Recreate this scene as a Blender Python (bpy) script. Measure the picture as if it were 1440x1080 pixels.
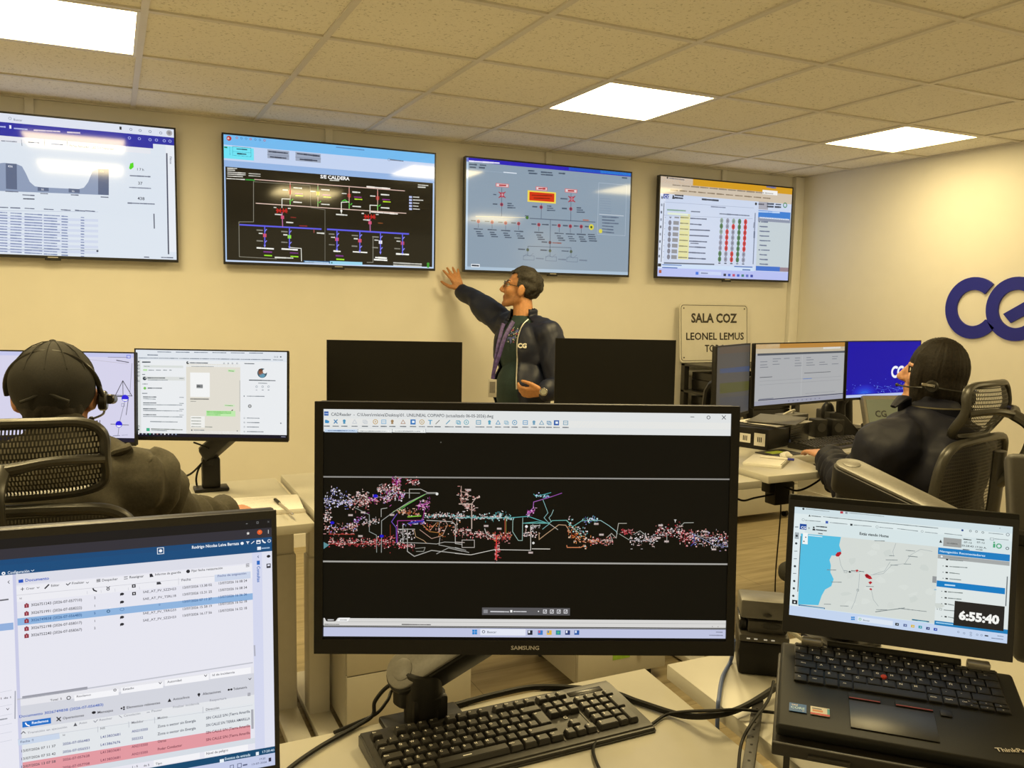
import bpy, bmesh, math, random
from mathutils import Vector, Matrix, noise
for _o in list(bpy.data.objects): bpy.data.objects.remove(_o, do_unlink=True)
SC = bpy.context.scene
COL = SC.collection
R_ = math.radians
rnd = random.Random(7)

# ------------------------------------------------------------------ camera
FPX = 1181.0                       # focal length in pixels of the 1440 x 1080 frame
PITCH, YAW, ROLL = -0.100580746, 0.445354866, 0.0178980484
CAM = Vector((0.0, 0.0, 1.45))
FW = Vector((math.sin(YAW)*math.cos(PITCH), math.cos(YAW)*math.cos(PITCH), math.sin(PITCH)))
_r = Vector((math.cos(YAW), -math.sin(YAW), 0)); _u = _r.cross(FW)
AX = _r*math.cos(ROLL) + _u*math.sin(ROLL)
BX = -_r*math.sin(ROLL) + _u*math.cos(ROLL)
cd = bpy.data.cameras.new('camera'); cam = bpy.data.objects.new('camera', cd); COL.objects.link(cam)
cd.sensor_fit = 'HORIZONTAL'; cd.sensor_width = 36.0; cd.lens = FPX/1440*36
cd.clip_start = 0.02; cd.clip_end = 60
_m = Matrix((AX, BX, -FW)).transposed().to_4x4(); _m.translation = CAM
cam.matrix_world = _m
SC.camera = cam

# ------------------------------------------------------------------ world, exposure
SC.view_settings.view_transform = 'Standard'; SC.view_settings.look = 'None'
SC.view_settings.gamma = 1.0; SC.view_settings.use_curve_mapping = False
SC.view_settings.exposure = 0.0
w = bpy.data.worlds.new('world'); SC.world = w; w.use_nodes = True
w.node_tree.nodes['Background'].inputs[0].default_value = (1.0, 0.785, 0.40, 1)
w.node_tree.nodes['Background'].inputs[1].default_value = 0.5
LAMP = (1.0, 0.79, 0.385); LAMP_STRENGTH = 26.0     # the ceiling panels are the only lamps of the room

# ------------------------------------------------------------------ measuring helpers (used to place and size real things)
def ray(px, py): return FW + AX*((px-720)/FPX) - BX*((py-540)/FPX)
def W(px, py, d): return CAM + ray(px, py)*d                  # point seen at that pixel, d metres deep
def hz(px, py, z):
    r = ray(px, py); return CAM + r*((z-CAM.z)/r.z)
def hy(px, py, y):
    r = ray(px, py); return CAM + r*(y/r.y)
def hx(px, py, x):
    r = ray(px, py); return CAM + r*(x/r.x)

# ------------------------------------------------------------------ materials
def lin(c):
    if isinstance(c, str):
        c = c.lstrip('#'); c = tuple(int(c[i:i+2], 16)/255 for i in (0, 2, 4))
    return tuple(v/12.92 if v <= 0.04045 else ((v+0.055)/1.055)**2.4 for v in c)
MATS = {}
def mat(name, col, rough=0.5, metal=0.0, spec=0.5, grain=0.0, gscale=60.0, bump=0.0, bscale=200.0, emit=None, estr=0.0, coat=0.0, sheen=0.0):
    """principled material whose colour carries a little procedural grain"""
    if name in MATS: return MATS[name]
    m = bpy.data.materials.new(name); m.use_nodes = True; nt = m.node_tree; b = nt.nodes['Principled BSDF']
    b.inputs['Base Color'].default_value = (*col, 1); b.inputs['Roughness'].default_value = rough
    b.inputs['Metallic'].default_value = metal; b.inputs['Specular IOR Level'].default_value = spec
    if coat: b.inputs['Coat Weight'].default_value = coat
    if sheen: b.inputs['Sheen Weight'].default_value = sheen
    if emit: b.inputs['Emission Color'].default_value = (*emit, 1); b.inputs['Emission Strength'].default_value = estr
    tc = nt.nodes.new('ShaderNodeTexCoord')
    if grain:
        n = nt.nodes.new('ShaderNodeTexNoise'); n.inputs['Scale'].default_value = gscale; n.inputs['Detail'].default_value = 3
        nt.links.new(tc.outputs['Object'], n.inputs['Vector'])
        r = nt.nodes.new('ShaderNodeValToRGB')
        r.color_ramp.elements[0].position = 0.3; r.color_ramp.elements[1].position = 0.7
        r.color_ramp.elements[0].color = (*[v*(1-grain) for v in col], 1); r.color_ramp.elements[1].color = (*[min(1, v*(1+grain)) for v in col], 1)
        nt.links.new(n.outputs['Fac'], r.inputs['Fac']); nt.links.new(r.outputs['Color'], b.inputs['Base Color'])
    if bump:
        n2 = nt.nodes.new('ShaderNodeTexNoise'); n2.inputs['Scale'].default_value = bscale; n2.inputs['Detail'].default_value = 4
        nt.links.new(tc.outputs['Object'], n2.inputs['Vector'])
        bp = nt.nodes.new('ShaderNodeBump'); bp.inputs['Strength'].default_value = bump; bp.inputs['Distance'].default_value = 0.002
        nt.links.new(n2.outputs['Fac'], bp.inputs['Height']); nt.links.new(bp.outputs['Normal'], b.inputs['Normal'])
    MATS[name] = m; return m
def screen_mat(name, rough, spec):
    m = bpy.data.materials.new(name); m.use_nodes = True; nt = m.node_tree; b = nt.nodes['Principled BSDF']
    b.inputs['Base Color'].default_value = (0.006, 0.006, 0.006, 1); b.inputs['Roughness'].default_value = rough
    b.inputs['Specular IOR Level'].default_value = spec
    a = nt.nodes.new('ShaderNodeAttribute'); a.attribute_name = 'Col'
    nt.links.new(a.outputs['Color'], b.inputs['Emission Color']); b.inputs['Emission Strength'].default_value = 1.0
    return m
M_TV = screen_mat('glossy_display', 0.07, 0.55)
M_LCD = screen_mat('matte_display', 0.33, 0.13)
M_BLACK = mat('black_plastic', (0.011, 0.010, 0.008), 0.42, spec=0.3, grain=0.15, gscale=400)
M_BLACKG = mat('black_gloss', (0.010, 0.009, 0.008), 0.25, grain=0.1, gscale=200)
M_DARK = mat('dark_grey_plastic', (0.032, 0.030, 0.026), 0.5, grain=0.12, gscale=300, bump=0.1, bscale=900)
M_GREY = mat('grey_plastic', (0.16, 0.155, 0.14), 0.45, grain=0.08, gscale=200)
M_COVER = mat('arm_cover_grey', (0.19, 0.183, 0.165), 0.38, grain=0.08, gscale=200)
M_WHITE = mat('white_melamine', (0.51, 0.49, 0.425), 0.32, grain=0.015, gscale=30)
M_WMETAL = mat('white_metal', (0.74, 0.72, 0.66), 0.38, grain=0.02, gscale=30)
M_STEEL = mat('steel', (0.55, 0.54, 0.5), 0.3, metal=1.0, grain=0.06, gscale=150)
M_CHROME = mat('chrome', (0.75, 0.74, 0.7), 0.15, metal=1.0, grain=0.03, gscale=100)
M_CABLE = mat('black_cable', (0.008, 0.0075, 0.006), 0.5, spec=0.25, grain=0.1, gscale=100)
M_PAPER = mat('paper', (0.80, 0.78, 0.72), 0.75, grain=0.03, gscale=80)

# ------------------------------------------------------------------ mesh builder
class MB:
    def __init__(s): s.bm = bmesh.new(); s.mats = []
    def mi(s, m):
        if m is None: m = M_BLACK
        if m not in s.mats: s.mats.append(m)
        return s.mats.index(m)
    def merge(s, bm2, m, smooth=None):
        i = s.mi(m)
        for f in bm2.faces:
            f.material_index = i
            if smooth is not None: f.smooth = smooth
        me = bpy.data.meshes.new('tmp'); bm2.to_mesh(me); bm2.free(); s.bm.from_mesh(me); bpy.data.meshes.remove(me)
    def box(s, c, d, m=None, bev=0.0, rot=None, seg=2):
        b = bmesh.new(); bmesh.ops.create_cube(b, size=1.0)
        bmesh.ops.scale(b, vec=Vector(d), verts=b.verts)
        if bev: bmesh.ops.bevel(b, geom=list(b.edges), offset=min(bev, min(d)*0.49), segments=seg, profile=0.5, affect='EDGES')
        if rot is not None: bmesh.ops.transform(b, matrix=rot.to_4x4(), verts=b.verts)
        bmesh.ops.translate(b, vec=Vector(c), verts=b.verts); s.merge(b, m, bool(bev)); return s
    def cyl(s, p0, p1, r0, r1=None, m=None, seg=20, cap=True, bev=0.0):
        r1 = r0 if r1 is None else r1; p0 = Vector(p0); p1 = Vector(p1); ax = (p1-p0).normalized()
        t = ax.orthogonal().normalized(); u = ax.cross(t); b = bmesh.new()
        rings = [(p0, r0), (p1, r1)]
        if bev: rings = [(p0, r0-bev), (p0+ax*bev, r0), (p1-ax*bev, r1), (p1, r1-bev)]
        vs = [[b.verts.new(p + t*(r*math.cos(2*math.pi*k/seg)) + u*(r*math.sin(2*math.pi*k/seg))) for k in range(seg)] for p, r in rings]
        for a, c in zip(vs, vs[1:]):
            for k in range(seg): b.faces.new((a[k], a[(k+1) % seg], c[(k+1) % seg], c[k]))
        if cap: b.faces.new(vs[0][::-1]); b.faces.new(vs[-1])
        for f in b.faces: f.smooth = len(f.verts) == 4
        s.merge(b, m); return s
    def ell(s, c, r, m=None, rot=None, u=24, v=16):
        b = bmesh.new(); bmesh.ops.create_uvsphere(b, u_segments=u, v_segments=v, radius=1.0)
        bmesh.ops.scale(b, vec=Vector(r), verts=b.verts)
        if rot is not None: bmesh.ops.transform(b, matrix=rot.to_4x4(), verts=b.verts)
        bmesh.ops.translate(b, vec=Vector(c), verts=b.verts); s.merge(b, m, True); return s
    def tube(s, pts, r, m=None, seg=10, sub=6, flat=None, closed=False, cap=True):
        """round (or flattened) tube along a smoothed path; r may be a list; flat=(width factor, up vector)"""
        P = [Vector(p) for p in pts]; rs = list(r) if isinstance(r, (list, tuple)) else [r]*len(P)
        if sub > 1 and len(P) > 2:
            Q = []; S = []; n = len(P); last = n if closed else n-1
            for i in range(last):
                if closed: a, b_, c_, d_ = P[(i-1) % n], P[i], P[(i+1) % n], P[(i+2) % n]
                else: a, b_, c_, d_ = P[max(i-1, 0)], P[i], P[i+1], P[min(i+2, n-1)]
                for k in range(sub):
                    t = k/sub
                    Q.append(0.5*((2*b_) + (c_-a)*t + (2*a-5*b_+4*c_-d_)*t*t + (-a+3*b_-3*c_+d_)*t**3))
                    S.append(rs[i]*(1-t) + rs[(i+1) % n]*t)
            if not closed: Q.append(P[-1]); S.append(rs[-1])
            P, rs = Q, S
        n = len(P); b = bmesh.new(); vs = []; nrm = None
        for i in range(n):
            if closed: tg = (P[(i+1) % n]-P[i-1]).normalized()
            else: tg = (P[min(i+1, n-1)]-P[max(i-1, 0)]).normalized()
            if flat: 
                up = Vector(flat[1]); nrm = (up - tg*up.dot(tg)).normalized()
            elif nrm is None: nrm = tg.orthogonal().normalized()
            else: nrm = (nrm - tg*nrm.dot(tg)).normalized()
            bi = tg.cross(nrm); fw = flat[0] if flat else 1.0
            vs.append([b.verts.new(P[i] + nrm*(rs[i]*math.cos(2*math.pi*k/seg)) + bi*(rs[i]*fw*math.sin(2*math.pi*k/seg))) for k in range(seg)])
        for i in range(n if closed else n-1):
            a, c = vs[i], vs[(i+1) % n]
            for k in range(seg): b.faces.new((a[k], a[(k+1) % seg], c[(k+1) % seg], c[k])).smooth = True
        if cap and not closed: b.faces.new(vs[0][::-1]); b.faces.new(vs[-1])
        s.merge(b, m); return s
    def prism(s, out, y0, y1, m=None, bev=0.0, axes='xz', hole=None, smooth=False):
        """outline in the x-z plane (or x-y) pushed from y0 to y1 (z0 to z1)"""
        b = bmesh.new()
        mk = (lambda p, q: Vector((p[0], q, p[1]))) if axes == 'xz' else (lambda p, q: Vector((p[0], p[1], q)))
        if hole:
            n = len(out); A = [b.verts.new(mk(p, y0)) for p in out]; B = [b.verts.new(mk(p, y0)) for p in hole]
            A1 = [b.verts.new(mk(p, y1)) for p in out]; B1 = [b.verts.new(mk(p, y1)) for p in hole]
            for k in range(n):
                j = (k+1) % n
                b.faces.new((A[k], A[j], B[j], B[k])); b.faces.new((A1[k], B1[k], B1[j], A1[j]))
                b.faces.new((A[k], A1[k], A1[j], A[j])); b.faces.new((B[k], B[j], B1[j], B1[k]))
        else:
            A = [b.verts.new(mk(p, y0)) for p in out]; A1 = [b.verts.new(mk(p, y1)) for p in out]; n = len(out)
            b.faces.new(A); b.faces.new(A1[::-1])
            for k in range(n): b.faces.new((A[k], A1[k], A1[(k+1) % n], A[(k+1) % n])).smooth = smooth
        bmesh.ops.recalc_face_normals(b, faces=b.faces)
        if bev: bmesh.ops.bevel(b, geom=[e for e in b.edges if e.is_manifold and e.calc_face_angle(0) > 0.5], offset=bev, segments=2, profile=0.5, affect='EDGES')
        s.merge(b, m, smooth or bool(bev)); return s
    def quad(s, pts, m=None):
        b = bmesh.new(); b.faces.new([b.verts.new(Vector(p)) for p in pts]); s.merge(b, m); return s
    def grid(s, rows, m=None, smooth=True, closed=False):
        b = bmesh.new(); vs = [[b.verts.new(Vector(p)) for p in r] for r in rows]
        for a, c in zip(vs, vs[1:]):
            n = len(a)
            for k in range(n if closed else n-1): b.faces.new((a[k], a[(k+1) % n], c[(k+1) % n], c[k]))
        s.merge(b, m, smooth); return s
    def text(s, body, M4, size, m=None, bold=0.0, align='CENTER', squash=1.0, depth=0.0):
        me = text_mesh(body, bold, align); b = bmesh.new(); b.from_mesh(me)
        bmesh.ops.scale(b, vec=Vector((size*squash, size, 1)), verts=b.verts)
        if depth:
            g = bmesh.ops.extrude_face_region(b, geom=list(b.faces)); bmesh.ops.translate(b, vec=(0, 0, depth), verts=[v for v in g['geom'] if isinstance(v, bmesh.types.BMVert)])
        bmesh.ops.transform(b, matrix=M4, verts=b.verts); s.merge(b, m); return s
    def done(s, name, parent=None, auto=35):
        me = bpy.data.meshes.new(name); s.bm.to_mesh(me); s.bm.free()
        for m in s.mats: me.materials.append(m)
        if auto and any(p.use_smooth for p in me.polygons):
            try: me.set_sharp_from_angle(angle=R_(auto))
            except Exception: pass
        o = bpy.data.objects.new(name, me); COL.objects.link(o)
        if parent is not None: o.parent = parent
        return o
_TXT = {}
def text_mesh(body, bold=0.0, align='LEFT'):
    """mesh of a line of lettering, cap height about 0.7 of the size, baseline at y = 0"""
    k = (body, bold, align)
    if k not in _TXT:
        cu = bpy.data.curves.new('lettering', 'FONT'); cu.body = body; cu.size = 1.0; cu.align_x = align; cu.resolution_u = 2
        cu.offset = bold; cu.fill_mode = 'BOTH' if hasattr(cu, 'fill_mode') else cu.fill_mode
        o = bpy.data.objects.new('lettering', cu); COL.objects.link(o)
        _TXT[k] = bpy.data.meshes.new_from_object(o)
        bpy.data.objects.remove(o); bpy.data.curves.remove(cu)
    return _TXT[k]

# ------------------------------------------------------------------ things
def tag(o, label, cat, group=None):
    o['label'] = label; o['category'] = cat
    if group: o['group'] = group
    return o
def thing(name, label, cat, loc=(0, 0, 0), rotz=0.0, group=None, M=None):
    o = bpy.data.objects.new(name, None); COL.objects.link(o); o.empty_display_size = 0.1
    if M is not None: o.matrix_world = M
    else: o.location = loc; o.rotation_euler = (0, 0, rotz)
    return tag(o, label, cat, group)
def struct(o): o['kind'] = 'structure'; return o
def frame(o, X, Z):
    """matrix with local x = X, local z ~ Z, origin o"""
    X = Vector(X).normalized(); Y = Vector(Z).cross(X).normalized(); Zn = X.cross(Y)
    m = Matrix((X, Y, Zn)).transposed().to_4x4(); m.translation = Vector(o); return m
def copy_tree(o, parent=None):
    c = o.copy(); COL.objects.link(c)
    if parent is not None: c.parent = parent
    for ch in list(o.children): copy_tree(ch, c)
    return c
def cable(name, label, pts, r=0.004, m=None, group=None, sub=8):
    b = MB(); b.tube(pts, r, m or M_CABLE, seg=8, sub=sub); return tag(b.done(name), label, 'cable', group)
# ================================================================== the room
XL, XR, YF, YB, ZC = -2.6, 4.644, -2.4, 4.814, 2.384
wall_m = mat('wall_paint', (0.80, 0.775, 0.70), 0.6, grain=0.012, gscale=8, bump=0.05, bscale=300)
def tile_mat():
    m = bpy.data.materials.new('mineral_ceiling_tile'); m.use_nodes = True; nt = m.node_tree; b = nt.nodes['Principled BSDF']
    b.inputs['Roughness'].default_value = 0.9; b.inputs['Specular IOR Level'].default_value = 0.2
    tc = nt.nodes.new('ShaderNodeTexCoord')
    n = nt.nodes.new('ShaderNodeTexNoise'); n.inputs['Scale'].default_value = 95; n.inputs['Detail'].default_value = 3; n.inputs['Roughness'].default_value = 0.6
    r = nt.nodes.new('ShaderNodeValToRGB'); r.color_ramp.elements[0].position = 0.30; r.color_ramp.elements[1].position = 0.42
    r.color_ramp.elements[0].color = (0.46, 0.44, 0.37, 1); r.color_ramp.elements[1].color = (0.86, 0.83, 0.75, 1)
    nt.links.new(tc.outputs['Object'], n.inputs['Vector']); nt.links.new(n.outputs['Fac'], r.inputs['Fac'])
    nt.links.new(r.outputs['Color'], b.inputs['Base Color'])
    bp = nt.nodes.new('ShaderNodeBump'); bp.inputs['Strength'].default_value = 0.5; bp.inputs['Distance'].default_value = 0.003
    nt.links.new(n.outputs['Fac'], bp.inputs['Height']); nt.links.new(bp.outputs['Normal'], b.inputs['Normal'])
    return m
def floor_mat():
    m = bpy.data.materials.new('wood_vinyl_floor'); m.use_nodes = True; nt = m.node_tree; b = nt.nodes['Principled BSDF']
    b.inputs['Roughness'].default_value = 0.45
    tc = nt.nodes.new('ShaderNodeTexCoord'); mp = nt.nodes.new('ShaderNodeMapping'); mp.inputs['Rotation'].default_value = (0, 0, 0)
    mp.inputs['Scale'].default_value = (1, 12, 1)
    nt.links.new(tc.outputs['Object'], mp.inputs['Vector'])
    n = nt.nodes.new('ShaderNodeTexNoise'); n.inputs['Scale'].default_value = 2.2; n.inputs['Detail'].default_value = 6; n.inputs['Distortion'].default_value = 0.6
    nt.links.new(mp.outputs['Vector'], n.inputs['Vector'])
    r = nt.nodes.new('ShaderNodeValToRGB'); r.color_ramp.elements[0].position = 0.3; r.color_ramp.elements[1].position = 0.75
    r.color_ramp.elements[0].color = (0.33, 0.265, 0.15, 1); r.color_ramp.elements[1].color = (0.54, 0.45, 0.28, 1)
    nt.links.new(n.outputs['Fac'], r.inputs['Fac'])
    br = nt.nodes.new('ShaderNodeTexBrick'); br.inputs['Scale'].default_value = 1.0; br.inputs['Brick Width'].default_value = 1.2; br.inputs['Row Height'].default_value = 0.18
    br.inputs['Mortar Size'].default_value = 0.0015; br.inputs['Color1'].default_value = (1, 1, 1, 1); br.inputs['Color2'].default_value = (0.86, 0.86, 0.86, 1); br.inputs['Mortar'].default_value = (0.45, 0.45, 0.45, 1)
    nt.links.new(tc.outputs['Object'], br.inputs['Vector'])
    mx = nt.nodes.new('ShaderNodeMixRGB'); mx.blend_type = 'MULTIPLY'; mx.inputs[0].default_value = 1
    nt.links.new(r.outputs['Color'], mx.inputs[1]); nt.links.new(br.outputs['Color'], mx.inputs[2]); nt.links.new(mx.outputs[0], b.inputs['Base Color'])
    return m
T = 0.1
def slab(name, a, b, m): 
    q = MB(); q.box([(a[i]+b[i])/2 for i in range(3)], [b[i]-a[i] for i in range(3)], m); return struct(q.done(name))
slab('floor', (XL-T, YF-T, -T), (XR+T, YB+T, 0), floor_mat())
slab('wall_back', (XL-T, YB, 0), (XR+T, YB+T, ZC+T), wall_m)
slab('wall_right', (XR, YF, 0), (XR+T, YB, ZC+T), wall_m)
slab('wall_left', (XL-T, YF, 0), (XL, YB, ZC+T), wall_m)
# ceiling: mineral tiles in a white T-bar grid, with openings where the light panels sit
GX, GY, TS = 0.127, 4.341, 0.6
LIGHTS = [(-1, 1), (3, 1), (6, 1), (-1, 3), (2, 4), (6, 6), (-4, 5)]     # (column, row) of each lit tile; the last is unseen, added as fill light
def tile_rect(i, j): return (GX+TS*i, GX+TS*(i+1), GY-TS*(j+1), GY-TS*j)
b = MB(); tm = tile_mat(); bar = mat('grid_bar', (0.66, 0.63, 0.57), 0.45, grain=0.02, gscale=40)
xs = [XL] + [GX+TS*i for i in range(-4, 8)] + [XR]; ys = [YF] + [GY-TS*j for j in range(11, -1, -1)] + [YB]
lit = {(round(GX+TS*i, 3), round(GY-TS*(j+1), 3)) for i, j in LIGHTS}
for x0, x1 in zip(xs, xs[1:]):
    for y0, y1 in zip(ys, ys[1:]):
        if (round(x0, 3), round(y0, 3)) in lit: continue
        b.quad([(x0, y0, ZC), (x0, y1, ZC), (x1, y1, ZC), (x1, y0, ZC)], tm)
for x in xs[1:-1]: b.box((x, (YF+YB)/2, ZC-0.003), (0.024, YB-YF, 0.008), bar)
for y in ys[1:-1]: b.box(((XL+XR)/2, y, ZC-0.003), (XR-XL, 0.024, 0.0078), bar)
b.box(((XL+XR)/2, (YF+YB)/2, ZC+0.13), (XR-XL, YB-YF, 0.02), wall_m)
for x, y, dx, dy in ((XL, 0, 1, 0), (XR, 0, -1, 0)): b.box((x+dx*0.011, (YF+YB)/2, ZC-0.003), (0.022, YB-YF, 0.007), bar)
for y, s in ((YB, -1), (YF, 1)): b.box(((XL+XR)/2, y+s*0.011, ZC-0.003), (XR-XL, 0.022, 0.007), bar)
struct(b.done('ceiling'))
lamp_m = mat('lit_diffuser', (0.9, 0.9, 0.88), 0.6, emit=LAMP, estr=LAMP_STRENGTH, grain=0.01)
dimmed_lamp_m = mat('dimmed_lit_diffuser', (0.9, 0.9, 0.88), 0.6, emit=LAMP, estr=LAMP_STRENGTH*0.56, grain=0.01)  # right panel turned down on purpose to soften the bright spot on its wall
LLAB = ['square lit ceiling panel at the upper left above the dashboard television', 'square lit ceiling panel in the middle above the standing man',
        'square lit ceiling panel on the right near the logo wall']
for n, (i, j) in enumerate(LIGHTS):
    x0, x1, y0, y1 = tile_rect(i, j); cx, cy = (x0+x1)/2, (y0+y1)/2
    if n < 3: lab = LLAB[n]
    elif n > 5: lab = 'unseen lit ceiling panel by the left wall, added to brighten that side'
    else: lab = 'square lit ceiling panel of the %s row from the television wall, %s column' % ('second' if n < 6 else 'third', ('left', 'middle', 'right')[n % 3])
    t = thing('ceiling_light', lab, 'ceiling light', (cx, cy, ZC-0.008), 0, 'lit ceiling panels')
    q = MB(); h = 0.288; o = [(-h, -h), (h, -h), (h, h), (-h, h)]; k = 0.276; ih = [(-k, -k), (k, -k), (k, k), (-k, k)]
    q.prism(o, 0.0, 0.06, M_WMETAL, axes='xy', hole=ih); q.box((0, 0, 0.055), (2*h, 2*h, 0.006), M_WMETAL); q.done('frame', t)
    q = MB(); q.quad([(-k, -k, 0.003), (-k, k, 0.003), (k, k, 0.003), (k, -k, 0.003)], dimmed_lamp_m if (i, j) == (6, 1) else lamp_m); q.done('diffuser', t)
# baseboards and cable trunking
skirt = mat('white_skirting', (0.78, 0.76, 0.70), 0.4, grain=0.02, gscale=20)
slab('baseboard_back', (XL, YB-0.012, 0), (XR, YB, 0.075), skirt)
slab('baseboard_right', (XR-0.012, YF, 0), (XR, YB-0.012, 0.075), skirt)
slab('baseboard_left', (XL, YF, 0), (XL+0.012, YB-0.012, 0.075), skirt)
for n, x in enumerate((-0.345, 1.115, 2.508, 3.905)):
    q = MB(); q.box((x+0.012, YB-0.009, (1.9+ZC)/2), (0.04, 0.018, ZC-1.9-0.01), skirt, bev=0.003); struct(q.done('trim_%d' % (n+1)))
q = MB(); q.box((4.60, YB-0.02, ZC/2), (0.085, 0.04, ZC-0.012), skirt, bev=0.004); struct(q.done('trim_5'))
# blue logo lettering on the right wall
blue = mat('logo_blue', (0.012, 0.016, 0.30), 0.5, grain=0.03, gscale=40)
# the letters sit 12 mm proud of the wall; x runs along -y of the room
def ring_arc(q, cx, cz, r0, r1, a0, a1, sx, n=40):
    """arc band between radii, angles in degrees measured in the wall plane (u along -y, v up)"""
    out = []
    for k in range(n+1):
        a = R_(a0+(a1-a0)*k/n); out.append((cx+r1*math.cos(a)*sx, cz+r1*math.sin(a)))
    inn = []
    for k in range(n+1):
        a = R_(a0+(a1-a0)*k/n); inn.append((cx+r0*math.cos(a)*sx, cz+r0*math.sin(a)))
    for k in range(n): 
        p = [out[k], out[k+1], inn[k+1], inn[k]]
        q.bm.faces.ensure_lookup_table()
        vs0 = [q.bm.verts.new((0.0, -u, v)) for u, v in p]; vs1 = [q.bm.verts.new((-0.012, -u, v)) for u, v in p]
        i = q.mi(blue)
        for f in ((vs0[0], vs0[1], vs0[2], vs0[3]), (vs1[3], vs1[2], vs1[1], vs1[0]), (vs0[1], vs0[0], vs1[0], vs1[1]), (vs0[3], vs0[2], vs1[2], vs1[3])): q.bm.faces.new(f).material_index = i
        if k == 0: q.bm.faces.new((vs0[0], vs0[3], vs1[3], vs1[0])).material_index = i
        if k == n-1: q.bm.faces.new((vs0[2], vs0[1], vs1[1], vs1[2])).material_index = i
def lp(px, py): 
    h = hx(px, py, XR-0.012); return (-h.y, h.z)
lg = thing('wall_logo', 'large blue wall lettering on the right wall above the woman', 'logo', (XR-0.0005, 0, 0))
q = MB()
ring_arc(q, -3.357, 1.447, 0.107, 0.183, 50, 322, 1)
ring_arc(q, -3.092, 1.446, 0.108, 0.182, 52, 338, 1)
A_, B_, C_, D_ = (-3.165, 1.416), (-3.117, 1.366), (-2.95, 1.462), (-2.985, 1.522)
vs0 = [q.bm.verts.new((0.0, -u, v)) for u, v in (A_, B_, C_, D_)]; vs1 = [q.bm.verts.new((-0.012, -u, v)) for u, v in (A_, B_, C_, D_)]
i = q.mi(blue)
for k in range(4): q.bm.faces.new((vs0[k], vs1[k], vs1[(k+1) % 4], vs0[(k+1) % 4])).material_index = i
q.bm.faces.new(vs1).material_index = i
bmesh.ops.recalc_face_normals(q.bm, faces=q.bm.faces)
q.done('lettering', lg)
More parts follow.
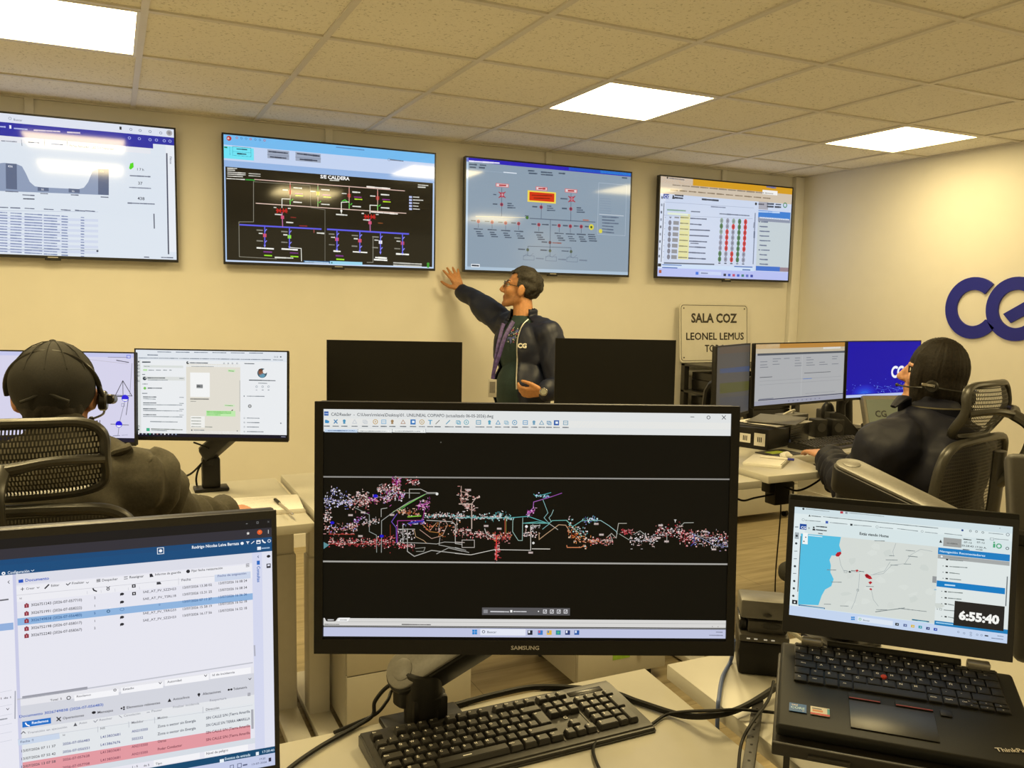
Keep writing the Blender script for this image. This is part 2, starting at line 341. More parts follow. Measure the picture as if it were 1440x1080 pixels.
# ================================================================== displays
class Screen:
    """flat picture on a display: coloured emitting faces in the display's own plane (x right, z up)"""
    def __init__(s, M, x0, x1, z0, z1, bg, m):
        s.M = M; s.Mi = M.inverted(); s.bm = bmesh.new(); s.cl = s.bm.loops.layers.float_color.new('Col'); s.m = m
        s.n = M.to_3x3() @ Vector((0, -1, 0)); s.o = M.translation; s.x0, s.x1, s.z0, s.z1 = x0, x1, z0, z1
        s.lay = 0; s.poly([(x0, z0), (x1, z0), (x1, z1), (x0, z1)], bg)
    def P(s, px, py):
        r = ray(px, py); t = (s.o-CAM).dot(s.n)/r.dot(s.n); q = s.Mi @ (CAM+r*t); return (q.x, q.z)
    def k(s, px, py):                     # metres on the screen per photo pixel there
        a = s.P(px, py); b = s.P(px+1, py); return math.hypot(a[0]-b[0], a[1]-b[1])
    def clip(s, p): return (min(max(p[0], s.x0), s.x1), min(max(p[1], s.z0), s.z1))
    def poly(s, pts, col, layer=None):
        y = -0.00012*(s.lay if layer is None else layer)
        c = (*lin(col), 1)
        try: f = s.bm.faces.new([s.bm.verts.new((p[0], y, p[1])) for p in map(s.clip, pts)])
        except ValueError: return
        f.normal_update()
        if f.normal.y > 0: f.normal_flip()
        for l in f.loops: l[s.cl] = c
    def rect(s, x0, y0, x1, y1, col):     # upper left and lower right corner as seen in the photo
        a, b = s.P(x0, y0), s.P(x1, y1); s.poly([(a[0], b[1]), (b[0], b[1]), (b[0], a[1]), (a[0], a[1])], col)
    def rel(s, u0, v0, u1, v1, col):      # fractions of the screen, v downwards
        X = lambda u: s.x0+(s.x1-s.x0)*u; Z = lambda v: s.z1-(s.z1-s.z0)*v
        s.poly([(X(u0), Z(v1)), (X(u1), Z(v1)), (X(u1), Z(v0)), (X(u0), Z(v0))], col)
    def frame(s, x0, y0, x1, y1, col, wpx=1.0):
        a, b = s.P(x0, y0), s.P(x1, y1); c = [(a[0], a[1]), (b[0], a[1]), (b[0], b[1]), (a[0], b[1]), (a[0], a[1])]
        h = s.k(x0, y0)*wpx/2
        for p, q in zip(c, c[1:]): s.seg(p, q, h, col)
    def seg(s, p, q, h, col):
        dx, dy = q[0]-p[0], q[1]-p[1]; L = math.hypot(dx, dy)
        if L < 1e-9: return
        nx, ny = -dy/L*h, dx/L*h; ex, ey = dx/L*h*0.6, dy/L*h*0.6
        s.poly([(p[0]+nx-ex, p[1]+ny-ey), (p[0]-nx-ex, p[1]-ny-ey), (q[0]-nx+ex, q[1]-ny+ey), (q[0]+nx+ex, q[1]+ny+ey)], col)
    def line(s, pts, col, wpx=1.0):
        L = [s.P(*p) for p in pts]; h = s.k(*pts[0])*wpx/2
        for p, q in zip(L, L[1:]): s.seg(p, q, h, col)
    def dot(s, x, y, r, col, n=10, sy=1.0, ring=0):
        c = s.P(x, y); R = s.k(x, y)*r
        if ring:
            pts = [(c[0]+R*math.cos(2*math.pi*i/n), c[1]+R*sy*math.sin(2*math.pi*i/n)) for i in range(n+1)]
            for p, q in zip(pts, pts[1:]): s.seg(p, q, s.k(x, y)*ring/2, col)
        else: s.poly([(c[0]+R*math.cos(2*math.pi*i/n), c[1]+R*sy*math.sin(2*math.pi*i/n)) for i in range(n)], col)
    def pp(s, pts, col): s.poly([s.P(*p) for p in pts], col)
    def text(s, x, y, body, h, col, right=None, bold=0.012, align='LEFT', rot=0):
        """baseline starts at (x, y); h = capital height in photo pixels; right = where the line ends"""
        me = text_mesh(body, bold, align); o = s.P(x, y); sz = s.k(x, y)*h/0.7; sx = sz
        if right is not None:
            wid = max(v.co.x for v in me.vertices)-min(v.co.x for v in me.vertices); sx = abs(s.P(*right)[0]-o[0])/max(wid, 1e-6) if not rot else sz
        c = (*lin(col), 1); y_ = -0.00012*s.lay; vs = []
        for v in me.vertices:
            a, b = v.co.x*sx, v.co.y*sz
            if rot == -90: a, b = b, -a
            vs.append(s.bm.verts.new((o[0]+a, y_, o[1]+b)))
        for p in me.polygons:
            try: f = s.bm.faces.new([vs[i] for i in p.vertices])
            except ValueError: continue
            f.normal_update()
            if f.normal.y > 0: f.normal_flip()
            for l in f.loops: l[s.cl] = c
    def greek(s, x0, y0, x1, y1, h, col, words=None):
        """a line of writing too small to read in the photo: uneven short dashes"""
        a, b = s.P(x0, y0), s.P(x1, y1); H = s.k(x0, y0)*h; L = math.hypot(b[0]-a[0], b[1]-a[1]); t = 0.0
        ux, uz = (b[0]-a[0])/L, (b[1]-a[1])/L
        while t < L:
            wl = min(H*rnd.uniform(1.2, 4.5), L-t)
            s.seg((a[0]+ux*t, a[1]+uz*t), (a[0]+ux*(t+wl), a[1]+uz*(t+wl)), H*rnd.uniform(0.32, 0.5), col); t += wl+H*0.55
    def up(s): s.lay += 1; return s
    def done(s, parent, name='screen'):
        me = bpy.data.meshes.new(name); s.bm.to_mesh(me); s.bm.free(); me.materials.append(s.m)
        o = bpy.data.objects.new(name, me); COL.objects.link(o); o.parent = parent; return o
def display(name, label, cat, group, c, X, Z, Wd, Ht, bez, depth, bg, m, fm, back=0.0, edge=0.0012):
    """a flat panel: housing, bezel and picture; returns the thing and its Screen. bez = left, right, top, bottom"""
    X = Vector(X).normalized(); Y = Vector(Z).cross(X).normalized(); Zn = X.cross(Y)
    M = frame(Vector(c)-Zn*(Ht/2), X, Zn); t = thing(name, label, cat, M=M, group=group); w2 = Wd/2
    q = MB(); q.box((0, depth/2+0.001, Ht/2), (Wd-0.001, depth-0.002, Ht-0.001), fm, bev=min(0.004, depth*0.3))
    if back: q.box((0, depth+back/2-0.002, Ht*0.48), (Wd*0.55, back, Ht*0.5), fm, bev=back*0.4)
    q.done('housing', t)
    o = [(-w2, 0), (w2, 0), (w2, Ht), (-w2, Ht)]; l, r, tp, bt = bez; i = [(-w2+l, bt), (w2-r, bt), (w2-r, Ht-tp), (-w2+l, Ht-tp)]
    q = MB(); q.prism(o, -edge, 0.004, fm, hole=i); q.done('bezel', t)
    return t, Screen(M, -w2+l, w2-r, bt, Ht-tp, bg, m)

# ------------------------------------------------------------------ four wall televisions
M_TVF = mat('television_bezel', (0.012, 0.011, 0.010), 0.3, grain=0.1, gscale=200)
TVY = 4.745
def television(x0, x1, label, bg, tilt=0.0):
    c = ((x0+x1)/2, TVY, 1.952)
    t, s = display('television', label, 'television', 'wall televisions', c, (1, 0, 0), (0, -math.sin(tilt), math.cos(tilt)), x1-x0, 0.686, (0.009, 0.009, 0.009, 0.014), 0.035, bg, M_TV, M_TVF)
    q = MB(); q.box((0, 0.05, 0.30), (0.62, 0.045, 0.34), M_TVF, bev=0.008); q.done('wall_mount', t)
    q = MB(); q.box((0.02, -0.0016, 0.006), (0.045, 0.001, 0.005), M_STEEL); q.box((0.02, 0.012, -0.004), (0.07, 0.02, 0.01), M_TVF, bev=0.002); q.done('maker_badge', t)
    return t, s
# television 1 : dashboard with a grey area chart
t, s = television(-0.869, 0.324, 'wall television showing a white dashboard with grey area chart and blue header', '#dbe4ef')
s.up().rel(0, 0, 1, 0.062, '#dce2f0'); s.rel(0, 0.062, 1, 0.122, '#2b2fa0')
s.up().rel(0, 0.11, 0.915, 0.158, '#2b2fa0')
s.up().rel(0, 0.158, 0.905, 0.20, '#e3e6ee'); s.rel(0.965, 0.122, 1, 0.94, '#e6ebf3')
for x in (-20, 30, 62, 94): s.line([(x, 196), (x+1, 205)], '#7d8596', 0.8)
s.greek(2, 198, 24, 199.5, 2.2, '#5c6478'); s.greek(40, 200, 55, 201, 2.2, '#5c6478'); s.greek(72, 202.5, 88, 203.5, 2.2, '#5c6478')
s.text(98, 206, 'Fichas Aplicadas · LED 3.0 Transmitir', 3.4, '#555d70', right=(160, 211))
s.dot(14, 166.5, 2, '#8b93a5', ring=0.6); s.text(19, 169.5, 'Buscar', 3.2, '#7b8394')
for x, y in ((184, 182), (197, 183.5), (211, 185), (226, 187)): s.dot(x, y, 1.7, '#7d869d', ring=0.7)
s.dot(238, 187, 4.2, '#a9a7ab', n=14); s.dot(238, 187, 2.2, '#7c7a80'); s.rect(168, 178, 171, 182.5, '#20242c')
for x, y in ((182, 194), (196, 195), (211, 196.5), (220, 197), (231, 198), (239, 198.5)): s.dot(x, y, 1.8, '#aab6e8', ring=0.7)
s.rect(13, 176, 16, 181, '#e8ecff'); s.greek(20, 180.5, 38, 182, 3, '#aab4e4'); s.greek(0, 178, 7, 178.5, 3, '#aab4e4')
s.greek(48, 183, 84, 185, 2.8, '#cfc4d8'); s.greek(95, 186, 112, 187, 2.8, '#cfc4d8')
s.pp([(-190, 256), (-40, 262), (-8, 262), (0, 229.5), (6, 229), (24, 231), (31, 234), (36, 243), (42, 256), (49, 262), (60, 263.5), (110, 266), (118, 264), (124, 256), (130, 241), (138, 237.5), (153, 238), (153, 274.5), (-190, 260)], '#8d9cb9')
s.up().pp([(8, 229.5), (23.5, 230.5), (24, 266.5), (8.5, 265.5)], '#5d6a87'); s.pp([(53, 263), (68.5, 264), (68.5, 269), (53, 268.5)], '#5d6a87'); s.pp([(96.5, 265), (112, 266), (112, 271.5), (96.5, 270.5)], '#5d6a87'); s.pp([(138, 237.5), (153, 238), (153, 274.5), (138, 273.5)], '#5d6a87')
s.up().text(11, 235, '436', 3.2, '#e8ecf6'); s.text(58, 267.5, '55', 2.6, '#e8ecf6'); s.text(101, 270, '33', 2.6, '#e8ecf6'); s.text(140, 242, '436', 2.8, '#cbbd9c')
s.greek(8, 269, 26, 270, 1.8, '#6c7488'); s.greek(32, 274, 48, 275, 2.2, '#6c7488'); s.greek(33, 279.5, 48, 280, 2.2, '#4c5468'); s.greek(57, 272, 67, 272.5, 1.8, '#6c7488'); s.greek(100, 274, 110, 274.5, 1.8, '#6c7488'); s.greek(142, 277, 152, 277.5, 1.8, '#6c7488')
s.pp([(183, 230), (187.5, 228.5), (188, 235), (184, 238.5), (181.5, 237)], '#4fd61c')
s.text(192, 239.5, '1 7 h', 3.6, '#3d4454'); s.greek(183, 247, 211, 248.5, 2.2, '#70788c'); s.text(194, 259.5, '37', 4.4, '#3d4454'); s.greek(182, 263.5, 212, 265, 1.8, '#858da0'); s.text(193.5, 281, '438', 4.6, '#3d4454'); s.greek(180, 285.5, 217, 287, 2.2, '#70788c')
s.line([(234.5, 216), (237, 357)], '#4a5064', 2.0); s.line([(216.5, 301), (217, 321)], '#5a6072', 1.6); s.text(238.5, 220, 'Filtros', 3.0, '#596074', rot=-90)
for k in range(15):
    y = 297+k*3.9
    s.lay = 1
    if k % 2: s.pp([(-150, y-2.0), (138, y+7.5-k*0.15), (138, y+11.2-k*0.15), (-150, y+1.9)], '#cfd8ec')
    s.lay = 4
    for x0, x1 in ((-60, -46), (-40, -6), (0, 10), (15, 30), (35, 59), (62, 80 if k % 3 else 84), (87, 95), (114, 118)):
        yy = y+8.6*(x0+20)/138+0.4; s.greek(x0, yy, x1, yy+0.1*(x1-x0)*0.55, 2.0, '#7f8db4')
s.line([(-150, 294), (138, 298)], '#aab4cc', 0.6); s.line([(-150, 350), (139, 351)], '#8f9ab4', 0.7)
for x0 in (-2, 15, 35, 62, 86, 106, 120): s.greek(x0, 291.5+x0*0.04, x0+13, 292+x0*0.045, 1.9, '#616a82')
s.greek(203, 361.5, 210, 361.8, 1.6, '#5c6478'); s.greek(227, 362, 243, 362.5, 2.0, '#6c7488'); s.dot(137, 353, 1.6, '#3e4658')
s.done(t)

# television 2 : substation line diagram on black
t, s = television(0.549, 1.745, 'wall television showing a black substation line diagram titled S/E CALDERA', '#17150f')
s.up().rel(0, 0, 1, 0.08, '#72b9ee'); s.rel(0, 0.08, 1, 0.20, '#c3d3f0'); s.rel(0, 0.20, 1, 0.25, '#93b4e2'); s.rel(0, 0.25, 0.006, 1, '#a9c5ea'); s.rel(0.992, 0.25, 1, 1, '#b7cdec'); s.rel(0, 0.987, 1, 1, '#c6d8f2')
s.up().rel(0, 0.09, 0.13, 0.185, '#6ee2f4'); s.frame(327, 206, 353, 220.5, '#3c94a8', 0.7); s.line([(327, 213), (353, 215)], '#3c94a8', 0.6); s.line([(323, 206), (323.5, 218)], '#3c94a8', 0.7)
s.dot(322, 194.5, 3.6, '#b43838', n=12); s.dot(321, 194.5, 1.6, '#f0d8d8')
for k in range(7): s.dot(333+k*6.5, 193.8+k*0.6, 1.3, '#4a83bb' if k % 3 else '#c05058', ring=0.6)
s.greek(473, 207, 512, 211, 1.8, '#5a86b8')
s.rect(376, 210, 406.5, 225, '#9aa5ba'); s.rect(415.5, 213.5, 451, 229, '#9aa5ba')
s.up(); s.line([(376, 217.5), (406.5, 219.5)], '#7d889e', 0.7); s.line([(415.5, 221), (451, 223.5)], '#7d889e', 0.7)
for a in ((378, 213, 404, 215.5), (380, 220.5, 402, 222.5), (418, 216, 449, 219.5), (422, 224, 446, 226)): s.greek(*a, 2.4, '#3c4456')
s.greek(333, 209.5, 347, 210.5, 1.8, '#1e5f70'); s.greek(334, 216, 346, 217, 2.2, '#1e4f60'); s.greek(316, 207, 320, 207.5, 2.4, '#1d7e50'); s.greek(549, 224.5, 567, 226.5, 1.8, '#707a90'); s.dot(547, 224.5, 1.6, '#808aa0', ring=0.5)
s.lay = 4
Wc, Gy = '#efefe6', '#8a887c'
s.text(450.5, 250.5, 'S/E CALDERA', 4.6, '#ffffff', right=(491.5, 253.5), bold=0.03); s.greek(464, 253.4, 477, 254, 1.3, '#d8d8d0')
for y0, y1, x1 in ((236.6, 237, 333), (239.2, 239.5, 330), (242, 243.5, 345), (244.6, 246, 345), (247.6, 248.6, 341)): s.greek(320, y0, x1, y1, 1.7, '#d8d8d0')
s.greek(350, 244, 366, 245, 1.6, '#b8b8ae'); s.greek(350, 247, 366, 248, 1.6, '#b8b8ae'); s.greek(319, 251, 344, 252.5, 1.7, '#d8d8d0'); s.line([(346, 252.6), (358, 253.4)], '#2f9a3a', 1.8); s.greek(588, 260, 602, 261, 1.6, '#d8d8d0'); s.greek(588, 263, 598, 263.6, 1.6, '#d8d8d0')
s.line([(358, 252.3), (516, 264.2), (569, 268.5)], '#d8b8ae', 1.2); s.line([(360, 285.8), (571, 300)], '#dcc0b4', 1.2)
s.line([(356.5, 255), (356.5, 312), (336, 312), (336.5, 361), (389, 364)], Gy, 0.8); s.line([(357, 255.5), (436, 261), (437, 292), (457, 295), (457, 367)], '#77756a', 0.7)
s.greek(516, 262.5, 549, 265.4, 2.0, '#f0e8e0'); s.greek(522, 298, 560, 301, 2.0, '#f0e8e0')
for x, y0, y1, br, sq, yb in ((408, 256, 288, '#d24545', 270, 284), (447, 258.5, 290.5, '#46c83e', 272, 287), (491, 262, 294, '#d8493a', 275, 290), (531, 265.5, 296.5, '#d24545', 278.5, 292)):
    s.line([(x, y0), (x, y1)], '#c8a79a', 1.0); s.line([(x, y0+4), (x, y1-14)], br, 1.3); s.line([(x, yb-4), (x, yb+3)], '#46c83e', 1.3); s.line([(x+2, yb-2), (x+4, yb-4)], '#46c83e', 1)
    s.rect(x-2.2, sq-2.6, x+2.2, sq+2.6, '#b22c2c' if br != '#46c83e' else '#e6d22c')
    s.greek(x+5, y0+8, x+16, y0+8.8, 2.0, '#e2e2da'); s.greek(x-10, sq-3, x-3.5, sq-2.6, 1.8, '#d8d8d0'); s.greek(x+5, yb, x+16, yb+0.8, 2.0, '#e2e2da'); s.greek(x+7, sq+2, x+17, sq+2.6, 1.8, '#8a2f86'); s.greek(x+8, sq+5, x+18, sq+5.6, 1.8, '#b6e02a')
s.line([(408, 280), (396.5, 279.5), (396.5, 292)], Wc, 1.0); s.line([(531, 289), (520.3, 288.5), (520.3, 300)], Wc, 1.0); s.line([(491, 284), (480, 284.5), (480, 300)], Wc, 1.0); s.line([(481, 283), (485, 281), (489, 284)], '#46c83e', 1.3); s.greek(473, 301.5, 488, 302.6, 2.0, '#e2e2da'); s.dot(480, 296.5, 1.5, '#f0f0e8')
for x, y in ((396.3, 296), (520, 304.5)):
    for k in range(4): s.line([(x-6+k*4, y-2.5), (x-6+k*4, y+3)], '#c21f1f', 1.3)
    s.line([(x-8, y), (x+8, y+0.8)], '#d33030', 1.1); s.line([(x-8, y-2.5), (x+8, y+3.5)], '#a81818', 0.8); s.line([(x-8, y+3), (x+8, y-2)], '#a81818', 0.8)
    s.greek(x-11, y-4.4, x-8, y-4.2, 1.8, '#d8d8d0'); s.greek(x+9, y-3, x+12, y-2.8, 1.5, '#d8d8d0')
s.line([(396.6, 299), (397.5, 319)], '#b06a9c', 1.3); s.line([(520.2, 308), (520.6, 325)], '#b06a9c', 1.3)
s.rect(395, 303, 399.5, 308, '#cf4f74'); s.rect(518, 311, 522.5, 315.5, '#cf4f74'); s.greek(387, 301.4, 396, 302, 2.0, '#d8d8d0'); s.greek(511, 309, 519, 309.6, 2.0, '#d8d8d0'); s.greek(403, 312.6, 412, 313.2, 2.0, '#d8d8d0'); s.greek(409, 305.5, 416, 306, 1.8, '#7c2424'); s.greek(532, 313.6, 538, 314, 1.8, '#7c4424'); s.greek(421, 317.5, 432, 318, 1.6, '#a02a3a')
s.line([(337.5, 316), (451.5, 322.2)], '#5b5be0', 2.2); s.line([(460.5, 322.4), (574.5, 329)], '#5b5be0', 2.2)
for x, y0, cc, tx in ((372.3, 318.5, '#cf4f5f', 1), (407, 320.5, '#8fe234', 1), (473.8, 324, '#cf4f74', 2), (506, 326, '#cf4f5f', 0), (535, 328, '#e8e8f2', 3), (566, 329.5, '#b8445f', 4)):
    s.line([(x, y0), (x, y0+27)], '#5f5fe8', 1.4); s.rect(x-2.4, y0+10, x+2.4, y0+15, cc); s.line([(x, y0+7), (x+2.6, y0+4)], '#8a8af4', 1.2); s.line([(x, y0+23), (x+2.6, y0+20)], '#8a8af4', 1.2); s.pp([(x-1.6, y0+26), (x+1.6, y0+26), (x, y0+30)], '#8a8af4')
    s.greek(x-11, y0+5, x-3, y0+5.5, 1.8, '#85837a'); s.greek(x-8, y0+9.6, x-3.4, y0+9.9, 2.0, '#d8d8d0'); s.greek(x-11, y0+20, x-3, y0+20.5, 1.8, '#85837a')
for a in ((361.5, 348.5, 384.5, 350), (396.5, 350, 418.5, 351.4), (469.5, 353, 478.5, 353.6), (496.5, 354, 516, 355.2), (528, 362, 543.5, 363), (526.5, 365, 544, 366), (557.5, 357, 574.5, 358)): s.greek(*a, 2.4, '#f4f4ee')
for x, y in ((371, 354), (408, 355.5), (472.5, 359.5)): s.greek(x, y, x+11, y+0.6, 2.0, '#7c2f8c'); s.greek(x+1, y+5, x+11, y+5.6, 2.2, '#96e02a')
s.line([(407, 348), (423.5, 349.4), (424, 367)], Wc, 0.9); s.line([(524.5, 334), (524.5, 369), (516, 369)], Gy, 0.9); s.line([(441.5, 322), (441.5, 327)], '#9a4a4a', 1.2); s.greek(446, 327.6, 455.5, 328.2, 2.2, '#d8d8d0')
for k in range(5): s.rect(575.3, 275.6+k*4.2, 579.3, 278.6+k*4.2, '#b8c4f0'); s.greek(581, 277+k*4.2, 587+6*(k == 1)+rnd.random()*3, 277.5+k*4.2, 1.6, '#d8d8d0')
s.greek(387, 362, 412, 363, 2.2, '#d8d8d0'); s.greek(553.5, 369.5, 592.5, 371.5, 2.0, '#c6c6be'); s.greek(553.5, 372.8, 592.5, 374.6, 2.0, '#c6c6be'); s.dot(602, 371.2, 2.0, '#3c9a30'); s.dot(602, 374.6, 2.0, '#3c9a30')
s.rect(427, 366.2, 464, 370.2, '#2f5f8c'); s.rect(464, 367, 509.5, 373, '#9ad6ee'); s.up(); s.greek(429, 367.8, 462, 369.6, 1.8, '#b8d4ec'); s.rect(465.5, 368.4, 467.5, 370.6, '#48707c')
s.done(t)

# television 3 : grey single line diagram with a red alarm box
t, s = television(1.928, 3.111, 'wall television showing a blue-grey line diagram with red alarm box', '#8a9cad')
s.up().rel(0, 0, 1, 0.035, '#2a1fb4'); s.rel(0, 0.97, 1, 1, '#a9bfd2'); s.rel(0.0, 0, 0.012, 1, '#b4cbe0'); s.rel(0.6, 0, 1, 0.028, '#2b62c0'); s.rel(0.8, 0.0, 1, 0.028, '#3486d2')
s.up().rect(658, 225, 703, 230.5, '#6a62cc'); s.up().greek(660, 226.6, 702, 229.4, 2.4, '#e2e2f6')
Ink = '#46566a'
for a in ((660, 231, 670, 231.6), (675, 232, 683, 232.6), (661, 235, 669, 235.6), (674, 235.6, 682, 236.2), (743, 240, 751, 240.4), (761, 242, 776, 243), (744, 243.6, 755, 244.2), (761, 245.4, 777, 246.4), (786, 243.6, 794, 244.2), (875, 250, 882, 250.5)): s.greek(*a, 2.2, Ink)
s.rect(662, 238.5, 726.5, 244.5, '#a9bccf'); s.rect(708, 241.5, 726.5, 244.6, '#dbe4ee')
s.lay = 3
for x, y, w_ in ((706.3, 260.8, 9), (761.5, 265.5, 8), (803, 268.6, 8.5)):
    s.rect(x-w_, y-3.4, x+w_, y+3.0, '#d8686a'); s.up().rect(x-w_+0.9, y-2.6, x+w_-0.9, y+2.2, '#dccfd2'); s.up().greek(x-4, y-0.4, x+5, y, 2.4, '#b03038'); s.lay = 3
s.rect(742, 267.5, 781.5, 286.5, '#ecd454'); s.up().rect(744.5, 269.6, 779.3, 284.2, '#cf3012'); s.up().greek(748, 274.5, 776, 275.5, 1.8, '#8c1c0a'); s.greek(751, 278.5, 773, 279.3, 1.8, '#8c1c0a'); s.lay = 3
for x, y in ((706, 274), (804, 280)):
    for dx, dy in ((4.5, 4), (4.5, -4)): s.line([(x-dx, y-dy), (x+dx, y+dy)], '#a3253a', 1.2)
    s.dot(x, y, 2.4, '#c8586a', ring=1.0); s.dot(x, y, 1.2, '#e8d0d0'); s.line([(x-3.5, y-3), (x+3.5, y-3)], '#a3253a', 0.8); s.line([(x-3.5, y+3), (x+3.5, y+3)], '#a3253a', 0.8)
s.greek(694, 273.5, 697.5, 273.7, 2, Ink); s.greek(788.5, 279.2, 797.5, 279.8, 2, Ink)
s.line([(705.6, 264), (705.3, 304)], Ink, 0.6); s.line([(761.3, 286.5), (761, 307)], Ink, 0.6); s.line([(803, 272), (802.6, 311)], Ink, 0.6)
def knob(x, y, c, r=2.3): s.dot(x, y, r, '#b4384a'); s.up().dot(x, y, r*0.62, c); s.lay = 3
for x, y in ((705.4, 287.6), (761, 291.3), (802.7, 293.8)): 
    knob(x, y, '#5a2f4e'); s.greek(x-12, y-0.8, x-6, y-0.4, 2, Ink)
    for k in range(3): s.greek(x+8.5, y-1.6+k*3, x+14+k*2.6, y-1.3+k*3, 1.6, Ink)
s.line([(669, 304.2), (738, 306)], '#c9c7b2', 0.9); s.line([(745, 307), (837, 312.4)], '#5c6c80', 1.2)
s.dot(741.3, 306, 2.2, '#3f7030'); s.greek(738.5, 303.4, 743, 303.7, 1.6, Ink)
for x, y in ((672.7, 311.2), (692, 312.2), (711, 313.4), (729.3, 314.4), (757.7, 316), (786.3, 317.3), (802, 318.2), (817.3, 318.7)):
    knob(x, y, '#6a2f48'); s.greek(x-10, y-1, x-4, y-0.7, 1.8, Ink); s.line([(x, y+3), (x, y+9)], Ink, 0.6)
    s.greek(x-6, y+10.6, x+6, y+11.2, 1.7, Ink)
    for k in range(3): s.greek(x-3+k*1.1, y+14.4+k*3, x+3+k*2.4, y+14.7+k*3, 1.7, Ink)
s.dot(831.5, 319.4, 3.6, '#d8cf4a', n=12); s.up().dot(831.5, 319.4, 1.6, '#3f6030'); s.lay = 3; s.greek(823, 318.5, 827.5, 318.8, 1.8, Ink)
for k in range(4): s.greek(827+k*0.6, 329.6+k*3, 836+k, 330+k*3, 1.7, Ink)
s.greek(762.5, 315.6, 771, 316, 1.8, Ink); s.greek(820, 309.4, 828, 309.9, 1.8, '#b06a5a')
s.line([(774, 309.5), (773.7, 340), (773.5, 352)], Ink, 0.7); s.dot(773.4, 341, 2.1, '#6a3f48'); s.greek(762, 340.2, 769, 340.6, 1.8, Ink); s.greek(777, 341.4, 789, 342, 1.6, '#8a5a5a')
s.line([(742.2, 352), (742.4, 346.2), (803, 348.4), (803, 354)], Ink, 0.6)
for x, y in ((742, 351.3), (773.4, 352.6), (803, 353.8)):
    s.dot(x, y, 2.0, '#4c5c48'); s.greek(x-13, y-1, x-4, y-0.5, 1.8, Ink); s.frame(x-6, y+8, x+9, y+14.6, '#6c7c90', 0.6); s.line([(x-6, y+10), (x-2, y+6), (x+3, y+9), (x+8, y+5)], '#6c7c90', 0.5); s.greek(x+12, y+12, x+22, y+12.6, 1.8, '#6c7c90'); s.line([(x, y+2), (x, y+8)], Ink, 0.5)
s.frame(842, 257, 879, 331.5, '#a6b6c6', 0.6)
for k in range(8): s.greek(844, 279+k*3.4, 859, 280+k*3.4, 1.0, '#8294a8')
for k in range(6): s.greek(847, 305+k*4.2, 862+8*rnd.random(), 306+k*4.3, 1.7, '#5c6c82')
s.rect(842.5, 301.8, 877, 303.2, '#c2ccd6'); s.dot(844.5, 325, 2.6, '#d8cf4a'); s.up().rect(662.5, 371, 674.5, 376, '#e6ecf2'); s.up().greek(664, 373.2, 673, 373.8, 2.2, '#303a48')
s.done(t)

# television 4 : table of coloured status dots
t, s = television(3.329, 4.503, 'wall television showing a table of coloured dots beside a blue side panel', '#c9d5ec')
s.up().rel(0, 0, 1, 0.065, '#d29a1e'); s.rel(0, 0, 0.23, 0.065, '#c6c3bf'); s.rel(0, 0.065, 1, 0.17, '#cdbfac'); s.rel(0, 0.91, 1, 1, '#b4bef0'); s.rel(0, 0.87, 0.72, 0.915, '#c9dcf4'); s.rel(0.735, 0.26, 1, 0.9, '#c2ced4'); s.rel(0, 0.17, 0.04, 0.92, '#d5def0')
s.up().rel(0.735, 0.26, 0.995, 0.335, '#3a7ed0'); s.rel(0.735, 0.335, 0.995, 0.375, '#8a93a8'); s.rel(0.745, 0.33, 0.985, 0.345, '#dfe6f0'); s.rel(0.735, 0.855, 0.93, 0.905, '#3a6fc8'); s.rel(0.93, 0.86, 1, 0.905, '#94808c'); s.rel(0.76, 0.042, 0.88, 0.088, '#f0f0ee')
s.rect(933, 272.3, 940.6, 279.6, '#274a9c'); s.dot(938.6, 250, 1.2, '#4a4440'); s.greek(941, 250.4, 962, 253, 1.8, '#8a8480'); s.greek(1078, 262.6, 1091, 264.2, 2, '#6a6c9c'); s.rel(0.735, 0.17, 0.81, 0.25, '#a8a8b4')
for x in range(946, 1080, 13): s.greek(x, 260+(x-946)*0.088, x+11, 261+(x-946)*0.088, 1.6, '#8f8272'); s.greek(x-3, 267+(x-946)*0.086, x+7, 267.9+(x-946)*0.086, 1.5, '#8a7a66')
s.lay = 3; s.text(934, 278.4, 'CG', 3.6, '#e8eefc'); s.dot(946.8, 276, 1.2, '#20242c'); s.pp([(945, 279.5), (945.6, 277.4), (948.2, 277.4), (948.9, 279.7)], '#20242c')
s.greek(949, 274.4, 960.5, 275.4, 2.2, '#404858'); s.greek(949, 278, 960, 279, 2.2, '#404858'); s.greek(987.5, 280.2, 1010, 282, 2.2, '#404858'); s.dot(1063, 286.7, 1.5, '#20242c')
s.greek(1067, 287, 1074, 287.4, 2, '#5a5a68'); s.greek(1079, 286.6, 1088, 287, 2, '#505868'); s.greek(1079, 290.4, 1088, 290.8, 2, '#404858'); s.greek(1091, 287.4, 1098, 287.8, 2, '#505868'); s.greek(1090, 291, 1098, 291.4, 2, '#404858'); s.dot(1104, 288.6, 2.4, '#4c8a5c', ring=1)
s.greek(1067, 297.5, 1096, 299, 1.7, '#bcd4f2')
s.line([(934, 284), (1060, 292.5)], '#a8b4cc', 0.5); s.line([(933.5, 302.5), (1058, 307.5)], '#a8b4cc', 0.5); s.rect(939, 298.6, 967.5, 303.5, '#dce8d4')
s.greek(938.5, 295, 964, 296.5, 1.8, '#86a89a'); s.greek(972, 297.4, 984, 298, 1.5, '#6c7890'); s.greek(1012, 300.6, 1054, 303.4, 1.6, '#6c7890'); s.greek(1000, 290.6, 1020, 292, 1.4, '#7a86a0')
cols = ['gogGR', 'GoRGR', 'gRoGR', 'oRoGR', 'oRoGR', 'oRoGR', 'GoRGo', 'GoRGo']
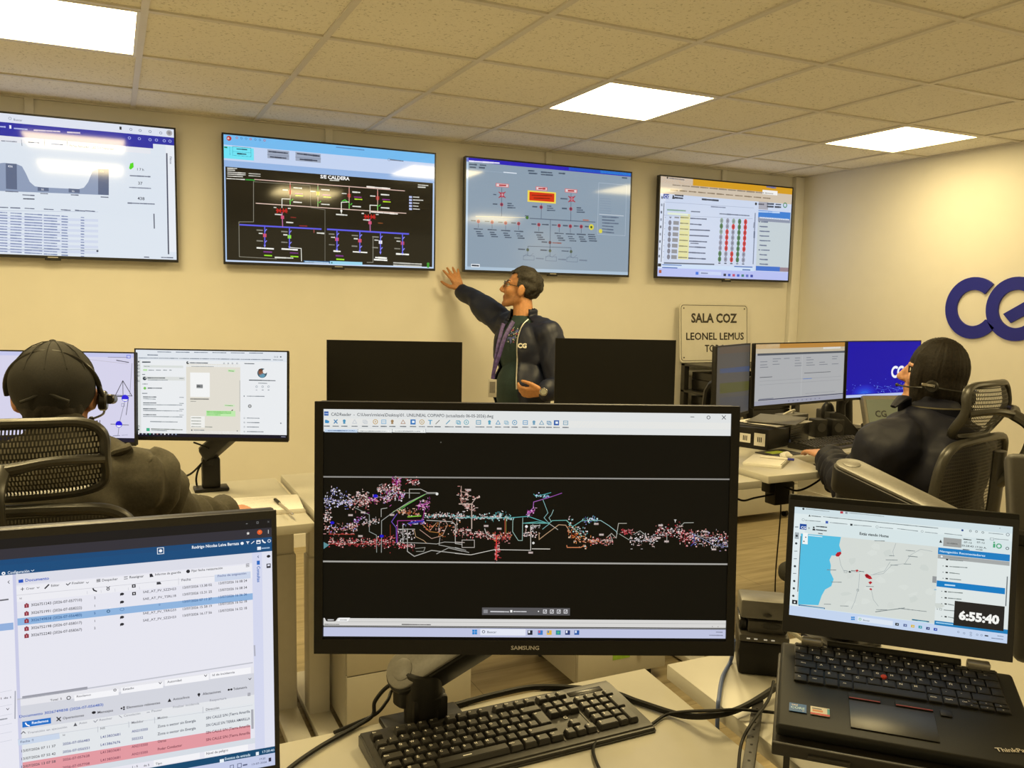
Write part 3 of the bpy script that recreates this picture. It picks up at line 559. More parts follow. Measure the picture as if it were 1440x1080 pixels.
for r in range(8):
    y0 = 305.6+r*8.0; x0 = 942.8-r*0.35
    s.lay = 2; s.rect(957-r*0.5, y0-5.4, 970.2-r*0.35, y0+3.2, '#dedca2'); s.lay = 4
    if r: s.dot(x0-0.4, y0-0.4, 2.2, '#7d8090', sy=1.35, n=12); s.rect(947.4-r*0.5, y0-3, 955-r*0.5, y0+2.8, '#8d9098')
    else: s.pp([(x0-2.2, y0-1), (x0+1.8, y0-0.8), (x0, y0+2)], '#7d8090'); s.rect(948.5, y0-1, 955, y0+1.6, '#8d9098')
    s.dot(935.4-r*0.4, y0, 0.5, '#8a94a8'); s.greek(957-r*0.4, y0+0.2, 968-r*0.3, y0+0.8, 1.5, '#8a8a70'); s.greek(971-r*0.4, y0+1.4, 986+rnd.random()*14, y0+2.6, 1.7, '#5f6c88')
    if r == 4: s.greek(971, y0+4.4, 982, y0+5, 1.5, '#5f6c88')
    for k, c in enumerate(cols[r]):
        x = 1014.8+k*8.4-r*0.42*(1+k*0.02); y = 310.3+k*0.45+r*7.72-(0.1*k*r*0.2)
        s.dot(x, y, 2.35, {'g': '#8fa59c', 'o': '#9498ac', 'G': '#4e7d5a', 'R': '#cf3a44'}[c], sy=1.35, n=12); s.up().dot(x, y, 1.0, {'g': '#75858a', 'o': '#73778c', 'G': '#3a5f44', 'R': '#8c3434'}[c], sy=1.35); s.lay = 4
for k in range(5): s.greek(1010.5+k*8.3, 370+k*0.3, 1013+k*8.3, 370.1+k*0.3, 1.4, '#4c566a')
s.line([(1062, 300), (1059, 371)], '#7d88a0', 1.4); s.line([(1060.8, 326), (1060.5, 334)], '#3c465a', 2.0); s.line([(1060.4, 313), (1059.6, 320)], '#8a94a8', 1.2); s.line([(933.8, 286), (929.7, 368)], '#3f4656', 0.9); s.line([(934, 369.8), (1004, 371.8)], '#59657c', 1.6)
for k in range(9): s.rect(930-k*0.5, 276+k*10.3, 932-k*0.5, 279.6+k*10.3, ['#5a6478', '#8a94a8'][k % 2])
s.rect(925.2, 370.4, 929.6, 374.8, '#20242c'); s.rect(931, 371.6, 958.5, 373.8, '#3566b4'); s.rect(931, 375.4, 952.5, 377.6, '#3566b4'); s.rect(1032.5, 374, 1058, 376.4, '#3566b4'); s.rect(1044, 378.4, 1055, 380.6, '#5a78b4')
for k in range(10): s.rect(1066.5+(k not in (0, 6))*1.5, 310.9+k*6.6, 1069+(k not in (0, 6))*1.5, 312.6+k*6.6, '#6a7690'); s.greek(1070.5, 312+k*6.6, 1077+rnd.random()*6, 312.4+k*6.6, 1.6, '#6a7690')
s.rect(926.6, 379.6, 930, 384, '#b0583c'); s.rect(978.3, 382.2, 982, 386.4, '#2f6fdc'); s.up().rect(984, 381.4, 1014, 387.2, '#c6d2f4'); s.up().greek(986, 384, 995, 384.4, 1.6, '#7d88b0')
for k, c in enumerate(('#28304c', '#3c5cc4', '#c04c6c', '#3c5cc4', '#3f7c78', '#5c6cc0', '#2f44a4')): s.rect(1017.4+k*6.3, 384.8+k*0.25, 1020.8+k*6.3, 388.4+k*0.25, c)
s.done(t)
# ================================================================== desks
def desk(label, poly, z, legs, th=0.028):
    x = sum(p[0] for p in poly)/len(poly); y = sum(p[1] for p in poly)/len(poly)
    t = thing('desk', label, 'desk', (x, y, 0), 0, 'white sit-stand desks')
    q = MB(); q.prism([(p[0]-x, p[1]-y) for p in poly], z-th, z, M_WHITE, axes='xy', bev=0.0015); q.done('tabletop', t)
    for lx, y0, y1 in legs:
        ym = (y0+y1)/2
        q = MB(); q.box((lx-x, ym-y, 0.30), (0.070, 0.080, 0.56), M_WMETAL, bev=0.004); q.box((lx-x, ym-y, (0.55+z-th)/2), (0.06, 0.06, z-th-0.55), M_WMETAL, bev=0.003)
        q.box((lx-x, ym-y, z-th-0.012), (0.06, (y1-y0)*0.9, 0.022), M_WMETAL, bev=0.002)
        q.done('leg', t)
        q = MB(); q.box((lx-x, ym-y, 0.0225), (0.075, y1-y0, 0.028), M_WMETAL, bev=0.004)
        for yy in (y0+0.03, y1-0.03): q.cyl((lx-x, yy-y, 0.0), (lx-x, yy-y, 0.012), 0.02, m=M_BLACK, seg=12)
        q.done('foot', t)
    q = MB(); q.box(((legs[0][0]+legs[-1][0])/2-x, max(legs[0][2], legs[-1][2])-0.06-y, z-th-0.018), (abs(legs[-1][0]-legs[0][0])+0.04, 0.06, 0.035), M_WMETAL, bev=0.002); q.done('crossbeam', t)
    return t
rc = lambda x0, y0, x1, y1: [(x0, y0), (x1, y0), (x1, y1), (x0, y1)]
ZA, ZB, ZCD, ZD, ZE = 0.765, 0.785, 0.805, 0.75, 0.775
desk('white desk of the man in the cap, with notebook and pen on it', rc(-1.15, 2.50, 0.54, 3.19), ZA, [(-0.95, 2.56, 3.14), (0.508, 2.56, 3.14)])
desk('white desk in the middle of the far row under two switched off monitors', rc(0.552, 2.41, 2.20, 3.14), ZB, [(0.605, 2.47, 3.09), (2.08, 2.47, 3.09)])
desk('white corner desk of the woman with keyboard, phone and computer', [(2.212, 2.384), (2.515, 2.384), (2.60, 2.66), (3.95, 2.66), (3.95, 3.30), (2.212, 3.30)], ZCD, [(2.34, 2.5, 3.2), (3.83, 2.72, 3.25)])
desk('white desk nearest the camera carrying the black keyboard', [(-1.05, 0.50), (0.845, 0.50), (0.906, 1.284), (-1.05, 1.284)], ZD, [(-0.9, 0.56, 1.22), (0.76, 0.56, 1.22)])
desk('white desk beside the keyboard desk, under the open laptop', [(0.861, 0.45), (2.20, 0.45), (2.20, 1.236), (0.922, 1.236)], ZE, [(1.04, 0.52, 1.22), (2.08, 0.52, 1.22)])
# pedestals
def pedestal(label, x0, y0, w_, d_, h, splits, sticker=False):
    t = thing('drawer_pedestal', label, 'drawer unit', (x0+w_/2, y0+d_/2, 0), 0, 'white drawer units')
    q = MB(); q.box((0, 0.009, 0.05+(h-0.05)/2), (w_, d_-0.018, h-0.05), M_WHITE, bev=0.002); q.done('body', t)
    zs = [0.055]+splits+[h-0.012]
    for a, b_ in zip(zs, zs[1:]):
        q = MB(); q.box((0, -d_/2+0.008, (a+b_)/2), (w_-0.004, 0.018, b_-a-0.004), M_WHITE, bev=0.0015); dr = q.done('drawer', t)
        q = MB(); q.cyl((w_*0.18, -d_/2, b_-0.05), (w_*0.18, -d_/2-0.016, b_-0.05), 0.011, m=M_STEEL, seg=14, bev=0.002); q.done('lock', dr)
    for sx in (-1, 1):
        for sy in (-1, 1):
            q = MB(); q.cyl((sx*(w_/2-0.05)-0.01, sy*(d_/2-0.06), 0.025), (sx*(w_/2-0.05)+0.01, sy*(d_/2-0.06), 0.025), 0.025, m=M_BLACK, seg=14); q.box((sx*(w_/2-0.05), sy*(d_/2-0.06), 0.045), (0.03, 0.03, 0.012), M_STEEL); q.done('castor', t)
    if sticker:
        q = MB(); q.box((-w_*0.02, -d_/2-0.0018, h-0.055), (0.075, 0.0012, 0.05), mat('green_sticker', (0.30, 0.52, 0.05), 0.6, grain=0.1, gscale=60)); q.box((-w_*0.02+0.015, -d_/2-0.0026, h-0.05), (0.03, 0.0006, 0.012), M_PAPER); q.done('sticker', t)
    return t
pedestal('white drawer unit on the floor left of centre, behind the front monitor arm', 0.648, 2.55, 0.435, 0.44, 0.56, [0.235])
pedestal('white drawer unit with a green sticker, behind the front monitor', 1.50, 2.545, 0.39, 0.44, 0.20, [], True)
pedestal('white drawer unit on castors by the back wall under the equipment rack', 3.55, 4.23, 0.64, 0.52, 0.42, [0.235])

# ================================================================== monitor arms
def monitor_arm(label, base, zt, plate, post_h, elbow, head, post_r=(0.03, 0.022), hw=0.03, group='gas spring monitor arms', face=None):
    """plate clamped at base, square post, sprung arm with a grey top cover from elbow to head, bracket behind the monitor"""
    t = thing('monitor_stand', label, 'monitor arm', (base[0], base[1], zt), 0, group); o = Vector((base[0], base[1], zt))
    q = MB(); q.box((0, 0, 0.006), (*plate, 0.012), M_BLACK, bev=0.004); q.done('base_plate', t)
    q = MB(); q.box((0, 0, 0.011+post_h/2), (post_r[0]*2, post_r[1]*2, post_h), M_BLACK, bev=0.006); q.done('post', t)
    e = Vector(elbow)-o; h = Vector(head)-o; ax = (h-e); L = ax.length; ax.normalize()
    side = ax.cross(Vector(face) if face is not None else Vector((0, 0, 1))).normalized(); up = side.cross(ax)
    M = Matrix((ax, side, up)).transposed().to_4x4(); M.translation = e
    def stad(l0, l1, w0, w1, n=12):
        a = [(l0+w0*math.cos(R_(90+180*k/n)), w0*math.sin(R_(90+180*k/n))) for k in range(n+1)]
        return a+[(l1+w1*math.cos(R_(-90+180*k/n)), w1*math.sin(R_(-90+180*k/n))) for k in range(n+1)]
    q = MB(); q.prism(stad(0, L, hw, hw*0.8), -0.034, 0.018, M_BLACK, axes='xy', bev=0.006); a = q.done('arm', t); a.matrix_local = M
    q = MB(); q.prism(stad(0, L*0.97, hw*0.86, hw*0.66), 0.017, 0.024, M_COVER, axes='xy', bev=0.003); q.prism([(0.5*hw*math.cos(2*math.pi*k/16), 0.5*hw*math.sin(2*math.pi*k/16)) for k in range(16)], 0.0235, 0.0250, M_COVER, axes='xy', bev=0.0006); c = q.done('top_cover', t); c.matrix_local = M
    q = MB(); q.cyl(e+Vector((0, 0, -0.05)), e+Vector((0, 0, 0.0)), hw*0.75, m=M_BLACK, seg=20, bev=0.004); q.cyl(Vector((0, 0, post_h*0.85)), Vector((0, 0, post_h+0.012)), hw*0.9, m=M_BLACK, bev=0.003); q.tube([Vector((0, 0, post_h)), e+Vector((0, 0, -0.03))], hw*0.6, M_BLACK, sub=1); q.done('joint', t)
    return t, h+o
def bracket(t, p, c):
    o = t.matrix_world.translation if False else Vector(t.location); a = Vector(p)-o; b_ = Vector(c)-o
    q = MB(); q.tube([a, a*0.5+b_*0.5+Vector((0, 0, 0.0)), b_], 0.014, M_BLACK, sub=3); q.cyl(b_-(b_-a).normalized()*0.012, b_, 0.045, m=M_BLACK, bev=0.003); q.done('bracket', t)

# ================================================================== monitors on the far row
MBZ = (0.006, 0.006, 0.006, 0.018)
# left man's right hand monitor : chat window
t, s = display('monitor', 'monitor with a messenger chat window, on an arm right of the man in the cap', 'monitor', 'lit monitors', (0.293, 2.923, 1.115), (0.912, -0.410, 0), (0.02, 0.042, 0.999), 0.505, 0.304, (0.0045, 0.0045, 0.0045, 0.0125), 0.022, '#e9ecef', M_LCD, M_BLACK, back=0.03)
q = lambda x, y: (185+x/6.4, 485+y/6.4)
def QR(s, q, x0, y0, x1, y1, c): s.rect(*q(x0, y0), *q(x1, y1), c)
def QG(s, q, x0, y0, x1, y1, h, c): s.greek(*q(x0, y0), *q(x1, y1), h, c)
s.up().rel(0, 0, 1, 0.115, '#dfe5ec'); s.rel(0, 0.962, 1, 1, '#141425'); s.rel(0, 0.115, 0.032, 0.962, '#dcdfde'); s.rel(0.332, 0.15, 0.69, 0.962, '#e0dcd1'); s.rel(0.332, 0.115, 0.69, 0.185, '#e9ecee'); s.rel(0.332, 0.925, 0.69, 0.962, '#eff1f2')
s.up()
for x in range(235, 1180, 165): QG(s, q, x, 63+(x-235)*0.012, x+120, 65+(x-235)*0.012, 1.3, '#7c8898')
QG(s, q, 145, 90, 235, 92, 1.6, '#6c7888')
for x in range(75, 1200, 92): QG(s, q, x, 117+(x-75)*0.014, x+74, 118+(x-75)*0.014, 1.3, '#7e8896'); s.dot(*q(x-8, 117+(x-75)*0.014), 0.6, '#3c4450')
QG(s, q, 1275, 134, 1365, 136, 1.2, '#8a94a0'); s.dot(*q(1343, 108), 1.0, '#22262c'); s.dot(*q(1290, 108), 0.9, '#6c7480', ring=0.4); s.dot(*q(1312, 108), 0.9, '#6c7480', ring=0.4)
for y in (152, 184, 213, 245, 277, 325, 732, 762): s.dot(*q(64, y), 1.1, '#5c646c' if y not in (152, 762) else '#2c3038', ring=0.5 if y not in (152, 762) else 0)
QG(s, q, 98, 155, 168, 155, 1.9, '#4c545c'); QR(s, q, 105, 182, 465, 208, '#d8ddda'); QG(s, q, 115, 193, 160, 194, 1.3, '#8a9298')
QR(s, q, 104, 217, 142, 235, '#bfe3ae'); 
for x, e in ((155, 202), (222, 262), (287, 318), (342, 362)): QG(s, q, x, 227, e, 228, 1.3, '#8a9298')
QR(s, q, 98, 283, 482, 322, '#dadddb'); s.up().dot(*q(118, 302), 2.6, '#26323c', n=14); s.dot(*q(122, 299), 1.4, '#dadddb', n=10); QG(s, q, 145, 297, 300, 298, 1.5, '#4c545c'); QG(s, q, 148, 315, 325, 316, 1.2, '#7c848c'); QG(s, q, 432, 301, 468, 302, 1.2, '#8a9298')
QG(s, q, 98, 266, 120, 266, 1.3, '#5c646c'); QG(s, q, 98, 352, 145, 352, 1.2, '#7c848c'); s.dot(*q(120, 390), 2.0, '#7cc45c'); QG(s, q, 148, 389, 275, 390, 1.5, '#5c646c'); QG(s, q, 98, 436, 145, 436, 1.3, '#7c848c')
for y in (468, 522, 575, 628): QG(s, q, 106, y, 220, y+1, 1.5, '#5c646c'); QG(s, q, 106, y+16, 215+240*(y > 500), y+20, 1.2, '#8a9298'); QG(s, q, 432, y+4, 468, y+5, 1.1, '#8a9298')
QG(s, q, 170, 690, 412, 694, 1.2, '#7c848c'); QR(s, q, 134, 748, 164, 776, '#3fae84'); QG(s, q, 178, 756, 458, 764, 1.4, '#6c746c'); QG(s, q, 178, 768, 318, 773, 1.1, '#8a9298')
s.dot(*q(506, 160), 2.0, '#26323c', n=14); s.up().dot(*q(511, 157), 1.0, '#e9ecee'); QG(s, q, 528, 161, 685, 164, 1.4, '#5c646c'); QG(s, q, 540, 194, 740, 196, 1.0, '#9aa0a0')
for x in (833, 870, 908, 950): s.dot(*q(x, 167), 0.9, '#6c747c', ring=0.4)
QR(s, q, 528, 248, 705, 470, '#f2f3f3'); s.up(); QR(s, q, 585, 355, 642, 390, '#8b8e90'); QG(s, q, 590, 372, 636, 373, 2.2, '#3c4044'); QR(s, q, 528, 480, 698, 494, '#a8a49c'); QG(s, q, 532, 487, 690, 488, 1.5, '#5c5c58'); QG(s, q, 532, 507, 580, 508, 1.1, '#9a9a94')
QR(s, q, 868, 220, 932, 245, '#c9e6bb'); QG(s, q, 875, 232, 920, 238, 1.2, '#5c9c4c'); QR(s, q, 835, 535, 930, 556, '#d2e6c4'); QG(s, q, 842, 544, 912, 548, 1.1, '#5c9c4c'); QR(s, q, 672, 590, 935, 645, '#bfeaae'); s.up(); QG(s, q, 680, 601, 895, 604, 1.5, '#6cc05c'); QG(s, q, 680, 614, 895, 617, 1.3, '#7cc86c'); QG(s, q, 680, 628, 800, 630, 1.3, '#7cc86c')
QR(s, q, 532, 640, 660, 745, '#eeeeea'); s.up()
for y in (656, 684, 710, 735): QG(s, q, 540, y, 625, y+1, 1.1, '#8a9088')
QG(s, q, 662, 737, 725, 740, 1.1, '#8a9088'); s.dot(*q(543, 767), 1.0, '#3c4450'); QG(s, q, 562, 767, 655, 768, 1.2, '#7c848c'); s.dot(*q(952, 774), 0.8, '#5c646c')
s.line([q(975, 320), q(975, 600)], '#a8aaa6', 0.7); QG(s, q, 1018, 168, 1105, 170, 1.3, '#5c646c')
s.dot(*q(1176, 254), 6.8, '#47606c', n=22); s.up().dot(*q(1164, 246), 3.4, '#8a5a44', n=14, sy=1.25); s.dot(*q(1200, 238), 3.2, '#eceeef', n=14); s.dot(*q(1176, 276), 4.0, '#5f96b0', n=14, sy=0.7); s.dot(*q(1162, 226), 3.0, '#2a2420', n=12, sy=0.6)
QG(s, q, 1060, 317, 1298, 322, 1.5, '#4c545c'); QG(s, q, 1142, 344, 1222, 346, 1.1, '#8a9298')
for x in (1126, 1180, 1234): s.dot(*q(x, 376), 1.3, '#7c8c98', ring=0.5); QG(s, q, x-6, 406, x+8, 406, 1.0, '#7c848c')
s.dot(*q(1014, 461), 0.9, '#6c747c'); QG(s, q, 1040, 461, 1198, 463, 1.2, '#7c848c'); s.dot(*q(1065, 551), 2.6, '#8b8e90', n=14); s.up().dot(*q(1065, 551), 1.0, '#e0e0e0')
for y, e in ((658, 1150), (698, 1152), (738, 1145), (780, 1190)): s.dot(*q(1016, y), 0.9, '#8a9298', ring=0.4); QG(s, q, 1040, y, e, y+2, 1.3, '#7c848c')
s.dot(*q(1344, 705), 1.0, '#7c848c')
for k, c in enumerate(('#e8e8f0', '#b8bcd0', '#b8bcd0', '#3fae84', '#b8bcd0', '#a87c7c', '#9aa0b8', '#f0f0f4', '#b8bcd0', '#9aa0b8', '#8c9cb8')): s.dot(*q(66+k*33.5, 799+k*0.5), 1.1, c)
QG(s, q, 1348, 826, 1384, 828, 1.2, '#9a9cb0'); s.done(t)
a, hd = monitor_arm('grey and black monitor arm clamped to the desk of the man in the cap', (0.30, 3.065), ZA, (0.115, 0.075), 0.105, (0.29, 3.06, 0.905), (0.40, 2.94, 1.03), post_r=(0.030, 0.022), hw=0.026)
bracket(a, hd, (0.36, 2.935, 1.08))
# left man's left hand monitor : drawing of a tower
t, s = display('monitor', 'monitor with blue circles on a pale drawing, behind the capped man\'s head', 'monitor', 'lit monitors', (-0.165, 3.06, 1.107), (0.905, -0.425, 0), (0.02, 0.042, 0.999), 0.505, 0.304, (0.0045, 0.0045, 0.0045, 0.0125), 0.022, '#d4d2ea', M_LCD, M_BLACK, back=0.03)
q = lambda x, y: (x/6.355, 470+y/6.355)
s.up().rel(0, 0.955, 1, 1, '#15152c'); s.rel(0, 0, 1, 0.045, '#c3c6ec')
s.up(); s.line([q(965, 205), q(1140, 208)], '#7c7c94', 0.7); s.line([q(790, 225), q(1140, 265)], '#c0bccc', 0.7); QG(s, q, 1042, 233, 1150, 252, 1.5, '#4c4c5c'); s.frame(*q(1133, 188), *q(1165, 214), '#5c6ce0', 0.7)
s.line([q(1098, 415), q(1032, 545), q(1180, 552), q(1098, 415)], '#3c3c44', 0.9); s.line([q(1098, 415), q(1100, 548)], '#3c3c44', 0.8); QG(s, q, 1040, 556, 1100, 556, 1.4, '#4c4c54')
s.line([q(1118, 590), q(1068, 790), q(1055, 900)], '#8c8c9c', 0.8); s.line([q(1150, 560), q(1128, 720)], '#5c5c6c', 0.9); s.line([q(1180, 260), q(1160, 540)], '#9a9aaa', 0.7); s.line([q(1000, 803), q(1140, 812)], '#6c6c7c', 0.6); QG(s, q, 990, 803, 1030, 804, 1.4, '#5c5c6c'); QG(s, q, 1090, 810, 1150, 812, 1.3, '#5c5c6c'); s.frame(*q(1086, 620), *q(1112, 645), '#8c8cac', 0.6)
for x, y, r in ((1118, 572, 4.6), (1063, 805, 4.4)):
    s.dot(*q(x, y), r, '#f4f4fa', n=18); s.up(); c = s.P(*q(x, y)); R = s.k(*q(x, y))*r
    s.poly([(c[0]+R*math.cos(R_(a_)), c[1]+R*math.sin(R_(a_))) for a_ in range(-20, 201, 20)], '#2a1fd8'); s.dot(*q(x, y), r, '#2a1fd8', n=18, ring=0.7)
s.dot(*q(880, 912), 1.3, '#d8d8e8'); QG(s, q, 900, 912, 990, 908, 1.3, '#b0b0c8'); QG(s, q, 1010, 908, 1070, 905, 1.3, '#9090a8'); QG(s, q, 1090, 903, 1140, 900, 1.3, '#b0b0c8'); s.dot(*q(795, 850), 0.7, '#3c3c44')
s.done(t)
a, hd = monitor_arm('black monitor arm hidden behind the man in the cap', (-0.22, 3.12), ZA, (0.115, 0.075), 0.105, (-0.22, 3.12, 0.905), (-0.15, 3.10, 1.03), hw=0.026); bracket(a, hd, (-0.155, 3.08, 1.08))
# two switched off monitors
M_OFF = mat('switched_off_panel', (0.008, 0.0075, 0.006), 0.30, spec=0.28, grain=0.05, gscale=30)
def off_monitor(label, p0, p1, z1):
    p0, p1 = Vector(p0), Vector(p1); X = (p1-p0); wd = X.length; X.normalize(); ht = 0.305; c = (p0+p1)/2; c.z = z1-ht/2
    t, s = display('monitor', label, 'monitor', 'switched off monitors', c, X, (0, 0.02, 1), wd, ht, (0.003, 0.003, 0.003, 0.012), 0.02, '#000000', M_OFF, M_BLACK, back=0.03); s.done(t)
    N = Vector((-X.y, X.x, 0)); b_ = c+N*0.10; f = Vector((b_.x, b_.y, ZB))
    st = MB(); L = t.matrix_world.inverted()
    st.tube([L @ Vector((f.x, f.y, ZB+0.01)), L @ Vector((f.x, f.y, c.z-0.06)), L @ (c+N*0.03+Vector((0, 0, -0.02)))], 0.016, M_BLACK, sub=4); st.done('stand_column', t)
    st = MB(); P = L @ Vector((f.x, f.y, ZB+0.006)); st.box(P, (0.22, 0.17, 0.010), M_BLACK, bev=0.004, rot=L.to_3x3() @ Matrix((X, N, (0, 0, 1))).transposed()); st.done('stand_base', t)
off_monitor('switched off black monitor left of the standing man', (0.710, 3.074, 0), (1.159, 2.858, 0), 1.290)
off_monitor('switched off black monitor right of the standing man, beside the metal sign', (1.650, 3.049, 0), (2.099, 2.834, 0), 1.294)
# the woman's three monitors
def rmon(label, p0, p1, z0, z1, bg, back=0.03, reach=0.11, bs=(0.24, 0.18), depth=0.022, bez=(0.004, 0.004, 0.005, 0.012)):
    p0, p1 = Vector(p0), Vector(p1); X = (p1-p0); wd = X.length; c = (p0+p1)/2; c.z = (z0+z1)/2
    t, s = display('monitor', label, 'monitor', 'lit monitors', c, X, (0, 0.02, 1), wd, z1-z0, bez, depth, bg, M_LCD, M_BLACK, back=back)
    Xn = X.normalized(); N = Vector((-Xn.y, Xn.x, 0)); L = t.matrix_world.inverted(); f = c+N*reach
    st = MB(); st.tube([L @ Vector((f.x, f.y, ZCD+0.01)), L @ Vector((f.x, f.y, c.z-0.05)), L @ (c+N*0.035)], 0.018, M_BLACK, sub=4, flat=(1.6, (0, 1, 0))); st.done('stand_column', t)
    st = MB(); st.box(L @ Vector((f.x, f.y, ZCD+0.006)), (*bs, 0.010), M_DARK, bev=0.004, rot=L.to_3x3() @ Matrix((Xn, N, (0, 0, 1))).transposed()); st.done('stand_base', t)
    return t, s
t, s = rmon('washed out monitor seen from the side, leftmost of the three in front of the woman', (2.205, 2.700, 0), (2.545, 2.892, 0), 0.965, 1.276, '#4d4a44')
s.up(); q = lambda x, y: (1000+x/3.273, 440+y/3.273)
s.pp([q(40, 258), q(215, 238), q(215, 262), q(40, 278)], '#3f4a63'); s.pp([q(40, 325), q(215, 305), q(215, 345), q(150, 360), q(40, 372)], '#4d4c26'); s.pp([q(40, 390), q(215, 370), q(215, 440), q(40, 455)], '#48484a'); s.pp([q(40, 155), q(215, 148), q(215, 175), q(40, 190)], '#54493d')
s.done(t)
t, s = rmon('monitor with a grey form window and orange top, in front of the woman', (2.561, 2.879, 0), (3.219, 2.987, 0), 0.985, 1.276, '#a9abae', reach=0.28, bs=(0.18, 0.13))
s.up().rel(0, 0, 1, 0.075, '#b5823c'); s.rel(0, 0.075, 1, 0.15, '#c0b49c'); s.rel(0, 0, 0.25, 0.075, '#c9b48c'); s.rel(0.74, 0.075, 0.95, 0.11, '#d8d8d4'); s.rel(0.02, 0.15, 1, 0.185, '#4a505a'); s.rel(0.04, 0.905, 1, 0.92, '#3a3e5c'); s.rel(0, 0.93, 1, 1, '#9a9cac')
s.up()
for u in (0.05, 0.18, 0.30, 0.42, 0.55, 0.7, 0.85):
    for v in (0.24, 0.28, 0.33, 0.37): 
        if rnd.random() < 0.7: s.rel(u, v, u+0.05+0.05*rnd.random(), v+0.012, '#7c8088')
s.rel(0.5, 0.2, 0.505, 0.9, '#b6b8ba'); s.rel(0.53, 0.505, 0.84, 0.515, '#5c6068'); s.rel(0.05, 0.535, 0.18, 0.545, '#4c5058'); s.rel(0.05, 0.60, 0.97, 0.604, '#8a8c92'); s.rel(0.52, 0.60, 0.62, 0.612, '#5a7ab8'); s.rel(0.05, 0.66, 0.97, 0.664, '#8a8c92'); s.rel(0.05, 0.89, 0.20, 0.90, '#6c7080'); s.rel(0.55, 0.86, 0.9, 0.865, '#8a8c92')
for k in range(8): s.rel(0.36+0.05*k, 0.955, 0.375+0.05*k, 0.975, '#7c7e90')
s.done(t)
t, s = rmon('monitor with deep blue wallpaper and white company letters, beside the woman\'s face', (3.236, 2.990, 0), (3.775, 3.008, 0), 0.985, 1.277, '#1207a2', reach=0.20, bs=(0.18, 0.14))
s.up().rel(0, 0.95, 1, 1, '#b8c4ee')
for k in range(60):
    u, v = rnd.random()*0.9, 0.93-abs(rnd.gauss(0, 0.10)); s.rel(u, v, u+0.008, v+0.012, rnd.choice(('#6c8cf0', '#4c6ce0', '#8cb0f8')))
for k in range(24):
    u, v = rnd.random()*0.8, 0.92-abs(rnd.gauss(0, 0.08)); x0 = s.x0+(s.x1-s.x0)*u; z0 = s.z1-(s.z1-s.z0)*v; s.seg((x0, z0), (x0+rnd.uniform(0.02, 0.06), z0+rnd.uniform(-0.02, 0.02)), 0.0006, '#4c68e8')
for r in range(5): s.poly([(s.x0+0.13+(0.09-0.015*r)*math.cos(R_(a_)), s.z0+0.017+(0.045-0.008*r)*math.sin(R_(a_))) for a_ in range(0, 181, 15)], ['#1d1cb4', '#1f28c0', '#2236c8', '#2448d2', '#2a5cda'][r], layer=1.2+0.1*r)
# letters of the wallpaper : C and e rings
def band(s, cx, cz, r0, r1, a0, a1, col, n=28):
    for k in range(n):
        a_, b_ = R_(a0+(a1-a0)*k/n), R_(a0+(a1-a0)*(k+1)/n)
        s.poly([(cx+r1*math.cos(a_), cz+r1*math.sin(a_)), (cx+r1*math.cos(b_), cz+r1*math.sin(b_)), (cx+r0*math.cos(b_), cz+r0*math.sin(b_)), (cx+r0*math.cos(a_), cz+r0*math.sin(a_))], col)
s.lay = 4; c = s.P(1259, 523); band(s, c[0], c[1], 0.018, 0.031, 50, 322, '#f0f0fa'); band(s, c[0]+0.045, c[1], 0.018, 0.031, 52, 338, '#f0f0fa'); s.seg((c[0]+0.033, c[1]-0.008), (c[0]+0.068, c[1]+0.012), 0.005, '#f0f0fa')
s.done(t)
# ================================================================== front monitor : network diagram
t, s = display('monitor', 'large black monitor in front showing a colourful network diagram on black', 'monitor', 'lit monitors', (0.490, 0.973, 1.146), (0.912, -0.410, 0.003), (0.020, 0.053, 0.998), 0.56, 0.335, (0.0113, 0.0113, 0.0098, 0.0198), 0.03, '#0b0a07', M_LCD, M_BLACK, back=0.03, edge=0.003)
q = MB(); q.text('SAMSUNG', frame((0.0, -0.0034, 0.0072), (1, 0, 0), (0, -1, 0)) , 0.0075, mat('badge_silver', (0.55, 0.53, 0.48), 0.35, grain=0.03), bold=0.02, squash=1.1); q.done('maker_badge', t)
s.up().rect(455, 574.5, 1029, 613, '#dfe2e2'); s.rect(455, 869, 1029, 883, '#d6d5d3'); s.rect(455, 882, 1029, 898, '#bfc4e0'); s.rect(455, 588, 1029, 604, '#e6e6e2')
s.up(); Z7 = lambda x, y: (445+x/4.8, 565+y/4.8); Z8 = lambda x, y: (740+x/4.721, 565+y/4.721)
s.rect(456, 578.5, 462, 584.5, '#2f5da8'); s.greek(457, 581.5, 461, 581.6, 2, '#c0d0ec')
s.text(465.5, 584.6, 'CADReader  -  C:\\Users\\rmleiva\\Desktop\\01. UNILINEAL COPIAPO (actualizado 06-05-2026).dwg', 4.4, '#5a5f66', right=(693.5, 586))
ic = [(72, '#3c8fc4'), (130, '#4c87b4'), (188, '#4590b8'), (258, '#c4cad0'), (328, '#c4cad0'), (398, '#c09a50'), (455, '#7cb0d4'), (512, '#a0825c'), (585, '#b0907c'), (652, '#2f74ba'), (712, '#b89a5c'), (768, '#4a9cc4'), (818, '#8a8a86'), (888, '#5c9cb8'), (958, '#58a4c0'), (1012, '#58a8b8'), (1094, '#4a94b4'), (1168, '#58a0bc'), (1226, '#4a94bc'), (1282, '#8cb4c8'), (1338, '#4a94bc'), (1410, '#4a94c4'), (1468, '#6c9cb8'), (1520, '#6c9cb8'), (1570, '#5c94b8'), (1620, '#2f5da8'), (1682, '#6c9cb4')]
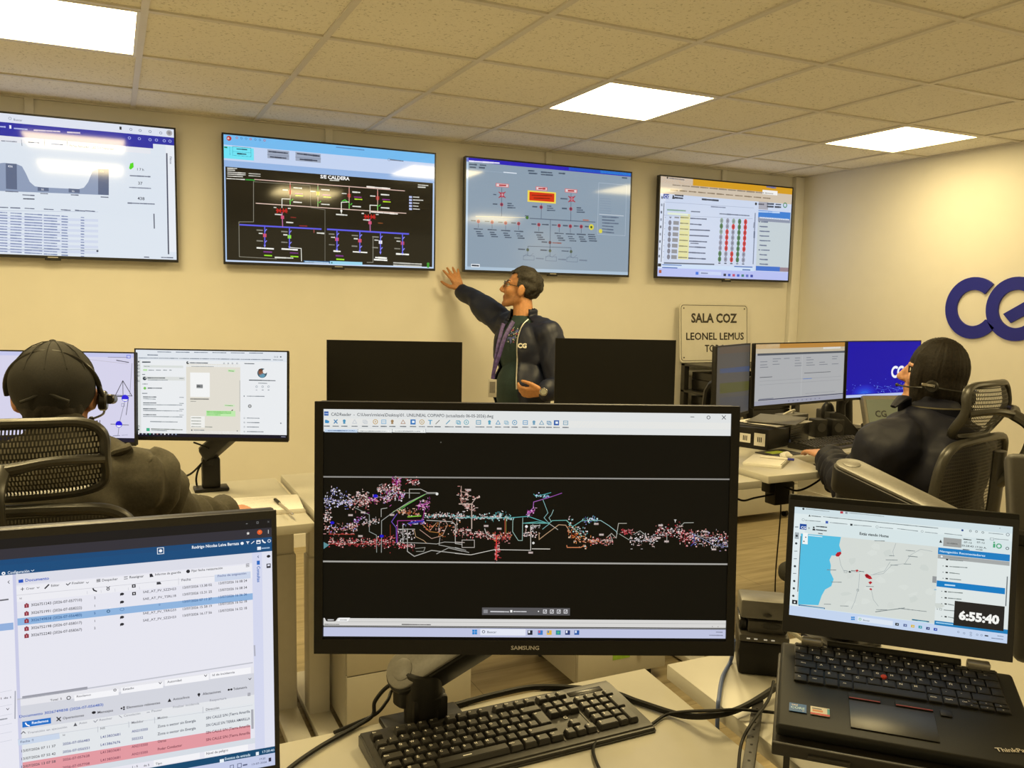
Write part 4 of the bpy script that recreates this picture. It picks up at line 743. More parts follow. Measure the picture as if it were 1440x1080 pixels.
for k, (x, c) in enumerate(ic):
    X, Y = Z7(x, 133+k*0.35); st = k % 5
    if k == 11: s.rect(X-3, Y-3, X+3, Y-1.8, c); s.rect(X-0.7, Y-3, X+0.7, Y+3.4, c)
    elif k in (12, 13): s.line([(X-2.6, Y+2.6), (X+2.6, Y-2.6)], c, 1.2)
    elif k in (9, 25): s.rect(X-3.6, Y-3.6, X+3.6, Y+3.6, c); s.up().rect(X-1.4, Y-1.8, X+2.2, Y+1.4, '#e6eef4'); s.lay -= 1
    elif k == 0: s.pp([(X-3, Y-2.4), (X-0.6, Y-2.4), (X+3.2, Y-0.6), (X+2.4, Y+2.4), (X-3, Y+2.2)], c)
    elif k == 1: s.line([(X-2.2, Y-2.4), (X+2.2, Y+2.4)], c, 1.5); s.line([(X+2.2, Y-2.4), (X-2.2, Y+2.4)], c, 1.5)
    elif st == 0: s.dot(X, Y, 3.1, c, ring=0.9, n=14); s.dot(X, Y, 1.0, c)
    elif st == 1: s.frame(X-3, Y-2.6, X+3, Y+2.6, c, 0.9); s.line([(X-2, Y), (X+2, Y)], c, 0.7)
    elif st == 2: s.dot(X, Y-1.0, 2.1, c, n=12); s.rect(X-1.6, Y+1, X+1.6, Y+3, c)
    elif st == 3: s.line([(X-3, Y+2.4), (X, Y-2.8), (X+3, Y+2.4), (X-3, Y+2.4)], c, 0.9)
    else: s.frame(X-2.8, Y-2.2, X+1.6, Y+1.6, c, 0.8); s.frame(X-1.2, Y-0.8, X+3, Y+2.8, c, 0.8)
    s.greek(X-4, Y+6.4, X+4+(4 if k in (13, 16) else 0), Y+6.5, 1.6, '#6c7278')
s.rect(*Z7(55, 184), *Z7(276, 207), '#c8daf0'); s.greek(*Z7(60, 195), *Z7(260, 196), 1.9, '#3c5c8c'); s.rect(*Z7(284, 186), *Z7(508, 208), '#eceeec'); s.greek(*Z7(290, 198), *Z7(482, 199), 1.5, '#84888c'); s.rect(*Z7(516, 187), *Z7(736, 209), '#eceeec'); s.greek(*Z7(520, 198), *Z7(700, 199), 1.5, '#84888c')
for x in (268, 495, 722): s.dot(*Z7(x, 197), 0.8, '#5c6c7c')
for x in (280, 512, 738): s.line([Z7(x, 184), Z7(x, 209)], '#9aa0a6', 0.6)
s.line([(971, 586.2), (976, 586.3)], '#6c7074', 0.9); s.dot(996.3, 587, 2.2, '#5c6064', ring=0.9, n=12); s.line([(1015.4, 584.4), (1020.4, 589.6)], '#4c5054', 0.9); s.line([(1020.4, 584.4), (1015.4, 589.6)], '#4c5054', 0.9)
s.line([(455, 670.4), (1027, 674)], '#8e8c88', 2.0); s.line([(455, 789.4), (1024, 793.4)], '#a3a19c', 2.3); s.dot(620, 622, 0.9, '#6c6c64')
# ---- the network itself
Z1 = lambda x, y: (450+x/7.2, 660+y/7.2); Z2 = lambda x, y: (640+x/7.2, 660+y/7.2); Z3 = lambda x, y: (830+x/6.857, 680+y/6.857)
PAL = {'w': ['#c8c4c4', '#e8e4e4', '#a8a4a8', '#dcc8c8'], 'r': ['#a02a34', '#c04850', '#7c2028', '#e8c8c4', '#c89090'], 'l': ['#8c90d0', '#c0c0e8', '#5c60b0', '#e0e0f0', '#b0a0c8'], 'm': ['#a02c8c', '#c864b4', '#7c2070', '#e0c0dc'], 'c': ['#4ca0a0', '#7cc8c8', '#b8dcdc', '#3c7c84'], 'o': ['#b8602c', '#d88c50', '#e0c0a0', '#9c4424'], 'p': ['#d8b0a8', '#c88c84', '#e8d0c8', '#a86c64']}
def cluster(Zf, x0, y0, x1, y1, n, pal, slope=0.0):
    for k in range(n):
        x = rnd.uniform(x0, x1); y = rnd.gauss((y0+y1)/2, (y1-y0)/4.2)+slope*(x-(x0+x1)/2); c = rnd.choice(PAL[rnd.choice(pal)]); X, Y = Zf(x, y); tkind = rnd.random()
        if tkind < 0.38: s.dot(X, Y, rnd.uniform(0.55, 1.15), c, n=6)
        elif tkind < 0.62: s.line([(X, Y), (X, Y+rnd.uniform(-3.2, 3.2))], c, rnd.uniform(0.5, 0.8))
        elif tkind < 0.84: s.line([(X, Y), (X+rnd.uniform(-3.5, 3.5), Y)], c, rnd.uniform(0.5, 0.9))
        elif tkind < 0.93: s.line([(X, Y), (X+rnd.uniform(-2.5, 2.5), Y+rnd.uniform(-2.5, 2.5))], c, 0.6)
        else: s.rect(X-1, Y-0.8, X+1, Y+0.8, c)
s.up()
cluster(Z1, 40, 250, 330, 400, 150, 'llw'); cluster(Z1, 110, 180, 220, 260, 30, 'lw'); cluster(Z1, 280, 270, 500, 400, 130, 'pprw'); cluster(Z1, 370, 210, 490, 300, 40, 'pw'); cluster(Z1, 500, 260, 700, 350, 80, 'rlmp')
cluster(Z1, 580, 150, 820, 240, 130, 'rrpw'); cluster(Z1, 730, 85, 820, 170, 70, 'mmr'); cluster(Z1, 880, 95, 1010, 160, 55, 'rrw'); cluster(Z1, 660, 200, 860, 330, 110, 'mrlw'); cluster(Z1, 40, 400, 110, 560, 50, 'pw'); cluster(Z1, 40, 540, 380, 640, 120, 'pprl', -0.08); cluster(Z1, 330, 470, 480, 540, 30, 'lm', -0.35)
cluster(Z1, 430, 500, 600, 570, 45, 'pw', -0.2); cluster(Z1, 40, 640, 340, 660, 25, 'r'); cluster(Z1, 90, 690, 600, 790, 210, 'rrrp'); cluster(Z1, 600, 670, 760, 800, 90, 'rr'); cluster(Z1, 780, 740, 960, 800, 70, 'rr', 0.15); cluster(Z1, 995, 295, 1110, 420, 90, 'mmp'); cluster(Z1, 780, 400, 1000, 470, 70, 'oop', 0.1)
cluster(Z1, 820, 520, 1060, 570, 40, 'lm', -0.12); cluster(Z1, 1060, 440, 1440, 500, 130, 'wpc'); cluster(Z1, 1180, 500, 1420, 690, 60, 'op'); cluster(Z1, 780, 580, 960, 740, 50, 'w'); cluster(Z1, 1040, 540, 1180, 620, 24, 'or')
cluster(Z2, 0, 465, 600, 510, 150, 'ccwp'); cluster(Z2, 20, 430, 100, 520, 24, 'wp'); cluster(Z2, 240, 430, 560, 520, 60, 'wcp'); cluster(Z2, 30, 170, 140, 360, 46, 'pp'); cluster(Z2, 90, 340, 210, 420, 40, 'p'); cluster(Z2, 180, 260, 260, 300, 14, 'p'); cluster(Z2, 0, 610, 400, 690, 130, 'pprr', 0.12); cluster(Z2, 390, 640, 560, 730, 130, 'rrro'); cluster(Z2, 405, 720, 450, 920, 90, 'rr')
cluster(Z2, 680, 620, 850, 690, 40, 'wp'); cluster(Z2, 730, 400, 810, 460, 40, 'mm', -0.5); cluster(Z2, 820, 240, 950, 290, 34, 'cl'); cluster(Z2, 1140, 600, 1330, 760, 100, 'ooo', 0.45); cluster(Z2, 1290, 480, 1440, 540, 40, 'cl'); cluster(Z2, 1150, 510, 1340, 700, 40, 'cw', 0.7); cluster(Z2, 1300, 700, 1440, 750, 40, 'po'); cluster(Z2, 760, 560, 860, 600, 16, 'w')
cluster(Z3, 0, 510, 220, 600, 90, 'por'); cluster(Z3, 300, 430, 410, 490, 40, 'rr'); cluster(Z3, 380, 470, 640, 600, 110, 'wpw'); cluster(Z3, 630, 400, 900, 530, 130, 'rpw'); cluster(Z3, 860, 430, 1000, 600, 100, 'rr', 0.2); cluster(Z3, 960, 480, 1330, 620, 160, 'lwp', 0.22); cluster(Z3, 1050, 450, 1330, 540, 50, 'rp', 0.12)
s.up(); G1 = '#a8a6a0'
for Zf, c, wd, pts in (
 (Z1, '#8a908c', 0.9, [(360, 390), (500, 460), (500, 630), (572, 665), (574, 840)]), (Z1, '#9a9c98', 0.9, [(622, 840), (624, 520), (760, 420), (900, 330), (1080, 245), (1180, 245)]), (Z1, G1, 1.0, [(905, 290), (905, 200), (1020, 200), (1090, 235), (1180, 235)]), (Z1, G1, 0.8, [(820, 238), (1010, 240)]), (Z1, '#4ca04c', 0.9, [(800, 420), (880, 360), (1070, 250)]), (Z1, '#7cb83c', 1.6, [(890, 480), (1020, 470)]), (Z1, '#8cc05c', 0.8, [(740, 430), (1060, 255)]),
 (Z1, '#a03c8c', 0.9, [(785, 740), (785, 520), (1040, 515), (1060, 400)]), (Z1, '#6c4cb0', 1.0, [(775, 740), (772, 590), (725, 530), (780, 450)]), (Z1, '#2c2c9c', 2.2, [(900, 545), (1050, 520)]), (Z1, '#7c3020', 0.8, [(712, 560), (712, 690)]), (Z1, G1, 1.1, [(790, 605), (960, 605)]), (Z1, G1, 1.1, [(840, 560), (840, 740)]), (Z1, G1, 1.1, [(885, 600), (885, 830), (955, 880), (1130, 820), (1440, 855)]), (Z1, G1, 0.8, [(1180, 855), (1300, 795), (1440, 828)]), (Z1, G1, 0.8, [(1215, 690), (1205, 765), (1440, 810)]), (Z1, G1, 0.8, [(790, 738), (1080, 748), (1180, 755), (1260, 735), (1440, 742)]),
 (Z1, '#b0906c', 0.8, [(955, 610), (970, 680), (1050, 720), (1080, 748)]), (Z1, '#b09080', 0.8, [(1010, 610), (1130, 700), (1240, 670), (1290, 560), (1270, 520)]), (Z1, '#b0783c', 0.8, [(1040, 560), (1110, 630), (1200, 640), (1250, 680)]), (Z1, '#b08468', 0.8, [(1180, 540), (1110, 620)]), (Z1, '#b4b2ac', 0.9, [(1080, 515), (1340, 530), (1370, 560), (1370, 750), (1440, 760)]), (Z1, '#988c80', 0.8, [(1215, 530), (1200, 610)]), (Z1, '#b0b0aa', 0.8, [(620, 480), (620, 400), (680, 390)]), (Z1, '#a03c2c', 1.0, [(90, 655), (350, 658)]), (Z1, '#a83a34', 0.9, [(100, 755), (590, 755)]),
 (Z2, '#5ca8a8', 1.0, [(0, 488), (180, 488), (560, 490), (740, 475), (950, 550)]), (Z2, '#8ca8a0', 0.9, [(585, 500), (582, 630), (640, 720), (680, 720), (685, 490)]), (Z2, '#a060b0', 0.9, [(720, 460), (790, 390), (795, 330), (980, 275)]), (Z2, '#8c4a9c', 1.0, [(980, 275), (1080, 240)]), (Z2, '#4ca0a0', 0.9, [(795, 250), (820, 275), (970, 235)]), (Z2, '#7cacac', 0.8, [(890, 310), (940, 440), (900, 490), (955, 550), (885, 605)]), (Z2, '#8cb0ac', 0.8, [(995, 410), (975, 460), (950, 490), (975, 530)]), (Z2, '#58a4a0', 1.0, [(690, 545), (830, 530), (955, 548)]), (Z2, '#6cb0a8', 0.9, [(710, 545), (950, 545), (985, 518), (1130, 515), (1190, 580), (1290, 515), (1440, 520)]), (Z2, '#a8a49c', 0.9, [(955, 550), (1040, 610)]), (Z2, '#b09070', 1.0, [(850, 640), (850, 710), (920, 655), (1050, 560), (1120, 565), (1170, 640)]), (Z2, '#7ca890', 0.9, [(1130, 520), (1280, 670)]),
 (Z2, '#c8c4bc', 0.9, [(0, 850), (160, 865), (400, 812), (765, 818), (765, 570), (860, 570)]), (Z2, '#c8c4bc', 1.1, [(780, 804), (960, 806)]), (Z2, '#a8a29c', 0.9, [(70, 715), (195, 715), (195, 790), (70, 790), (70, 715)]), (Z2, '#b8a498', 1.4, [(168, 600), (168, 350), (40, 350)]), (Z2, '#b8a498', 1.0, [(170, 345), (210, 290), (250, 285)]), (Z2, '#b09488', 1.0, [(62, 170), (62, 340)]), (Z2, '#b09488', 0.9, [(62, 225), (120, 235), (140, 265), (120, 300), (62, 300)]), (Z2, '#c83030', 1.6, [(418, 690), (418, 915)]), (Z2, '#8a8040', 0.8, [(515, 480), (515, 640)]), (Z2, '#a04030', 0.9, [(504, 490), (504, 700)]), (Z2, '#c07850', 1.2, [(1130, 770), (1135, 790), (1270, 790), (1300, 775)]), (Z2, '#b4b0a8', 1.0, [(300, 600), (315, 650), (400, 700)]), (Z2, '#b8a8a0', 0.9, [(0, 735), (95, 740)]), (Z2, '#a8a8a4', 0.8, [(0, 790), (110, 820)]), (Z2, '#a8a8a4', 0.8, [(0, 810), (140, 840)]), (Z2, '#a0988c', 0.8, [(18, 500), (18, 640)]),
 (Z3, '#8ab0b0', 0.9, [(0, 355), (100, 355), (180, 405), (250, 460), (260, 485)]), (Z3, '#a8a49a', 0.9, [(350, 383), (272, 383), (255, 490), (250, 525), (205, 480), (160, 520)]), (Z3, '#a8a29a', 0.8, [(100, 548), (215, 548), (190, 490)]), (Z3, '#9aa094', 0.8, [(280, 485), (370, 540), (400, 515)]), (Z3, '#a0a49c', 0.8, [(420, 490), (480, 455), (540, 500)]), (Z3, '#8c8890', 0.8, [(400, 548), (560, 552), (620, 490)]), (Z3, '#a0a49c', 0.9, [(860, 420), (905, 378), (995, 376)]), (Z3, '#a8a8a0', 0.8, [(738, 490), (738, 570)]), (Z3, '#3c4490', 1.1, [(1000, 490), (1000, 570), (970, 600)]), (Z3, '#8890a8', 0.8, [(960, 470), (1100, 540), (1180, 590), (1330, 610)]), (Z3, '#a89c94', 0.8, [(1040, 500), (1110, 520), (1200, 520)]), (Z3, '#a8a49c', 0.9, [(700, 430), (720, 450)])):
    s.line([Zf(*p) for p in pts], c, wd)
s.up()
for x, y in ((562, 270), (125, 540), (625, 675)): s.dot(*Z1(x, y), 3.4 if x == 562 else 3.0, '#1c14c8', sy=0.7, n=12)
s.pp([Z1(38, 735), Z1(95, 765), Z1(38, 805)], '#5c8c94')
for Zf, x, y in ((Z1, 310, 463), (Z1, 410, 675), (Z1, 730, 460), (Z1, 437, 435), (Z2, 314, 572), (Z2, 140, 615), (Z2, 447, 600), (Z2, 138, 208), (Z2, 765, 842), (Z3, 58, 388), (Z3, 108, 492), (Z3, 652, 523), (Z3, 678, 402), (Z3, 1105, 462), (Z3, 1192, 633), (Z3, 735, 557)):
    X, Y = Zf(x, y); s.rect(X-3.2, Y-1.5, X+3.2, Y+1.5, '#9c8c88'); s.greek(X-2.6, Y, X+2.6, Y, 1.3, '#e0d4d0')
s.dot(*Z1(1185, 248), 2.0, '#e0e0dc', n=10); s.dot(*Z2(722, 578), 2.0, '#e8e8e8', n=10); s.dot(*Z2(792, 745), 1.8, '#d8d8d4'); s.text(*Z3(808, 372), 'T', 3.6, '#e8e8e4', bold=0.03); s.line([Z1(965, 800), Z1(1065, 790), Z1(1050, 830), Z1(975, 830)], '#8c8c84', 0.9)
# ---- tool bar, tabs and task bar
s.lay = 3; Z5 = lambda x, y: (440+x/4.8, 840+y/4.8); Z6 = lambda x, y: (740+x/4.645, 840+y/4.645)
a_ = Z5(1142, 68); b_ = Z6(285, 118); s.rect(a_[0], a_[1], b_[0], b_[1], '#565558'); s.up(); s.rect(*Z5(1152, 82), *Z5(1180, 106), '#8a8a8e'); s.greek(*Z5(1200, 95), *Z5(1320, 97), 2.0, '#c8c8cc'); s.rect(*Z5(1332, 85), *Z5(1346, 101), '#f0f0f0'); s.greek(*Z5(1355, 95), *Z5(1440, 96), 2.0, '#c8c8cc'); s.dot(*Z6(80, 91), 0.9, '#f0f0f0')
for x in (123, 168, 213, 258): s.frame(*Z6(x-11, 81), *Z6(x+9, 103), '#d4d4d8', 0.9); s.line([Z6(x-4, 98), Z6(x+10, 80)], '#d4d4d8', 0.8)
s.pp([Z5(78, 135), Z5(172, 135), Z5(152, 161), Z5(92, 161)], '#100e0c'); s.pp([Z5(162, 162), Z5(176, 137), Z5(252, 137), Z5(236, 163)], '#f0f0f0'); s.up(); s.greek(*Z5(102, 151), *Z5(140, 151), 1.7, '#c8c8c8'); s.greek(*Z5(184, 152), *Z5(228, 152), 1.4, '#9a9a9a'); s.line([Z5(162, 163), Z6(1305, 172)], '#b0b0ae', 0.6); s.line([Z5(75, 196), Z6(1305, 204)], '#b8b8b8', 0.6)
s.greek(*Z5(80, 181), *Z5(180, 182), 1.6, '#7c7c7c'); s.greek(*Z5(602, 182), *Z5(795, 184), 1.7, '#6c6c6c')
for i in (0, 1):
    for j in (0, 1): s.rect(*Z5(1076+i*17, 217+j*17), *Z5(1091+i*17, 232+j*17), '#1f83d0')
s.rect(*Z5(1130, 212), 739, 893.6, '#e2e6f2'); s.up(); s.dot(*Z5(1152, 231), 1.8, '#4c5460', ring=0.8, n=12); s.text(*Z5(1176, 240), 'Buscar', 3.0, '#5c6470', right=Z5(1238, 240))
for x, c, c2 in ((25, '#1c2030', '#e8ecf4'), (92, '#3c7cc4', '#d85c6c'), (150, '#e0b440', '#5c8cc0'), (209, '#2f8ca0', '#4cb878'), (270, '#2c3c74', '#e8ecf4'), (330, '#2f5da8', '#dfe8f4')):
    X, Y = Z6(x, 229); s.rect(X-3.4, Y-3.2, X+3.4, Y+3.2, c); s.up(); (s.rect(X-2.4, Y-2.8, X-0.2, Y+0.6, c2) if x != 209 else s.dot(X, Y, 1.6, c2)); s.lay -= 1
s.greek(*Z6(1240, 226), *Z6(1280, 227), 1.6, '#8c90a8'); s.greek(*Z6(1195, 246), *Z6(1282, 248), 1.6, '#8c90a8'); s.dot(*Z6(1215, 190), 0.8, '#a8a8a8'); s.dot(*Z6(1252, 191), 0.8, '#a8a8a8')
s.done(t)
UP_ = Vector((0, 0, 1))
a, hd = monitor_arm('black monitor arm with grey top cover holding the front monitor', (0.447, 1.243), ZD, (0.135, 0.085), 0.050, W(576, 947, 1.375), W(705, 872, 1.36), post_r=(0.030, 0.028), hw=0.036, face=UP_-FW*0.9)
bracket(a, hd, (0.518, 1.033, 1.09))
q = MB(); q.cyl((-0.005, -0.002, 0.01), (-0.005, -0.002, 0.10), 0.031, m=M_BLACK, seg=28, bev=0.003); q.done('column_sleeve', a)

# ================================================================== left front monitor : document list
t, s = display('monitor', 'large tilted monitor at the lower left showing a document list with red rows', 'monitor', 'lit monitors', (-0.0885, 1.091, 1.0035), (1, -0.0655, 0), (0, 0.035, 1), 0.545, 0.345, (0.007, 0.006, 0.010, 0.009), 0.028, '#e6e6f0', M_LCD, mat('front_monitor_bezel', (0.026, 0.024, 0.020), 0.38, grain=0.1, gscale=300), back=0.03, edge=0.0015)
L1 = lambda x, y: (x/6, 720+y/6); L2 = lambda x, y: (200+x/6, 720+y/6); L3 = lambda x, y: (x/6, 900+y/6); L4 = lambda x, y: (200+x/6, 900+y/6)
def V(pz): return (s.z1-s.P(*pz)[1])/(s.z1-s.z0)          # fraction down the screen of a photo point
v1, v2, v3 = V(L2(1100, 130)), V(L2(1100, 210)), V(L2(1100, 328))
s.up().rel(0, 0, 1, v1, '#1d1b1b'); s.rel(0, v1, 1, v2, '#34323a'); s.rel(0, v2, 1, v3, '#1b4d7c')
s.rel(0, v2, 1, v2+(v3-v2)*0.35, '#214a76')
t1, t2 = V(L4(1120, 895)), V(L4(1120, 950)); s.rel(0, t1, 1, t2, '#154a70'); s.rel(0, t2, 1, 1, '#c3cbe8')
uu = lambda pz: (s.P(*pz)[0]-s.x0)/(s.x1-s.x0)
u_doc0, u_doc1, u_side = uu(L1(140, 700)), uu(L2(932, 700)), uu(L2(1015, 700))
s.rel(u_doc1, v3, u_side, t1, '#d3d7ee'); s.rel(u_side, v3, 1, t1, '#e0e2f0'); s.rel(uu(L1(112, 700)), v3, u_doc0, t1, '#c9cbe6')
s.rel(0, v3, uu(L1(112, 700)), t1, '#e8e8f2'); vm = V(L2(930, 350)); s.rel(u_doc0, v3, u_doc1, V(L2(915, 430)), '#dcdde8'); s.rel(u_doc0, V(L2(920, 440)), u_doc1, V(L2(920, 560)), '#ececf2')
s.up()
s.dot(*L1(30, 518), 2.8, '#f4f6fa', n=10); s.up().dot(*L1(30, 518), 1.1, '#1b4d7c'); s.text(*L1(64, 524), 'Configuración', 4.6, '#dfe6f0', right=L1(248, 505)); s.line([L1(264, 492), L1(275, 498), L1(287, 488)], '#dfe6f0', 0.9)
s.frame(*L1(1328, 304), *L1(1382, 350), '#e8eef4', 0.9); s.dot(*L1(1355, 327), 2.4, '#f0f4f8', n=12)
s.text(*L2(418, 310), 'Rodrigo Nicolas Leiva Barraza', 4.4, '#f0f4fa', right=L2(815, 278), bold=0.02)
s.dot(*L2(843, 264), 2.2, '#f0f4fa', n=14); s.pp([L2(874, 248), L2(906, 248), L2(893, 260), L2(893, 272), L2(887, 268), L2(887, 260)], '#f0f4fa'); s.line([L2(920, 266), L2(945, 246)], '#f0f4fa', 1.0); s.frame(*L2(966, 240), *L2(995, 264), '#f0f4fa', 1.0); s.line([L2(966, 247), L2(994, 247)], '#f0f4fa', 1.2); s.line([L2(1013, 236), L2(1022, 252), L2(1038, 258)], '#f0f4fa', 1.8); s.dot(*L2(1071, 243), 2.0, '#c8d4e4', ring=1.0, n=14)
s.rect(*L2(970, 294), *L2(1002, 318), '#e8eef6'); s.greek(*L2(1010, 306), *L2(1072, 301), 2.6, '#9ab4d0')
s.line([L2(876, 99), L2(888, 98)], '#8a8a8a', 0.8); s.frame(*L2(966, 82), *L2(980, 96), '#6c6c6c', 0.8); s.line([L2(1058, 76), L2(1070, 88)], '#5c5c5c', 0.8); s.line([L2(1070, 76), L2(1058, 88)], '#5c5c5c', 0.8)
c = s.P(*L2(893, 180)); R = s.k(*L2(893, 180))*2.6; s.poly([(c[0]+R*(1 if k % 2 == 0 else 0.45)*math.sin(k*math.pi/5), c[1]+R*(1 if k % 2 == 0 else 0.45)*math.cos(k*math.pi/5)) for k in range(10)], '#e8e4e0')
s.dot(*L2(991, 170), 3.6, '#e2602c', n=16); s.up().dot(*L2(991, 166), 1.2, '#e8885c')
for y in (154, 165, 176): s.dot(*L2(1064, y), 0.7, '#d8d8d8')
B0, Bk = '#2a55c0', '#45464e'
s.pp([L1(156, 572), L1(196, 566), L1(198, 594), L1(158, 598)], B0); s.text(*L1(212, 588), 'Documento', 4.8, B0, right=L1(412, 566), bold=0.02)
for zx, zy, body, re_ in ((L1(178, 0), None, '', None),): pass
s.line([L1(176, 651), L1(204, 647)], Bk, 0.9); s.line([L1(190, 636), L1(190, 662)], Bk, 0.9); s.text(*L1(220, 655), 'Crear', 3.4, Bk, right=L1(292, 645)); s.line([L1(312, 634), L1(322, 642), L1(332, 632)], Bk, 0.8)
s.line([L1(380, 644), L1(412, 612)], '#2c2c34', 2.0); s.text(*L1(430, 630), 'Editar', 3.6, Bk, right=L1(500, 620)); s.line([L1(560, 605), L1(572, 616), L1(594, 596)], Bk, 1.3); s.text(*L1(606, 610), 'Finalizar', 3.6, Bk, right=L1(710, 596)); s.line([L1(728, 592), L1(738, 600), L1(748, 590)], Bk, 0.8)
for y in (568, 577, 586): s.line([L1(816, y+2), L1(846, y-1)], '#2c2c34', 1.0)
s.text(*L1(860, 585), 'Despachar', 3.8, Bk, right=L1(992, 570)); s.line([L1(1048, 548), L1(1076, 545)], Bk, 1.0); s.line([L1(1048, 565), L1(1076, 562)], Bk, 1.0); s.text(*L1(1092, 560), 'Reasignar', 3.8, Bk, right=L1(1212, 546))
s.pp([L1(1262, 522), L1(1282, 519), L1(1296, 545), L1(1264, 550)], '#2c2c34'); s.text(*L2(108, 536), 'Informe de guardia', 3.4, Bk, right=L2(325, 510)); s.dot(*L2(387, 500), 2.7, '#2c2c34', n=16); s.text(*L2(415, 505), 'Fijar fecha restauración', 3.4, Bk, right=L2(676, 472))
for k in range(4): s.line([L2(876, 438+k*8), L2(902, 435+k*8)], '#6c6c74', 0.7)
# table head and rows
s.text(*L1(165, 736), 'Id', 3.0, '#6c6c74'); s.line([L1(785, 645), L1(793, 660), L1(815, 668)], '#2c2c34', 2.0); s.dot(*L1(912, 650), 1.8, '#2c2c34', ring=1.0); s.line([L1(900, 630), L1(912, 642), L1(926, 628)], '#2c2c34', 1.1)
for X, Y in (L1(1129, 621), L1(1131, 685)): s.rect(X-2.7, Y-1.6, X+2.7, Y+2.4, '#26262c'); s.up().dot(X, Y+0.4, 1.2, '#e8e8ee'); s.lay -= 1
s.pp([L1(1322, 590), L1(1352, 588), L1(1362, 608), L1(1322, 612)], '#3c3c44'); s.text(*L2(330, 584), 'Fecha', 3.8, '#5c5c66', right=L2(408, 574)); s.rect(*L2(610, 530), *L2(915, 558), '#ccd6ea'); s.up(); s.text(*L2(635, 548), 'Fecha de asignación', 3.2, '#5c6c9c', right=L2(876, 522)); s.lay -= 1
for x in (735, 852, 970, 1082, 1176): s.line([L1(x, 628-(x-735)*0.09+40), L1(x+2, 690-(x-735)*0.09)], '#c8c8d2', 0.6)
s.line([L2(306, 556), L2(307, 612)], '#c8c8d2', 0.6); s.line([L1(142, 702), L2(608, 540)], '#c4c4ce', 0.6)
rows = [('3026751243 (2026-07-057710)', '2', 795), ('3026751991 (2026-07-058222)', '1', 862), ('3026749838 (2026-07-056483)', '5', 924), ('3026752198 (2026-07-058317)', '1', 990), ('3026752240 (2026-07-058367)', '2', 1050)]
sel0, sel1 = V(L1(145, 898)), V(L1(145, 958)); s.rel(u_doc0, sel0, u_doc1, sel1, '#8fb4de'); s.rel(0, V(L1(50, 938)), uu(L1(112, 900)), V(L1(50, 998)), '#93b0dc')
s.up(); sae = ['SAE_AT_PV_SZZH23', 'SAE_AT_PV_TSRL18', None, 'SAE_AT_PV_TRRG33', 'SAE_AT_PV_SZZH23']; dts = [('13/07/2026 13.38 02', '13/07/2026 16 08 24'), ('13/07/2026 15.31 25', '13/07/2026 16 08 34'), ('13/07/2026 07 11 37', '13/07/2026 16 36 36'), ('13/07/2026 15 58 19', '13/07/2026 16 52 18'), ('13/07/2026 16.17 56', '13/07/2026 16 52 18')]
for k, (body, n_, y) in enumerate(rows):
    X, Y = L1(206, y+6-6); s.rect(X, Y-3.0, X+6.4, Y+1.6, '#8c2838'); s.rect(X+2.0, Y-4.4, X+4.4, Y-3.0, '#8c2838'); s.up().rect(X+2.2, Y-2.4, X+4.2, Y+0.8, '#c07c84'); s.lay -= 1
    col = '#4c4c54' if k != 2 else '#2c5c94'
    s.text(*L1(262, y-1), body, 4.3, col, right=L1(690, y-52)); s.text(*L1(793, y-62), n_, 3.6, col)
    zx, zy = L1(1030, y-104); s.dot(zx, zy, 2.9, '#34343a' if k != 2 else '#8fb4de', n=14, sy=0.75)
    if k == 2: s.dot(zx, zy, 2.8, '#5c84b4', n=14, sy=0.75, ring=0.8)
    else: s.pp([(zx-2.6, zy+0.6), (zx-1, zy+1.4), (zx-2.8, zy+3)], '#34343a')
    if sae[k]: s.text(*L2(6, [684, 743, 0, 864, 924][k]), sae[k], 3.6, '#5c5c66', right=L2(285, [650, 706, 0, 826, 884][k]))
    yy = [648, 706, 766, 828, 884][k]; s.text(*L2(336, yy), dts[k][0], 3.7, col, right=L2(582, yy-28)); yy2 = [612, 670, 728, 788, 846][k]; s.text(*L2(640, yy2), dts[k][1], 3.7, col, right=L2(878, yy2-26))
s.text(*L2(140, 790), '0', 3.2, '#5c7cac'); s.dot(*L1(915, 836), 2.0, '#44688c', ring=1.2); s.greek(*L1(0, 745), *L1(70, 736), 2.6, '#6c6c74'); s.line([L1(80, 578), L1(68, 590), L1(80, 602)], Bk, 0.9)
# lower pane
p0 = V(L3(150, 520)); s.lay = 3
def rline(xa, ya, xb, yb, c, w_=0.7): s.line([xa(*ya), xb(*yb)], c, w_)
def vrel(pa, pb, col, u0=None, u1=None): s.rel(u_doc0 if u0 is None else u0, V(pa), u_doc1 if u1 is None else u1, V(pb), col)
vrel(L3(150, 500), L3(150, 560), '#e6e6ec'); vrel(L3(150, 560), L3(150, 760), '#d3d5de'); vrel(L3(150, 760), L3(150, 835), '#e4e6ea'); vrel(L3(150, 835), L3(150, 1036), '#e2e6ea')
s.rect(*L3(190, 472), *L3(738, 415), '#a8a9b4') if False else s.pp([L3(188, 474), L3(738, 392), L3(738, 416), L3(188, 500)], '#9c9da8'); rline(L3, (150, 500), L4, (930, 190), '#c0c2cc', 2.2)
s.up(); s.text(*L3(424, 515), 'Total  5', 3.2, Bk, right=L3(522, 502)); s.dot(*L3(580, 487), 2.6, '#3c3c44', ring=1.1, n=14)
for a_, b_ in ((L3(628, 505), L3(1000, 400)), (L3(1022, 442), L3(1375, 330)), (L4(192, 378), L4(560, 276)), (L4(575, 318), L4(915, 216))):
    pa, pb = s.P(*a_), s.P(*b_); h = s.k(*a_)*9.5; s.poly([(pa[0], pa[1]-h*0.2), (pb[0], pa[1]-h*0.2), (pb[0], pa[1]+h*0.8), (pa[0], pa[1]+h*0.8)], '#f4f4f8')
